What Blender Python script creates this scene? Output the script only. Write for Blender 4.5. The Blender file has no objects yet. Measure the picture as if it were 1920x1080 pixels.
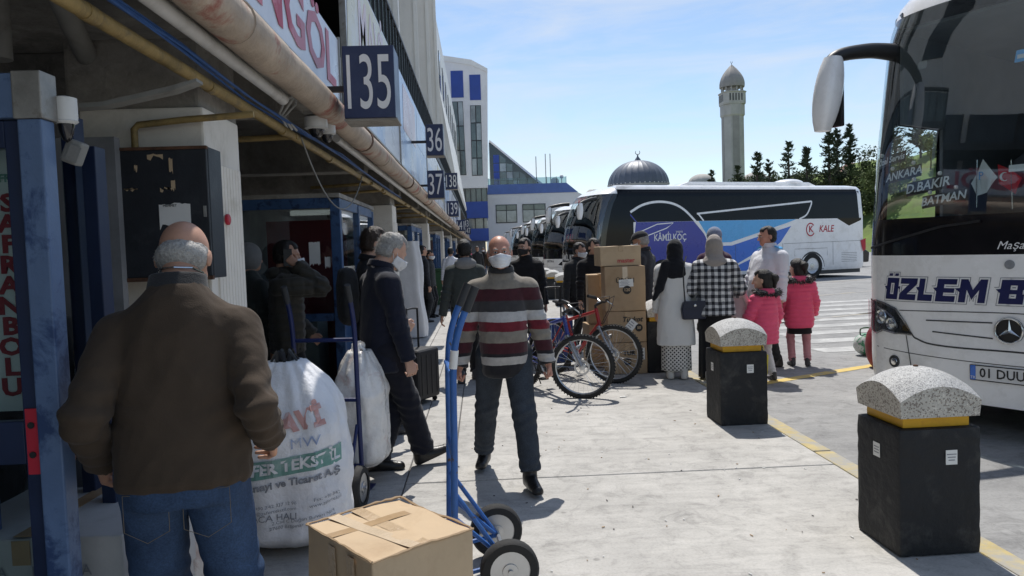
import bpy, bmesh, math, random
import numpy as np
from mathutils import Vector, Matrix, noise as mnoise
PI = math.pi
R = math.radians
random.seed(7)
scene = bpy.context.scene
COL = scene.collection

# ---------------------------------------------------------------- camera
CAM_H = 1.53
cd = bpy.data.cameras.new('camera')
cd.sensor_width = 36.0
cd.lens = 26.25
cd.clip_start = 0.05
cd.clip_end = 3000
cam = bpy.data.objects.new('camera', cd)
COL.objects.link(cam)
_yaw, _pit, _rol = R(2.3145), R(2.9403), R(1.8908)
cam.matrix_world = (Matrix.Translation((0, 0, CAM_H)) @ Matrix.Rotation(-_yaw, 4, 'Z')
                    @ Matrix.Rotation(PI/2 - _pit, 4, 'X') @ Matrix.Rotation(-_rol, 4, 'Z'))
scene.camera = cam

# ---------------------------------------------------------------- sky and sun
SUN_EL, SUN_AZ = R(62), R(2)          # azimuth from +Y towards +X
world = bpy.data.worlds.new('World')
scene.world = world
world.use_nodes = True
wn, wl = world.node_tree.nodes, world.node_tree.links
wn.clear()
w_out = wn.new('ShaderNodeOutputWorld')
w_bg = wn.new('ShaderNodeBackground')
w_sky = wn.new('ShaderNodeTexSky')
w_sky.sky_type = 'NISHITA'
w_sky.sun_disc = False
w_sky.sun_elevation = SUN_EL
w_sky.sun_rotation = SUN_AZ
w_sky.air_density = 1.0
w_sky.dust_density = 0.4
w_sky.ozone_density = 1.6
w_tc = wn.new('ShaderNodeTexCoord')
w_map = wn.new('ShaderNodeMapping')
w_map.inputs['Scale'].default_value = (1.2, 1.2, 6.5)
w_map.inputs['Rotation'].default_value = (0.12, 0.1, 0.3)
w_no = wn.new('ShaderNodeTexNoise')
w_no.inputs['Scale'].default_value = 1.9
w_no.inputs['Detail'].default_value = 7
w_no.inputs['Roughness'].default_value = 0.62
w_no.inputs['Distortion'].default_value = 0.5
w_rmp = wn.new('ShaderNodeValToRGB')
w_rmp.color_ramp.elements[0].position = 0.44
w_rmp.color_ramp.elements[1].position = 0.70
w_rmp.color_ramp.elements[1].color = (0.60, 0.60, 0.60, 1)
w_mix = wn.new('ShaderNodeMixRGB')
w_mix.inputs['Color2'].default_value = (5.6, 5.75, 6.0, 1)
wl.new(w_tc.outputs['Generated'], w_map.inputs['Vector'])
wl.new(w_map.outputs['Vector'], w_no.inputs['Vector'])
wl.new(w_no.outputs['Fac'], w_rmp.inputs['Fac'])
wl.new(w_rmp.outputs['Color'], w_mix.inputs['Fac'])
wl.new(w_sky.outputs['Color'], w_mix.inputs['Color1'])
wl.new(w_mix.outputs['Color'], w_bg.inputs['Color'])
w_bg.inputs['Strength'].default_value = 0.10
wl.new(w_bg.outputs['Background'], w_out.inputs['Surface'])

sd = bpy.data.lights.new('sun', 'SUN')
sd.energy = 3.3
sd.angle = R(0.53)
sd.color = (1.0, 0.955, 0.89)
sun = bpy.data.objects.new('sun', sd)
COL.objects.link(sun)
_sdir = Vector((math.sin(SUN_AZ)*math.cos(SUN_EL), math.cos(SUN_AZ)*math.cos(SUN_EL), math.sin(SUN_EL)))
sun.rotation_euler = _sdir.to_track_quat('Z', 'Y').to_euler()
sun.location = (0, 20, 40)

scene.view_settings.view_transform = 'Standard'
scene.view_settings.look = 'None'
scene.view_settings.exposure = 0.54
scene.view_settings.gamma = 1.0
scene.view_settings.use_curve_mapping = False
scene.cycles.max_bounces = 8
scene.cycles.diffuse_bounces = 6
scene.cycles.glossy_bounces = 3
scene.cycles.transmission_bounces = 4
scene.cycles.transparent_max_bounces = 10
scene.cycles.caustics_reflective = False
scene.cycles.caustics_refractive = False

# ---------------------------------------------------------------- materials
def _new(name):
    m = bpy.data.materials.new(name)
    m.use_nodes = True
    nt = m.node_tree
    b = nt.nodes['Principled BSDF']
    return m, nt, b

def _noise(nt, scale, detail=5, rough=.6, vec=None, dist=0):
    n = nt.nodes.new('ShaderNodeTexNoise')
    n.inputs['Scale'].default_value = scale
    n.inputs['Detail'].default_value = detail
    n.inputs['Roughness'].default_value = rough
    n.inputs['Distortion'].default_value = dist
    if vec: nt.links.new(vec, n.inputs['Vector'])
    return n

def _ramp(nt, fac, stops, interp='LINEAR'):
    r = nt.nodes.new('ShaderNodeValToRGB')
    r.color_ramp.interpolation = interp
    e = r.color_ramp.elements
    while len(e) < len(stops): e.new(0.5)
    for k, (p, c) in enumerate(stops):
        e[k].position = p
        e[k].color = (c, c, c, 1) if isinstance(c, (int, float)) else (c[0], c[1], c[2], 1)
    nt.links.new(fac, r.inputs['Fac'])
    return r

def _mix(nt, fac, a, b, mode='MIX'):
    m = nt.nodes.new('ShaderNodeMixRGB')
    m.blend_type = mode
    for sock, v in (('Fac', fac), ('Color1', a), ('Color2', b)):
        if isinstance(v, (int, float)): m.inputs[sock].default_value = v if sock == 'Fac' else (v, v, v, 1)
        elif isinstance(v, tuple): m.inputs[sock].default_value = (v[0], v[1], v[2], 1)
        else: nt.links.new(v, m.inputs[sock])
    return m.outputs['Color']

def _objvec(nt):
    tc = nt.nodes.new('ShaderNodeTexCoord').outputs['Object']
    oi = nt.nodes.new('ShaderNodeObjectInfo').outputs['Random']
    ml = nt.nodes.new('ShaderNodeMath'); ml.operation = 'MULTIPLY'; ml.inputs[1].default_value = 37.
    nt.links.new(oi, ml.inputs[0])
    ad = nt.nodes.new('ShaderNodeVectorMath'); ad.operation = 'ADD'
    nt.links.new(tc, ad.inputs[0]); nt.links.new(ml.outputs[0], ad.inputs[1])
    return ad.outputs[0]

def _bump(nt, b, height, strength, dist=0.01):
    n = nt.nodes.new('ShaderNodeBump')
    n.inputs['Strength'].default_value = strength
    n.inputs['Distance'].default_value = dist
    nt.links.new(height, n.inputs['Height'])
    nt.links.new(n.outputs['Normal'], b.inputs['Normal'])

def mat(name, col, rough=.6, var=.18, scale=6, bump=0, bscale=60, metal=0, spec=.4, dirt=None, dscale=3, dlim=(.5, .7), coat=0):
    """base colour with uneven tone, optional second (wear) colour in patches, optional fine relief"""
    m, nt, b = _new(name)
    tc = _objvec(nt)
    n = _noise(nt, scale, 6, .65, tc)
    lo = tuple(max(0, c*(1-var)) for c in col); hi = tuple(min(1, c*(1+var)) for c in col)
    c = _ramp(nt, n.outputs['Fac'], [(.3, lo), (.7, hi)]).outputs['Color']
    if dirt:
        n2 = _noise(nt, dscale, 8, .7, tc, .3)
        f = _ramp(nt, n2.outputs['Fac'], [(dlim[0], 0.), (dlim[1], 1.)]).outputs['Color']
        c = _mix(nt, f, c, dirt)
    nt.links.new(c, b.inputs['Base Color'])
    rr = _ramp(nt, n.outputs['Fac'], [(.3, max(.02, rough-.08)), (.7, min(1., rough+.08))])
    nt.links.new(rr.outputs['Color'], b.inputs['Roughness'])
    b.inputs['Metallic'].default_value = metal
    b.inputs['Specular IOR Level'].default_value = spec
    b.inputs['Coat Weight'].default_value = coat
    b.inputs['Coat Roughness'].default_value = .06
    if bump:
        n3 = _noise(nt, bscale, 4, .6, tc)
        _bump(nt, b, n3.outputs['Fac'], bump, .02)
    return m

def glass(name, tint, refl=1.0, rough=.02, ior=1.65):
    """thin pane: tinted see-through plus mirror reflection by Fresnel"""
    m = bpy.data.materials.new(name); m.use_nodes = True
    nt = m.node_tree; nt.nodes.clear()
    o = nt.nodes.new('ShaderNodeOutputMaterial')
    t = nt.nodes.new('ShaderNodeBsdfTransparent'); t.inputs['Color'].default_value = (*tint, 1)
    g = nt.nodes.new('ShaderNodeBsdfGlossy'); g.inputs['Roughness'].default_value = rough
    g.inputs['Color'].default_value = (refl, refl, refl, 1)
    lw = nt.nodes.new('ShaderNodeLayerWeight'); lw.inputs['Blend'].default_value = .5
    pw = nt.nodes.new('ShaderNodeMath'); pw.operation = 'POWER'; pw.inputs[1].default_value = 5
    nt.links.new(lw.outputs['Facing'], pw.inputs[0])
    F0 = ((ior-1)/(ior+1))**2
    f = nt.nodes.new('ShaderNodeMath'); f.operation = 'MULTIPLY_ADD'; f.inputs[1].default_value = 1-F0; f.inputs[2].default_value = F0
    nt.links.new(pw.outputs[0], f.inputs[0])
    x = nt.nodes.new('ShaderNodeMixShader')
    nt.links.new(f.outputs[0], x.inputs['Fac'])
    nt.links.new(t.outputs[0], x.inputs[1]); nt.links.new(g.outputs[0], x.inputs[2])
    nt.links.new(x.outputs[0], o.inputs['Surface'])
    return m

M = {}
# ---- concrete of the platform: pale, stained, trowel marks
def concrete(name, base, stain, sc=1.0, rough=.85, crack=True):
    m, nt, b = _new(name)
    geo = nt.nodes.new('ShaderNodeNewGeometry').outputs['Position']
    n1 = _noise(nt, .9*sc, 8, .7, geo, .4)
    n2 = _noise(nt, 6*sc, 8, .75, geo, .8)
    n3 = _noise(nt, 70*sc, 5, .7, geo)
    c = _ramp(nt, n1.outputs['Fac'], [(.3, stain), (.62, base)]).outputs['Color']
    f = _ramp(nt, n2.outputs['Fac'], [(.32, .70), (.5, 1.), (.75, 1.10)]).outputs['Color']
    c = _mix(nt, 1., c, f, 'MULTIPLY')
    f3 = _ramp(nt, n3.outputs['Fac'], [(.25, .80), (.5, 1.0), (.8, 1.06)]).outputs['Color']
    c = _mix(nt, 1., c, f3, 'MULTIPLY')
    # long smears
    mp = nt.nodes.new('ShaderNodeMapping'); mp.inputs['Scale'].default_value = (.7, 4, 1); mp.inputs['Rotation'].default_value = (0, 0, .35)
    nt.links.new(geo, mp.inputs['Vector'])
    n4 = _noise(nt, 2.2*sc, 6, .7, mp.outputs['Vector'], 1.2)
    f4 = _ramp(nt, n4.outputs['Fac'], [(.33, .80), (.55, 1.0), (.8, 1.05)]).outputs['Color']
    c = _mix(nt, .8, c, f4, 'MULTIPLY')
    # chewing gum and oil spots
    v = nt.nodes.new('ShaderNodeTexVoronoi'); v.inputs['Scale'].default_value = 2.6*sc
    v.inputs['Randomness'].default_value = 1
    nt.links.new(geo, v.inputs['Vector'])
    f5 = _ramp(nt, v.outputs['Distance'], [(.03, .62), (.055, 1.)]).outputs['Color']
    c = _mix(nt, .8, c, f5, 'MULTIPLY')
    if crack:
        vc = nt.nodes.new('ShaderNodeTexVoronoi'); vc.feature = 'DISTANCE_TO_EDGE'; vc.inputs['Scale'].default_value = .33
        nn = _noise(nt, 3., 6, .7, geo)
        wv = nt.nodes.new('ShaderNodeVectorMath'); wv.operation = 'ADD'
        nt.links.new(geo, wv.inputs[0]); nt.links.new(nn.outputs['Color'], wv.inputs[1])
        nt.links.new(wv.outputs[0], vc.inputs['Vector'])
        f6 = _ramp(nt, vc.outputs['Distance'], [(.0, .66), (.005, 1.)]).outputs['Color']
        c = _mix(nt, .55, c, f6, 'MULTIPLY')
    oi = nt.nodes.new('ShaderNodeObjectInfo').outputs['Random']
    c = _mix(nt, 1., c, _ramp(nt, oi, [(0., .90), (1., 1.06)]).outputs['Color'], 'MULTIPLY')
    # dark worn-in dirt patches
    n7 = _noise(nt, .55*sc, 9, .75, geo, 1.5)
    c = _mix(nt, _ramp(nt, n7.outputs['Fac'], [(.60, 0.), (.72, .5)]).outputs['Color'], c, _mix(nt, 1., c, (.72, .70, .67), 'MULTIPLY'))
    nt.links.new(c, b.inputs['Base Color'])
    b.inputs['Roughness'].default_value = rough
    b.inputs['Specular IOR Level'].default_value = .25
    ad = _mix(nt, .35, n3.outputs['Fac'], n2.outputs['Fac'])
    _bump(nt, b, ad, .35, .012)
    return m

M['slab'] = concrete('platform_concrete', (.465, .452, .425), (.365, .355, .335))
M['road'] = concrete('road_asphalt', (.35, .348, .34), (.26, .26, .258), .8)
M['joint'] = mat('joint_dirt', (.11, .105, .10), .95, .3, 12)
M['kerb_yellow'] = mat('kerb_yellow_paint', (.46, .37, .17), .8, .15, 9, .2, 50, dirt=(.33, .32, .29), dscale=5, dlim=(.42, .6))
M['line_yellow'] = mat('road_line_yellow', (.58, .43, .13), .8, .12, 9, .1, dirt=(.33, .31, .27), dscale=4, dlim=(.5, .68))
M['line_worn'] = mat('road_line_worn', (.40, .36, .27), .85, .12, 9, 0, dirt=(.31, .30, .29), dscale=2, dlim=(.38, .55))
M['line_white'] = mat('road_line_white', (.50, .50, .485), .85, .15, 9, 0, dirt=(.33, .33, .322), dscale=2.5, dlim=(.36, .58))
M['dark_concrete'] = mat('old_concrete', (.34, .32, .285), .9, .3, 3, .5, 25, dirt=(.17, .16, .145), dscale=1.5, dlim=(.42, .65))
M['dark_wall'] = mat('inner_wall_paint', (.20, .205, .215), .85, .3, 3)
M['white_column'] = mat('cream_column_paint', (.74, .70, .635), .7, .06, 3, .1, 40, dirt=(.54, .50, .43), dscale=2.2, dlim=(.52, .72))
M['blue_frame'] = mat('blue_frame_paint', (.035, .085, .20), .42, .2, 6, .06, 70, dirt=(.012, .03, .085), dscale=9, dlim=(.53, .62))
M['blue_lit_worn'] = mat('lit_worn_blue_steel', (.105, .165, .29), .4, .15, 5, .06, 70, dirt=(.03, .06, .15), dscale=5, dlim=(.52, .62))  # frame blue lightened as if lit, light put into the colour; worn patches
M['navy_frame'] = mat('navy_frame_paint', (.012, .022, .06), .45, .2, 6)
M['grey_steel'] = mat('galvanised_steel', (.32, .31, .29), .5, .25, 10, .08, metal=.6, dirt=(.16, .13, .1), dscale=7, dlim=(.55, .7))
M['black_box'] = mat('black_box_paint', (.022, .025, .031), .5, .3, 4, .08, 80, dirt=(.045, .047, .053), dscale=7, dlim=(.55, .75))
M['rust'] = mat('rust_edge', (.10, .05, .03), .9, .4, 20, .2)
M['pipe_big'] = mat('big_pipe_rusty', (.42, .34, .265), .75, .22, 5, .35, 30, dirt=(.30, .10, .075), dscale=2.3, dlim=(.54, .64))
M['pipe_brass'] = mat('yellow_brown_pipe', (.30, .215, .085), .55, .3, 9, .15, 60, metal=.15, dirt=(.13, .10, .06), dscale=7, dlim=(.5, .7))
M['pipe_white'] = mat('white_pvc', (.60, .60, .58), .45, .08, 6, dirt=(.42, .41, .38), dscale=4, dlim=(.5, .75))
M['pipe_grey'] = mat('grey_pvc', (.23, .23, .215), .6, .15, 5, dirt=(.14, .13, .12), dscale=4)
M['cable_blue'] = mat('blue_cable', (.05, .13, .36), .5, .2, 30)
M['cable_dark'] = mat('dark_cable', (.025, .025, .028), .6, .2, 30)
M['sign_navy'] = mat('sign_navy', (.020, .032, .085), .4, .12, 5, dirt=(.04, .055, .11), dscale=6, dlim=(.5, .8))
M['sign_white'] = mat('sign_white', (.72, .72, .71), .5, .06, 8)
M['white_panel'] = mat('white_cladding', (.78, .76, .71), .5, .06, 1.2, dirt=(.66, .64, .59), dscale=.8, dlim=(.5, .75))
M['panel_edge'] = mat('white_edge_trim', (.78, .77, .73), .45, .05, 2)
M['tower_wall'] = mat('grey_white_tower', (.78, .77, .75), .6, .05, .6, dirt=(.68, .67, .65), dscale=.5, dlim=(.5, .75))
M['blue_panel'] = mat('blue_cladding', (.03, .07, .30), .4, .12, 1.)
M['blue_roof'] = mat('blue_roof_sheet', (.10, .17, .42), .5, .12, 1.)
M['dark_glass'] = mat('dark_window_glass', (.02, .027, .03), .06, .3, .5, spec=.8)
M['green_glass'] = mat('green_window_glass', (.09, .12, .11), .07, .6, .35, spec=.9)
M['dark_metal'] = mat('dark_metal', (.03, .032, .035), .5, .2, 6)
M['black_plastic'] = mat('black_plastic', (.018, .018, .019), .45, .2, 10)
M['rubber'] = mat('rubber', (.022, .022, .022), .8, .25, 12, .15, 80)
M['chrome'] = mat('chrome', (.62, .63, .64), .18, .05, 5, metal=1)
M['alu'] = mat('aluminium', (.50, .51, .52), .35, .1, 8, metal=.9)
M['mirror_glass'] = mat('mirror_glass', (.35, .4, .45), .05, .05, 2, metal=1)
M['pane'] = glass('kiosk_glass', (.78, .83, .83), 1.0, .02, 1.75)
M['bus_glass'] = glass('windshield_glass', (.80, .89, .91), 1.0, .02, 2.15)
M['door_glass'] = glass('door_glass', (.80, .84, .84), 1.0, .02, 1.28)
M['bus_side_glass'] = glass('bus_side_glass', (.62, .72, .74), .8)
M['bus_dark'] = mat('bus_tinted_glass', (.006, .007, .010), .035, .2, 2, spec=.22)
M['bus_white'] = mat('bus_white_paint', (.88, .88, .88), .28, .025, 2, coat=.6, dirt=(.70, .69, .665), dscale=2.2, dlim=(.5, .75))
M['bus_black'] = mat('bus_black_gloss', (.008, .008, .010), .12, .2, 3, coat=.6)
M['bus_grey'] = mat('bus_grey_trim', (.05, .052, .055), .5, .15, 6)
M['blue_deep'] = mat('livery_deep_blue', (.016, .032, .32), .3, .05, 2, coat=.5)
M['blue_mid'] = mat('livery_mid_blue', (.018, .15, .62), .3, .05, 2, coat=.5)
M['blue_sky'] = mat('livery_light_blue', (.07, .40, .78), .3, .05, 2, coat=.5)
M['red_print'] = mat('red_print', (.46, .02, .04), .45, .08, 5)
M['navy_print'] = mat('navy_print', (.012, .016, .085), .35, .08, 5)
M['white_print'] = mat('white_print', (.76, .76, .76), .45, .05, 5)
M['black_print'] = mat('black_print', (.02, .02, .02), .6, .1, 5)
M['grey_print'] = mat('grey_print', (.24, .25, .27), .7, .15, 15, dirt=(.45, .46, .47), dscale=14, dlim=(.54, .7))
M['green_print'] = mat('green_print', (.17, .34, .29), .7, .1, 5, dirt=(.42, .52, .49), dscale=9, dlim=(.5, .7))
M['red_glare_print'] = mat('red_glare_print', (.52, .17, .22), .5, .15, 1.4, dirt=(.42, .03, .07), dscale=1.2, dlim=(.5, .56))  # red lettering with the pink glare of a reflection put into its colour
M['banner_white'] = mat('banner_white', (.63, .65, .69), .3, .06, 1.5, dirt=(.50, .53, .60), dscale=1.1, dlim=(.45, .65))
M['carton'] = mat('brown_cardboard', (.40, .285, .175), .85, .07, 7, .05, 90, dirt=(.33, .225, .13), dscale=4, dlim=(.5, .75))
M['carton_pale'] = mat('pale_cardboard', (.50, .375, .24), .8, .07, 5, .05, 90, dirt=(.42, .30, .185), dscale=3, dlim=(.5, .7))
M['carton_grey'] = mat('grey_white_carton', (.48, .48, .47), .8, .07, 5, .05, 90, dirt=(.38, .38, .37), dscale=3, dlim=(.5, .7))
M['tape'] = mat('packing_tape', (.42, .29, .165), .22, .12, 6, .1, 30, spec=.6)
M['clear_tape'] = mat('clear_tape', (.60, .48, .34), .15, .12, 6, .25, 35, spec=.7)
M['paper'] = mat('paper_label', (.72, .72, .70), .7, .04, 8)
M['truck_blue'] = mat('hand_truck_blue', (.035, .125, .38), .45, .2, 8, .08, 60, dirt=(.075, .06, .055), dscale=14, dlim=(.60, .64))
M['truck_navy'] = mat('hand_truck_navy', (.015, .025, .10), .4, .15, 8, .05, 60)
M['grip'] = mat('rubber_grip', (.035, .037, .04), .7, .15, 10)
M['bollard_black'] = mat('bollard_black_paint', (.013, .014, .016), .7, .3, 9, .45, 22, dirt=(.062, .060, .056), dscale=4, dlim=(.54, .74))
M['collar_yellow'] = mat('collar_yellow', (.62, .34, .012), .5, .08, 6, dirt=(.5, .26, .02), dscale=6)
M['skin'] = mat('skin', (.45, .25, .17), .5, .13, 14, .05, 90)
M['skin_pale'] = mat('skin_pale', (.55, .33, .24), .5, .10, 14, .05, 90)
M['skin_red'] = mat('skin_ruddy', (.47, .235, .165), .45, .16, 12, .05, 90)
M['hair_black'] = mat('hair_black', (.014, .012, .011), .5, .4, 60, .5, 120)
M['hair_brown'] = mat('hair_dark_brown', (.035, .022, .015), .5, .4, 60, .5, 120)
M['hair_grey'] = mat('hair_grey', (.36, .35, .33), .6, .35, 60, .5, 120)
M['mask'] = mat('mask_white', (.72, .74, .77), .8, .05, 12, .1, 90)
M['mask_black'] = mat('mask_black', (.02, .02, .022), .8, .1, 12)

# terrazzo cap: pale matrix with dark and brown chips
def terrazzo(name, base, chip, sc):
    m, nt, b = _new(name)
    tc = _objvec(nt)
    v = nt.nodes.new('ShaderNodeTexVoronoi'); v.inputs['Scale'].default_value = sc
    nt.links.new(tc, v.inputs['Vector'])
    c1 = _ramp(nt, v.outputs['Color'], [(.0, chip), (.30, chip), (.33, base), (.8, base), (.84, tuple(min(1, x*1.25) for x in base))]).outputs['Color']
    n = _noise(nt, 9, 6, .7, tc)
    f = _ramp(nt, n.outputs['Fac'], [(.3, .78), (.65, 1.08)]).outputs['Color']
    c = _mix(nt, 1., c1, f, 'MULTIPLY')
    v2 = nt.nodes.new('ShaderNodeTexVoronoi'); v2.inputs['Scale'].default_value = sc*.45
    nt.links.new(tc, v2.inputs['Vector'])
    f2 = _ramp(nt, v2.outputs['Distance'], [(.10, 1.), (.16, 0.)]).outputs['Color']
    c = _mix(nt, f2, c, tuple(x*.45 for x in chip))
    nt.links.new(c, b.inputs['Base Color'])
    b.inputs['Roughness'].default_value = .6
    _bump(nt, b, v.outputs['Distance'], .35, .01)
    return m
M['terrazzo'] = terrazzo('terrazzo', (.50, .475, .42), (.24, .21, .18), 150)

def cloth(name, col, rough=.9, var=.14, weave=260, fold=.42, sheen=.15):
    m, nt, b = _new(name)
    tc = nt.nodes.new('ShaderNodeTexCoord').outputs['Object']
    n = _noise(nt, 5, 6, .7, tc)
    lo = tuple(c*(1-var) for c in col); hi = tuple(min(1, c*(1+var)) for c in col)
    c = _ramp(nt, n.outputs['Fac'], [(.3, lo), (.7, hi)]).outputs['Color']
    nt.links.new(c, b.inputs['Base Color'])
    b.inputs['Roughness'].default_value = rough
    b.inputs['Specular IOR Level'].default_value = .2
    b.inputs['Sheen Weight'].default_value = sheen
    n2 = _noise(nt, weave, 2, .5, tc)
    n3 = _noise(nt, 11, 5, .6, tc, .6)
    _bump(nt, b, _mix(nt, .75, n2.outputs['Fac'], n3.outputs['Fac']), fold, .02)
    return m

def denim(name, col):
    m, nt, b = _new(name)
    tc = nt.nodes.new('ShaderNodeTexCoord').outputs['Object']
    n = _noise(nt, 4, 7, .7, tc); n2 = _noise(nt, 160, 3, .6, tc)
    c = _ramp(nt, n.outputs['Fac'], [(.3, tuple(x*.55 for x in col)), (.6, col), (.8, tuple(x*1.6 for x in col))]).outputs['Color']
    f = _ramp(nt, n2.outputs['Fac'], [(.3, .75), (.7, 1.2)]).outputs['Color']
    nt.links.new(_mix(nt, 1., c, f, 'MULTIPLY'), b.inputs['Base Color'])
    b.inputs['Roughness'].default_value = .85
    b.inputs['Specular IOR Level'].default_value = .2
    n3 = _noise(nt, 12, 5, .6, tc, .8)
    _bump(nt, b, n3.outputs['Fac'], .3, .02)
    return m

# ---------------------------------------------------------------- mesh helpers
def empty(name, loc=(0, 0, 0), rz=0, parent=None):
    o = bpy.data.objects.new(name, None)
    o.empty_display_size = .1
    COL.objects.link(o)
    o.location = loc; o.rotation_euler = (0, 0, rz)
    if parent: o.parent = parent
    return o

def tag(o, label=None, cat=None, group=None, kind=None):
    if label: o['label'] = label
    if cat: o['category'] = cat
    if group: o['group'] = group
    if kind: o['kind'] = kind
    return o

class MB:
    """collects shapes, builds one mesh object"""
    def __init__(s): s.v = []; s.f = []; s.m = []
    def add(s, v, f, mi=0):
        o = len(s.v); s.v.extend([tuple(p) for p in v])
        s.f.extend([tuple(i+o for i in q) for q in f]); s.m.extend([mi]*len(f))
        return s
    def box(s, c, d, mx=None, mi=0):
        x, y, z = d[0]/2, d[1]/2, d[2]/2
        v = [Vector((sx*x, sy*y, sz*z)) for sz in (-1, 1) for sx, sy in ((-1, -1), (1, -1), (1, 1), (-1, 1))]
        if mx is not None: v = [mx @ p for p in v]
        v = [p + Vector(c) for p in v]
        return s.add(v, [(3, 2, 1, 0), (4, 5, 6, 7), (0, 1, 5, 4), (1, 2, 6, 5), (2, 3, 7, 6), (3, 0, 4, 7)], mi)
    def bx(s, x0, x1, y0, y1, z0, z1, mi=0):
        return s.box(((x0+x1)/2, (y0+y1)/2, (z0+z1)/2), (abs(x1-x0), abs(y1-y0), abs(z1-z0)), None, mi)
    def tube(s, pts, r, n=10, cap=True, mi=0, closed=False):
        pts = [Vector(p) for p in pts]; N = len(pts)
        rs = r if isinstance(r, (list, tuple)) else [r]*N
        ref = None; v = []
        for i in range(N):
            if closed: t = pts[(i+1) % N] - pts[i-1]
            else: t = pts[min(i+1, N-1)] - pts[max(i-1, 0)]
            t.normalize()
            if ref is None:
                ref = Vector((0, 0, 1)) if abs(t.z) < .9 else Vector((1, 0, 0))
            a = ref - t*ref.dot(t)
            if a.length < 1e-5: a = t.orthogonal()
            a.normalize(); b = t.cross(a); ref = a
            for k in range(n):
                an = 2*PI*k/n
                v.append(pts[i] + (a*math.cos(an) + b*math.sin(an))*rs[i])
        f = []
        for i in range(N if closed else N-1):
            j = (i+1) % N
            for k in range(n):
                f.append((i*n+k, i*n+(k+1) % n, j*n+(k+1) % n, j*n+k))
        if cap and not closed:
            f.append(tuple(range(n-1, -1, -1))); f.append(tuple((N-1)*n+k for k in range(n)))
        return s.add(v, f, mi)
    def loft(s, rings, cap=True, mi=0, closed=True):
        n = len(rings[0]); v = [p for r in rings for p in r]; f = []
        for i in range(len(rings)-1):
            for k in range(n if closed else n-1):
                f.append((i*n+k, i*n+(k+1) % n, (i+1)*n+(k+1) % n, (i+1)*n+k))
        if cap:
            f.append(tuple(range(n-1, -1, -1))); f.append(tuple((len(rings)-1)*n+k for k in range(n)))
        return s.add(v, f, mi)
    def lathe(s, prof, c=(0, 0, 0), n=24, axis='Z', mi=0, cap=True):
        rings = []
        for (r, h) in prof:
            ring = []
            for k in range(n):
                a = 2*PI*k/n
                x, y = r*math.cos(a), r*math.sin(a)
                p = {'Z': (x, y, h), 'X': (h, x, y), 'Y': (y, h, x)}[axis]
                ring.append((p[0]+c[0], p[1]+c[1], p[2]+c[2]))
            rings.append(ring)
        return s.loft(rings, cap, mi)
    def prism(s, poly, fn, t0, t1, mi=0):
        """poly of (u, v); fn(u, v, t) -> point; thickness t0..t1"""
        n = len(poly)
        v = [fn(u, w, t0) for u, w in poly] + [fn(u, w, t1) for u, w in poly]
        f = [tuple(range(n-1, -1, -1)), tuple(range(n, 2*n))]
        for k in range(n): f.append((k, (k+1) % n, n+(k+1) % n, n+k))
        return s.add(v, f, mi)
    def ell(s, c, r, n=14, m=10, mi=0, mx=None):
        rings = []
        for i in range(1, m):
            t = PI*i/m
            ring = []
            for k in range(n):
                a = 2*PI*k/n
                p = Vector((r[0]*math.sin(t)*math.cos(a), r[1]*math.sin(t)*math.sin(a), -r[2]*math.cos(t)))
                if mx is not None: p = mx @ p
                ring.append(p + Vector(c))
            rings.append(ring)
        return s.loft(rings, True, mi)
    def build(s, name, m, parent=None, smooth=False, bevel=0, loc=None, rz=None, segs=2, fixn=True):
        me = bpy.data.meshes.new(name)
        me.from_pydata([tuple(p) for p in s.v], [], s.f)
        ms = m if isinstance(m, (list, tuple)) else [m]
        for x in ms: me.materials.append(M[x] if isinstance(x, str) else x)
        if len(ms) > 1: me.polygons.foreach_set('material_index', s.m)
        if bevel or fixn:
            bm = bmesh.new(); bm.from_mesh(me)
            if fixn: bmesh.ops.recalc_face_normals(bm, faces=bm.faces)
            if bevel:
                es = [e for e in bm.edges if len(e.link_faces) == 2 and e.calc_face_angle(0) > .6]
                bmesh.ops.bevel(bm, geom=es, offset=bevel, segments=segs, affect='EDGES', profile=.6, clamp_overlap=True)
            bm.to_mesh(me); bm.free()
        if smooth:
            me.shade_smooth()
            if smooth != 'all': me.set_sharp_from_angle(angle=R(38))
        o = bpy.data.objects.new(name, me)
        COL.objects.link(o)
        if parent: o.parent = parent
        if loc is not None: o.location = loc
        if rz is not None: o.rotation_euler = (0, 0, rz)
        return o

def piece(me_obj, parent, loc=None, rot=None):
    """another object that shares the mesh"""
    o = me_obj.copy(); COL.objects.link(o); o.parent = parent
    if loc is not None: o.location = loc
    if rot is not None: o.rotation_euler = rot
    return o

def copy_tree(o, parent=None):
    c = o.copy(); COL.objects.link(c); c.parent = parent
    for ch in o.children: copy_tree(ch, c)
    return c

_tc = {}
def text_mesh(s, size, bold=0, shear=0, extrude=.002, space=1.0, sx=1.0, align='CENTER', res=2):
    key = (s, size, bold, shear, extrude, space, align)
    if key in _tc: me = _tc[key]
    else:
        cu = bpy.data.curves.new('lettering', 'FONT')
        cu.body = s; cu.size = size; cu.offset = bold; cu.shear = shear; cu.extrude = extrude
        cu.space_character = space; cu.align_x = align; cu.align_y = 'CENTER'; cu.resolution_u = res
        ob = bpy.data.objects.new('lettering', cu)
        me = bpy.data.meshes.new_from_object(ob)
        bpy.data.objects.remove(ob); bpy.data.curves.remove(cu)
        _tc[key] = me
    return me

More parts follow.
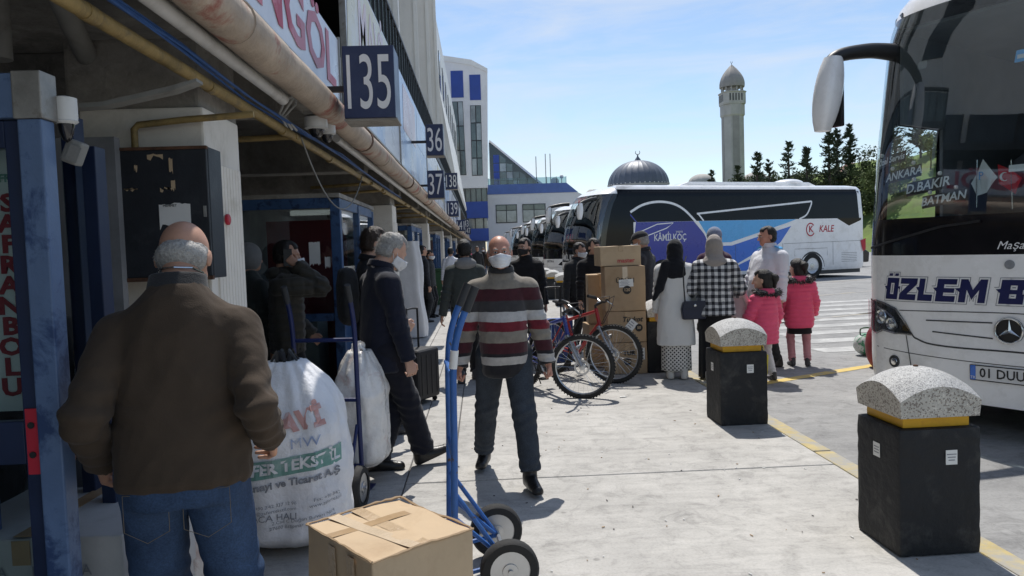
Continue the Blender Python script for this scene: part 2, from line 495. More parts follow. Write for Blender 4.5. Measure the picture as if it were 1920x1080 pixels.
def text(s, size, m, parent, mx=None, fn=None, name='lettering', sx=1.0, fit=None, fith=None, **kw):
    """flat lettering in the XZ plane facing -Y (u = x, v = z), or bent on a surface by fn(u, v, t)"""
    src = text_mesh(s, size, **kw)
    co = np.empty(len(src.vertices)*3); src.vertices.foreach_get('co', co); co = co.reshape(-1, 3)
    if fit:
        lo_, hi_ = co[:, 0].min(), co[:, 0].max(); sx = fit/(hi_-lo_); co[:, 0] -= (lo_+hi_)/2; co[:, 1] -= (co[:, 1].min()+co[:, 1].max())/2
        if fith: co[:, 1] *= fith/(co[:, 1].max()*2)
    pts = []
    for x, y, z in co:
        x *= sx
        if fn: pts.append(tuple(fn(x, y, z)))
        else: pts.append((x, -z, y))
    faces = [tuple(p.vertices) for p in src.polygons]
    me = bpy.data.meshes.new(name)
    me.from_pydata(pts, [], faces)
    me.materials.append(M[m] if isinstance(m, str) else m)
    o = bpy.data.objects.new(name, me); COL.objects.link(o)
    if parent: o.parent = parent
    if mx is not None: o.matrix_local = mx
    return o
def TM(loc, rz=0, rx=0): return Matrix.Translation(loc) @ Matrix.Rotation(rz, 4, 'Z') @ Matrix.Rotation(rx, 4, 'X')
# ================================================================ GROUND
g_ = MB().bx(-900, 900, -300, 1500, -.5, -.14).build('ground', mat('far_ground', (.22, .22, .21), .9, .15, .05))
tag(g_, kind='structure')
rd = MB(); rd.bx(2.49, 260, -40, 170, -.139, -.04); road = rd.build('road', 'road'); tag(road, kind='structure')
pf = MB(); pf.bx(-6, 2.36, -14, 82, -.138, -.010); platform = pf.build('platform', 'joint'); tag(platform, kind='structure')
rs_ = random.Random(3)
ys = [-14, -9.8, -6.9, -3.95, -1.0, 1.95] + [4.92 + 2.95*k for k in range(12)] + [48, 60, 82]
for (x0, x1) in ((-6, -3.2), (-3.19, -.884), (-.874, -.560), (-.550, -.247), (-.237, 2.354)):
    for a, b in zip(ys[:-1], ys[1:]):
        dz = rs_.uniform(-.0025, .0015)
        MB().bx(x0, x1, a+.005, b-.005, -.03, dz).build('slab', 'slab', platform, bevel=.004, segs=1)
kerb = empty('kerb'); tag(kerb, kind='structure')
kp = MB().bx(-.068, .068, -.74, .74, -.14, 0).build('kerb_stone', 'kerb_yellow', kerb, bevel=.012, loc=(2.426, -12, .002))
for k in range(1, 60): piece(kp, kerb, (2.426 + rs_.uniform(-.004, .004), -12 + 1.5*k, .002 + rs_.uniform(-.003, .003)))
# painted bay lines, parallel to the parked coaches
HX, HY = math.sin(R(63)), math.cos(R(63))
def road_line(name, x, y, length, w, m, ang=R(63), z=-.036):
    d = Vector((math.sin(ang), math.cos(ang), 0)); n = Vector((d.y, -d.x, 0))
    p = Vector((x, y, z)); b = MB()
    k = max(1, int(length/.5)); v = []; f = []
    for i in range(k+1):
        q = p + d*(length*i/k)
        j = rs_.uniform(-.006, .006)
        v += [q - n*(w/2+j), q + n*(w/2+j)]
    for i in range(k): f.append((2*i, 2*i+1, 2*i+3, 2*i+2))
    b.add(v, f); o = b.build(name, m, fixn=False); return o
bays = empty('bay_marking'); tag(bays, kind='structure')
for k in range(10):
    o = road_line('bay_line', 2.9, 7.98 + 4.6*k, 13.5 if k else 9, .14, 'line_yellow' if k == 0 else 'line_worn'); o.parent = bays
for k in range(9):
    o = road_line('crossing_stripe', 4.7 + .12*k, 10.3 + .95*k, 6.5, .42, 'line_white', R(84)); o.parent = bays
for yy in (23.5, 46):
    o = road_line('lane_line', 6, yy, 60, .12, 'line_white', R(88)); o.parent = bays

# hill on the right with grass
def hill_h(x, y):
    a = (x - 36)/26.0 + (y-95)/160.0
    t = min(1, max(0, a)); s = t*t*(3-2*t); q = min(1, max(0, (y-58)/32)); s *= q*q*(3-2*q)
    return -1 + 13.5*s + .5*math.sin(x*.21+y*.13)*s + .35*math.sin(x*.5-y*.3)*s
hv = []; hf = []
nx, ny = 60, 56
for j in range(ny):
    for i in range(nx):
        x = 20 + i*2.6; y = 56 + j*3.0
        hv.append((x, y, hill_h(x, y)))
for j in range(ny-1):
    for i in range(nx-1):
        a = j*nx+i; hf.append((a, a+1, a+nx+1, a+nx))
hb = MB(); hb.add(hv, hf)
hill = hb.build('hill', mat('hill_grass', (.115, .165, .035), .95, .35, .35, .6, 3, dirt=(.14, .13, .06), dscale=.15, dlim=(.5, .7)), smooth='all'); tag(hill, kind='structure')

# ================================================================ TERMINAL BUILDING (left)
tb = empty('terminal_building', (-3, 30, 0))
tag(tb, 'long terminal building with white fins above a low dark arcade of kiosks', 'building')
def tpart(b, name, m, **kw):
    o = b.build(name, m, None, **kw); o.parent = tb; o.matrix_parent_inverse = Matrix.Translation((3, -30, 0)); return o
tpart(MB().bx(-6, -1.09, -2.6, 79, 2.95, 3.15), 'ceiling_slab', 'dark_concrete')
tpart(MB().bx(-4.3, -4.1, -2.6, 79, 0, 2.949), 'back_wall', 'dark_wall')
tpart(MB().bx(-6, -1.35, -2.75, -2.61, 2.95, 14), 'end_wall', 'white_panel')
# edge beam: several stained concrete lengths
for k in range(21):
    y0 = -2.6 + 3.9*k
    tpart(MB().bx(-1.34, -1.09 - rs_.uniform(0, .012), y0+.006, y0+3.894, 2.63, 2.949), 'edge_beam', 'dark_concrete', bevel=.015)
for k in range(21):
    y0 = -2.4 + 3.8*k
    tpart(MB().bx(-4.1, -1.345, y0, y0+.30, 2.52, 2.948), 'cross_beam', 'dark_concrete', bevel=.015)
# columns, cream paint, fluted on the side towards the platform
def column(y):
    e = tpart(MB().bx(-1.88, -1.30, y, y+.52, 0, 2.26), 'column', 'white_column', bevel=.012)
    fl = MB()
    for k in range(9):
        yy = y + .10 + .045*k
        fl.tube([(-1.298, yy, .05), (-1.298, yy, 2.0)], .016, 6)
    o = fl.build('fluting', 'white_column', e, smooth=True); o['kind'] = 'stuff'
    cp = MB(); cp.bx(-1.96, -1.33, y+.04, y+.60, 2.262, 2.60)
    tpart(cp, 'column_head', 'dark_concrete', bevel=.02)
for y in (3.66, 11.3, 18.8, 26.3, 33.8, 41.3): column(y)
# upper floors
tpart(MB().bx(-6, -1.95, -2.6, 74, 3.151, 14), 'upper_wall', 'white_panel')
for k in range(19):                                # strip window behind the railing
    y0 = -2.4 + 3.9*k
    w = tpart(MB().bx(-1.948, -1.90, y0+.1, y0+3.8, 3.25, 4.75), 'window', 'dark_glass')
    fr = MB()
    for q in range(5): fr.bx(-1.90, -1.86, y0+.1+q*.92, y0+.16+q*.92, 3.25, 4.75)
    fr.bx(-1.90, -1.862, y0+.1, y0+3.85, 3.95, 4.0)
    fo = fr.build('window_frame', 'dark_metal'); fo.parent = w
    w2 = tpart(MB().bx(-1.948, -1.91, y0+1.3, y0+2.7, 6.0, 12.6), 'window', 'dark_glass')
# balcony ledge, its railing
for k in range(16):
    y0 = 6.1 + 3.9*k
    tpart(MB().bx(-1.9, -1.12, y0+.01, y0+3.89, 4.12, 4.28), 'ledge', 'dark_metal')
    rl = MB()
    for q in range(10): rl.bx(-1.17, -1.13, y0+.05+q*.39, y0+.085+q*.39, 4.281, 4.86)
    rl.bx(-1.18, -1.12, y0+.02, y0+3.88, 4.861, 4.90)
    tpart(rl, 'railing', 'dark_metal')
    tpart(MB().bx(-1.165, -1.155, y0+.02, y0+3.88, 4.30, 4.84), 'railing_glass', 'green_glass')
tpart(MB().bx(-1.9, -1.02, 4.35, 6.05, 3.62, 3.78), 'ledge', 'dark_metal')
# white fins, panel by panel
for k in range(7):
    y0 = 11.5 + 3.9*k
    if k == 5: continue
    zs = [4.905, 8.2, 11.5, 15.2]
    for a, b in zip(zs[:-1], zs[1:]):
        tp = .0 if k < 4 else .115*(k-3)/2
        xa, xb = -1.14 - tp*(a-4.9), -1.14 - tp*(b-4.9)
        P = [(-1.95, a), (xa, a), (xb, b), (-1.95, b)]
        o = MB().prism(P, lambda u, v, t: (u, t, v + (.012 if v > a else 0) - .012), y0, y0+.42)
        fin = tpart(o, 'fin_panel', 'white_panel', bevel=.01, segs=1)
        e = MB().prism([(xa-.05, a), (xa+.03, a), (xb+.03, b), (xb-.05, b)], lambda u, v, t: (u, t, v), y0-.03, y0-.002)
        eo = e.build('edge_trim', 'panel_edge'); eo.parent = fin
    # slanted white panel between the fins
# slanted outer wing of the far end
wing = MB().prism([(-2.6, 3.2), (-1.15, 5.4), (-2.45, 14.0), (-3.9, 15.5), (-6, 15.5), (-6, 3.2)], lambda u, v, t: (u, t, v), 39, 70)
tpart(wing, 'wing_wall', 'white_panel')

# ---- banners on the fascia
def banner(label, y0, y1, z0, z1, bm_, deco):
    e = empty('fascia_banner', (-1.05, y0, z0)); tag(e, label, 'banner', 'banners along the fascia')
    L, Hh = y1-y0, z1-z0
    nY = max(2, int(L/.5)); v = []; f = []
    b = MB()
    b.bx(-.035, 0, 0, L, 0, Hh)
    b.build('panel', bm_, e, bevel=.004, segs=1)
    MB().bx(-.04, .012, -.02, -.001, -.02, Hh+.02).build('side_trim', 'grey_steel', e)
    MB().bx(-.04, .012, L+.001, L+.02, -.02, Hh+.02).build('side_trim', 'grey_steel', e)
    MB().bx(-.04, .010, 0, L, -.022, -.001).build('lower_trim', 'grey_steel', e)
    if deco: deco(e, L, Hh)
    return e
def on_banner(u, v, t, L=0): return (.004 + t, u, v)
def deco1(e, L, Hh):
    text('BİNGÖL', .50, 'red_glare_print', e, fn=lambda u, v, t: (.004+t, u + L-1.55, v*1.0 + Hh/2-.01), bold=.012, extrude=.001, sx=1.45)
def strips(cols):
    def d(e, L, Hh):
        for (a, b, c0, c1, m) in cols:
            MB().prism([(a*L, c0*Hh), (b*L, c0*Hh), (b*L+.0, c1*Hh), (a*L+.12, c1*Hh)], lambda u, v, t: (t, u, v), .002, .004).build('printed_field', m, e)
    return d
M['b_yellow'] = mat('banner_yellow', (.56, .50, .30), .3, .1, 1.6, dirt=(.60, .57, .5), dscale=1.5, dlim=(.45, .6))
M['b_pink'] = mat('banner_pink', (.55, .40, .40), .3, .15, 2.)
M['b_blue'] = mat('banner_blue', (.34, .46, .66), .3, .12, 1.4, dirt=(.52, .58, .68), dscale=1.2, dlim=(.45, .62))
M['b_navy'] = mat('banner_navy', (.05, .09, .25), .3, .15, 1.4)
banner('white fascia banner with big red city lettering beside the sign 135', .2, 5.93, 2.72, 3.20, 'banner_white', deco1)
def deco2(e, L, Hh):
    strips([(.02, .97, .36, .98, 'b_yellow'), (.0, .6, .0, .3, 'b_blue')])(e, L, Hh)
    text('MAVİ', .62, 'b_pink', e, fn=lambda u, v, t: (.006+t, u + 1.6, v*1.3 + Hh*.66), bold=.01, extrude=.001, sx=1.2)
banner('tall yellow and pale blue fascia banner just behind the sign 135', 6.3, 10.3, 2.76, 4.10, 'banner_white', deco2)
def deco3(e, L, Hh):
    strips([(.0, .98, .0, .35, 'b_blue'), (.1, .5, .42, .92, 'b_pink'), (.55, .95, .5, .9, 'b_blue')])(e, L, Hh)
banner('pale blue printed fascia banner below the dark railing before the sign 36', 10.4, 15.6, 2.76, 4.10, 'b_blue', deco3)
banner('white fascia banner with blue fields between signs 37 and 138', 15.7, 22.6, 2.76, 3.9, 'banner_white', strips([(.05, .5, .1, .6, 'b_blue'), (.55, .97, .2, .9, 'b_yellow')]))
banner('pale fascia banner far along the row by the sign 139', 22.8, 30.5, 2.76, 3.9, 'banner_white', strips([(.05, .5, .3, .9, 'b_blue'), (.55, .97, .1, .5, 'b_navy')]))
banner('farthest white fascia banner before the tower', 30.7, 42, 2.76, 3.9, 'banner_white', strips([(.1, .5, .2, .8, 'b_navy')]))

# ---- platform number signs, boxes that stand out from the fascia
def number_sign(s, x0, x1, y, z0, z1, size, label, sx=.8):
    e = empty('number_sign', ((x0+x1)/2, y, z0)); tag(e, label, 'sign', 'platform number signs')
    w, h = x1-x0, z1-z0
    MB().bx(-w/2, w/2, 0, .30, 0, h).build('housing', 'sign_navy', e, bevel=.006)
    MB().bx(-w/2-.006, w/2+.006, .02, .28, -.012, -.001).build('base_plate', 'dark_concrete', e)
    text(s, size, 'sign_white', e, TM((0, -.003, h/2)), fit=w*.84, fith=h*.76, bold=0, extrude=.002, res=6)
    MB().bx(-w/2-.25, -w/2-.001, .17, .21, h*.45, h*.53).build('bracket', 'dark_metal', e)
number_sign('135', -.845, -.515, 4.9, 2.41, 2.87, .52, 'large navy platform sign reading 135', .62)
number_sign('36', -.80, -.53, 12.0, 3.07, 3.56, .48, 'navy platform sign reading 36, mounted high')
number_sign('37', -.89, -.60, 13.2, 2.48, 2.96, .48, 'navy platform sign reading 37, mounted low under 36')
number_sign('138', -1.0, -.63, 22.9, 3.43, 3.92, .48, 'upper far navy sign reading 138, under the fins', .55)
number_sign('139', -1.04, -.67, 24.5, 2.68, 3.18, .48, 'lower far navy sign reading 139, under its neighbour', .55)
number_sign('141', -1.05, -.66, 34, 2.45, 2.95, .42, 'small far navy platform sign reading 141', .6)
number_sign('143', -1.02, -.62, 44, 2.9, 3.4, .42, 'far navy platform sign reading 143, above 147', .6)
number_sign('147', -1.05, -.62, 52, 2.7, 3.2, .42, 'far navy platform sign reading 147', .6)

# ---- pipes and cables under the edge of the ceiling
def pipe(name, pts, r, m, label, n=14, collars=()):
    b = MB(); b.tube(pts, r, n); e = b.build(name, m, smooth=True); tag(e, label, 'pipe' if 'cable' not in name else 'cable')
    for (p, q) in collars: MB().tube([p, q], r*1.09, n).build('collar', m, e, smooth=True)
    return e
bp = empty('drain_pipe', (-1.0, 0, 2.52)); tag(bp, 'thick rusty beige pipe with red paint patches along the fascia', 'pipe')
for k in range(20):
    y0 = -2 + 4.0*k + (.62 if k > 1 else 0)
    y1 = -2 + 4.0*(k+1) + (.62 if k > 0 else 0)
    n = 10
    pts = [(.004*math.sin(k*3+i), y0+(y1-y0)*i/n, .0015*(y0+(y1-y0)*i/n)+.006*math.sin(k*2.1+i*.9)) for i in range(n+1)]
    MB().tube(pts, .093, 18).build('pipe_length', 'pipe_big', bp, smooth=True)
    MB().tube([(0, y1-.03, .0015*y1), (0, y1+.03, .0015*y1)], .101, 18).build('joint_collar', 'rust', bp, smooth=True)
    MB().tube([(0.0, y0+1.5+.3*math.cos(t), .0015*y0) for t in (0,)] + [(0, y0+1.22, .0015*y0)], .098, 18).build('clamp', 'pipe_big', bp, smooth=True)
# ledge of old mortar beside the pipe
for k in range(16):
    y0 = -2 + 4*k
    tpart(MB().bx(-1.085, -1.05, y0, y0+3.98, 2.615, 2.70), 'mortar_ledge', 'pipe_big', bevel=.01)
pp = [(-1.25, -2, 2.338), (-1.25, 2, 2.345), (-1.25, 5.2, 2.352), (-1.25, 12, 2.365), (-1.25, 30, 2.36), (-1.25, 60, 2.36)]
pipe('gas_pipe', pp, .028, 'pipe_brass', 'yellow brown pipe slung under the ceiling beside the blue cables', 12,
     [((-1.25, y, 2.345), (-1.25, y+.07, 2.345)) for y in (2.5, 3.6, 4.9, 6.4, 8.0, 10)])
pipe('water_pipe', [(-1.15, -2, 2.462), (-1.15, 4.55, 2.475)], .033, 'pipe_white', 'white plastic pipe ending near the dome cameras', 14, [((-1.15, 4.45, 2.475), (-1.15, 4.58, 2.476))])
pipe('water_pipe', [(-1.16, 6.3, 2.50), (-1.16, 30, 2.52)], .035, 'pipe_white', 'white plastic pipe farther along behind the rusty pipe', 12)
def sag(p, q, d, n=14): 
    p, q = Vector(p), Vector(q)
    return [tuple(p.lerp(q, i/n) - Vector((0, 0, d*4*(i/n)*(1-i/n)))) for i in range(n+1)]
cb = empty('blue_cable_bundle', (-1.25, 2, 2.4)); tag(cb, 'bundle of blue cables lying along the yellow brown pipe', 'cable')
for k in range(4):
    pts = []
    for y, dz in ((-2, .05), (1, .055), (2.4, .06), (3.3, .07), (4.2, .045), (5.3, .04), (7, .04), (12, .03)):
        pts.append((.018*math.sin(k*2+y), y-2, dz + .012*k*math.cos(y*.8) - .05+.04))
    MB().tube(pts, .006, 6).build('cable', 'cable_blue', cb, smooth=True)
dc = MB().tube(sag((-1.22, 5.3, 2.36), (-1.22, 8.0, 2.36), .42, 20), .006, 6); tag(dc.build('hanging_cable', 'pipe_grey', smooth=True), 'thin grey cable hanging in a loop under the dome cameras', 'cable')
lb = MB()
for k in range(3):
    lb.tube([(-1.25 + .02*k, 5.05+.05*k, 2.38), (-1.27, 4.95+.06*k, 2.46), (-1.24+.02*k, 4.99+.06*k, 2.55), (-1.18, 5.05, 2.60)], .008, 6)
tag(lb.build('cable_loop', 'pipe_white', smooth=True), 'white cable loops beside the dome cameras', 'cable')['kind'] = 'stuff'
pipe('conduit', [(-1.60, 3.60, 2.06), (-1.60, 3.60, 2.15), (-1.58, 3.60, 2.17), (-1.35, 3.6, 2.19), (-1.05, 3.62, 2.21)], .016, 'pipe_brass', 'bent conduit rising from the black cabinet', 10)
pipe('conduit', [(-2.0, 5.2, 2.33), (-1.22, 5.2, 2.35)], .02, 'pipe_brass', 'short brown pipe across the dark bay behind the column', 10)
pipe('waste_pipe', [(-1.98, 4.22, 2.35), (-1.80, 3.5, 2.60), (-1.72, 3.15, 2.76)], .05, 'pipe_grey', 'slanting grey waste pipe under the ceiling', 14)
pipe('waste_pipe', [(-1.72, 3.12, 2.948), (-1.72, 3.12, 2.70)], .055, 'pipe_grey', 'vertical grey pipe at the head of the slanting one', 14)
pipe('waste_pipe', [(-2.05, 3.35, 2.948), (-2.05, 3.35, 2.42)], .06, 'pipe_grey', 'vertical grey pipe deep under the ceiling', 14)
ct = MB().prism([(-1.95, 2.14), (-1.5, 2.16), (-1.22, 2.215), (-1.12, 2.25), (-1.12, 2.262), (-1.22, 2.235), (-1.5, 2.178), (-1.95, 2.155)], lambda u, v, t: (u, t, v), 3.10, 3.17)
tag(ct.build('cable_tray', 'pipe_grey'), 'thin grey strip running from the door head to the brown pipe', 'cable tray')
for yy in (8.6, 9.6, 12.5, 13.4, 15.5, 17, 20, 23): pipe('branch_pipe', [(-1.9, yy, 2.33 + .03*math.sin(yy*5)), (-1.2, yy+.05, 2.34)], .018, 'pipe_brass', {8.6: 'first', 9.6: 'second', 12.5: 'third', 13.4: 'fourth', 15.5: 'fifth', 17: 'sixth', 20: 'seventh', 23: 'eighth'}[yy] + ' small branch pipe across the arcade beyond the dome cameras', 8)

def dome_camera(loc, r, label, rz=0):
    e = empty('dome_camera', loc, rz); tag(e, label, 'camera')
    MB().lathe([(r*.55, .06), (r, .055), (r*1.02, .0), (r*.95, -.02)], n=20).build('housing', 'pipe_white', e, smooth=True)
    MB().lathe([(r*.72, -.021), (r*.70, -.03), (r*.60, -.05), (r*.36, -.072), (r*.05, -.08)], n=20).build('dome', 'bus_black', e, smooth=True)
    MB().lathe([(r*.95, -.012), (r*1.05, -.016), (r*.75, -.024)], n=20).build('ring', 'pipe_white', e, smooth=True)
dome_camera((-1.07, 5.10, 2.40), .075, 'white dome camera under the rusty pipe, the left of two')
dome_camera((-1.05, 5.34, 2.40), .062, 'white dome camera half hidden behind its twin under the rusty pipe')
tag(MB().bx(-1.13, -.97, 5.0, 5.45, 2.465, 2.485).build('mounting_plate', 'grey_steel'), 'steel plate that carries the two dome cameras', 'plate')
dome_camera((-1.262, 2.38, 1.985), .034, 'small white dome camera beside the blue door post')
fl = empty('flood_light', (-1.262, 2.42, 1.88)); tag(fl, 'small dusty floodlight under the door post camera', 'lamp')
MB().box((0, 0, 0), (.05, .05, .075), Matrix.Rotation(.4, 3, 'Y')).build('housing', 'pipe_grey', fl, bevel=.008)
MB().box((.012, -.030, -.008), (.036, .008, .05), Matrix.Rotation(.4, 3, 'Y')).build('lens', 'pipe_grey', fl)

# ---- black electrical cabinet on the column
cab = empty('electrical_cabinet', (-1.51, 3.655, 1.445)); tag(cab, 'black steel electrical cabinet with torn stickers on the cream column', 'cabinet')
MB().bx(-.275, .285, -.17, .0, 0, .60).build('case', 'black_box', cab, bevel=.006)
MB().bx(-.24, .282, -.188, -.171, .012, .588).build('door', 'black_box', cab, bevel=.004)
for k, (x0, x1, z0, z1) in enumerate(((-.275, .285, -.006, .012), (-.275, .285, .588, .602))): MB().bx(x0, x1, -.192, -.169, z0, z1).build('rim', 'rust', cab)
MB().bx(.26, .272, -.196, -.188, .28, .33).build('latch', 'grey_steel', cab)
def torn(name, parent, x0, x1, z0, z1, y, m, seed, n=12):
    r = random.Random(seed); top = [(x0+(x1-x0)*i/n, z1 + r.uniform(-.006, .004)) for i in range(n+1)]
    bot = [(x0+(x1-x0)*(n-i)/n, z0 + r.uniform(-.012, .02)) for i in range(n+1)]
    return MB().prism(top+bot, lambda u, v, t: (u, t, v), y-.0015, y).build(name, m, parent)
torn('torn_sticker', cab, .06, .20, .235, .345, -.189, 'paper', 4)
torn('torn_sticker', cab, .06, .12, .28, .30, -.1885, 'paper', 5)
for k, (x, z, w, h) in enumerate(((.02, .55, .07, .018), (.115, .48, .016, .07), (-.13, .41, .012, .03), (-.09, .405, .06, .012), (.07, .40, .05, .014), (.12, .41, .018, .04), (-.04, .50, .014, .02))):
    torn('sticker_remnant', cab, x, x+w, z, z+h, -.189, 'carton_pale', 11+k, 5)
text('MEHMET', .016, 'black_print', cab, TM((.11, -.192, .335)), extrude=.0005)
tag(MB().lathe([(.028, 0), (.028, .012), (.02, .016)], (0, 0, 0), 20, 'X').build('round_sign', 'red_print', loc=(-1.281, 3.86, 1.73)), 'little round red sign on the side of the cream column', 'sign')

# ---- kiosks
def kiosk(label, y, x_out, depth, wide, near=False, seed=0):
    """glazed kiosk; front pane faces the camera at y, side runs along the platform at x_out"""
    e = empty('shop_kiosk', (x_out, y, 0)); tag(e, label, 'kiosk', 'glazed kiosks under the arcade')
    w = wide
    bl = 'blue_frame'
    def post(x, yy, m=bl, s=.07, z1=2.04, sy=None): return MB().bx(x-s/2, x+s/2, yy, yy+(sy or s), 0, z1).build('post', m, e, bevel=.006)
    post(-.045, 0, s=.09); post(-w+.04, 0); post(-.04, depth-.07); post(-.04, depth*.5)
    for z0, z1, nm in ((1.965, 2.06, 'head_rail'), (.93, 1.0, 'middle_rail'), (0, .12, 'bottom_rail')):
        MB().bx(-w+.076, -.091, .006, .062, z0, z1).build(nm, bl, e, bevel=.004)
        MB().bx(-.066, -.014, .072, depth*.5-.001, z0, z1).build(nm, bl, e, bevel=.004)
        MB().bx(-.066, -.014, depth*.5+.071, depth-.071, z0, z1).build(nm, bl, e, bevel=.004)
    MB().bx(-w+.076, -.091, .028, .034, 1.001, 1.964).build('pane', 'pane', e)
    MB().bx(-w+.076, -.091, .028, .034, .121, .929).build('pane', 'pane', e)
    MB().bx(-.043, -.037, .072, depth*.5-.001, 1.001, 1.964).build('pane', 'pane', e)
    MB().bx(-.043, -.037, depth*.5+.071, depth-.071, .121, 1.964).build('pane', 'pane', e)
    MB().bx(-.045, -.035, .072, depth*.5-.001, .121, .929).build('lower_panel', 'blue_frame', e)
    MB().bx(-w, -.0, 0.0, depth, 2.061, 2.10).build('roof', 'dark_concrete', e)
    MB().bx(-w, -w+.03, .2, depth, .02, 2.0).build('back_panel', 'dark_wall', e)
    MB().bx(-w+.05, -.12, depth*.42, depth*.44, .02, 1.9).build('inner_wall', M['kiosk_red'] if seed % 2 == 0 else 'dark_wall', e)
    MB().bx(-w+.15, -.3, .25, .7, .02, .92).build('counter', 'carton_grey', e, bevel=.01)
    return e
M['kiosk_red'] = mat('kiosk_red_board', (.20, .022, .03), .6, .2, 3)
k2 = kiosk('blue framed glass kiosk behind the man on the phone', 6.9, -1.27, 2.2, .98, True, 0)
torn('notice', k2, -.30, -.20, 1.45, 1.66, .026, 'paper', 3)
torn('notice', k2, -.16, -.11, 1.42, 1.52, .026, 'paper', 6)
for q, (yy, nm) in enumerate(((14.4, 'second'), (22.0, 'third'), (29.5, 'fourth'), (37, 'fifth'))):
    kiosk(nm + ' blue framed kiosk down the arcade, counting from the phone man', yy, -1.3, 2.6, 1.5, False, q+1)

# near kiosk with the glass door at the left edge
kd = empty('shop_kiosk', (-1.26, 2.27, 0)); tag(kd, 'blue kiosk with a glass door and red lettered banner at the left edge', 'kiosk')
MB().bx(-.085, -.015, 0, .07, 0, 1.96).build('post', 'blue_lit_worn', kd, bevel=.005)
MB().bx(-.092, -.008, -.006, .08, 1.961, 2.10).build('post_cap', 'grey_steel', kd, bevel=.004)
MB().bx(-1.3, -.093, 0, .07, 1.965, 2.095).build('head_rail', 'blue_lit_worn', kd, bevel=.004)
dr = MB().bx(-.135, -.086, .02, .065, .03, 1.96).bx(-1.2, -1.12, .02, .065, .03, 1.96).bx(-1.119, -.136, .021, .064, .03, .16).bx(-1.119, -.136, .021, .064, .93, 1.06).bx(-1.119, -.136, .021, .064, 1.88, 1.96).build('door_frame', 'navy_frame', kd, bevel=.003)
MB().bx(-1.119, -.136, .04, .046, 1.061, 1.879).build('door_pane', 'door_glass', kd)
MB().bx(-1.119, -.136, .04, .046, .161, .929).build('door_pane', 'door_glass', kd)
lk = MB().bx(-.125, -.090, .012, .0195, .90, 1.10).build('lock_plate', 'red_print', kd)
MB().lathe([(.010, .008), (.010, .0115)], (-.108, 0, 1.05), 12, 'Y').build('key_hole', 'black_plastic', lk)
MB().lathe([(.010, .008), (.010, .0115)], (-.108, 0, .96), 12, 'Y').build('key_hole', 'black_plastic', lk)
MB().bx(-.19, -.14, .55, .63, 0, 1.96).build('post', 'navy_frame', kd, bevel=.004)
MB().bx(-.34, -.29, .70, .78, 0, 2.1).build('post', 'navy_frame', kd, bevel=.004)
MB().bx(-.288, -.191, .60, .606, 1.0, 1.95).build('side_pane', 'door_glass', kd)
MB().bx(-.29, -.19, .585, .62, .93, .999).build('side_rail', 'navy_frame', kd)
MB().bx(-1.35, -1.3, 0.0, 1.2, 0, 2.09).build('wall', 'dark_wall', kd)
MB().bx(-1.3, -.35, 1.15, 1.2, 0, 2.09).build('wall', 'dark_wall', kd)
bn = MB().bx(-.335, -.175, .20, .204, 1.06, 1.90).build('hanging_banner', mat('banner_mint', (.62, .68, .65), .6, .08, 3), kd)
M['shaded_red'] = mat('shaded_red_letters', (.27, .025, .035), .6, .15, 9)  # darker red: the shade on the letters is put into the colour
for k, ch in enumerate('SAFRANBOLU'):
    text(ch, .078, M['shaded_red'], bn, TM((-.247-.0025*k, .196, 1.73 - .066*k)), sx=1.25, bold=.003, extrude=.001)
text('SAFRAN', .035, 'green_print', bn, TM((-.245, .196, 1.81)), bold=.001, extrude=.001)
MB().bx(-.62, -.45, .35, .36, .4, 1.9).build('inner_board', M['kiosk_red'], kd)
MB().bx(-.50, -.42, .30, .33, .3, 1.95).build('inner_post', 'blue_frame', kd)

# white cloth screen, bin
cs = MB(); rings = []
for i in range(13):
    z = .02 + 1.72*i/12; ring = []
    for k in range(40):
        a = k/40*2*PI
        w = .30 - .04*(i/12) + .015*math.sin(i*.9); d = .17
        rr = 1 + .06*math.sin(a*7 + i*.3) + .03*math.sin(a*3 + i)
        ring.append((w*rr*math.copysign(abs(math.cos(a))**.7, math.cos(a)) - .03*(i/12), d*rr*math.copysign(abs(math.sin(a))**.7, math.sin(a)), z))
    rings.append(ring)
cs.loft(rings); o = cs.build('wrapped_display', mat('white_sheet', (.66, .66, .67), .6, .06, 4, .3, 10), smooth=True, loc=(-1.32, 13.5, 0))
tag(o, 'tall display stand wrapped in white sheeting behind the grey haired man', 'display stand')
bn_ = empty('waste_bin', (-1.16, 21.9, 0)); tag(bn_, 'dark green waste bin standing on the platform under the canopy', 'bin')
M['bin_green'] = mat('bin_green', (.03, .085, .035), .5, .12, 6)
MB().prism([(-.25, 0), (.25, 0), (.30, .98), (-.30, .98)], lambda u, v, t: (u, t, v), -.28, .28).build('tub', 'bin_green', bn_, bevel=.03)
MB().bx(-.33, .33, -.32, .32, .981, 1.06).build('lid', 'bin_green', bn_, bevel=.03)
for s in (-1, 1): MB().lathe([(.09, -.03), (.1, 0), (.09, .03)], (s*.2, .26, .1), 14, 'X').build('wheel', 'rubber', bn_)

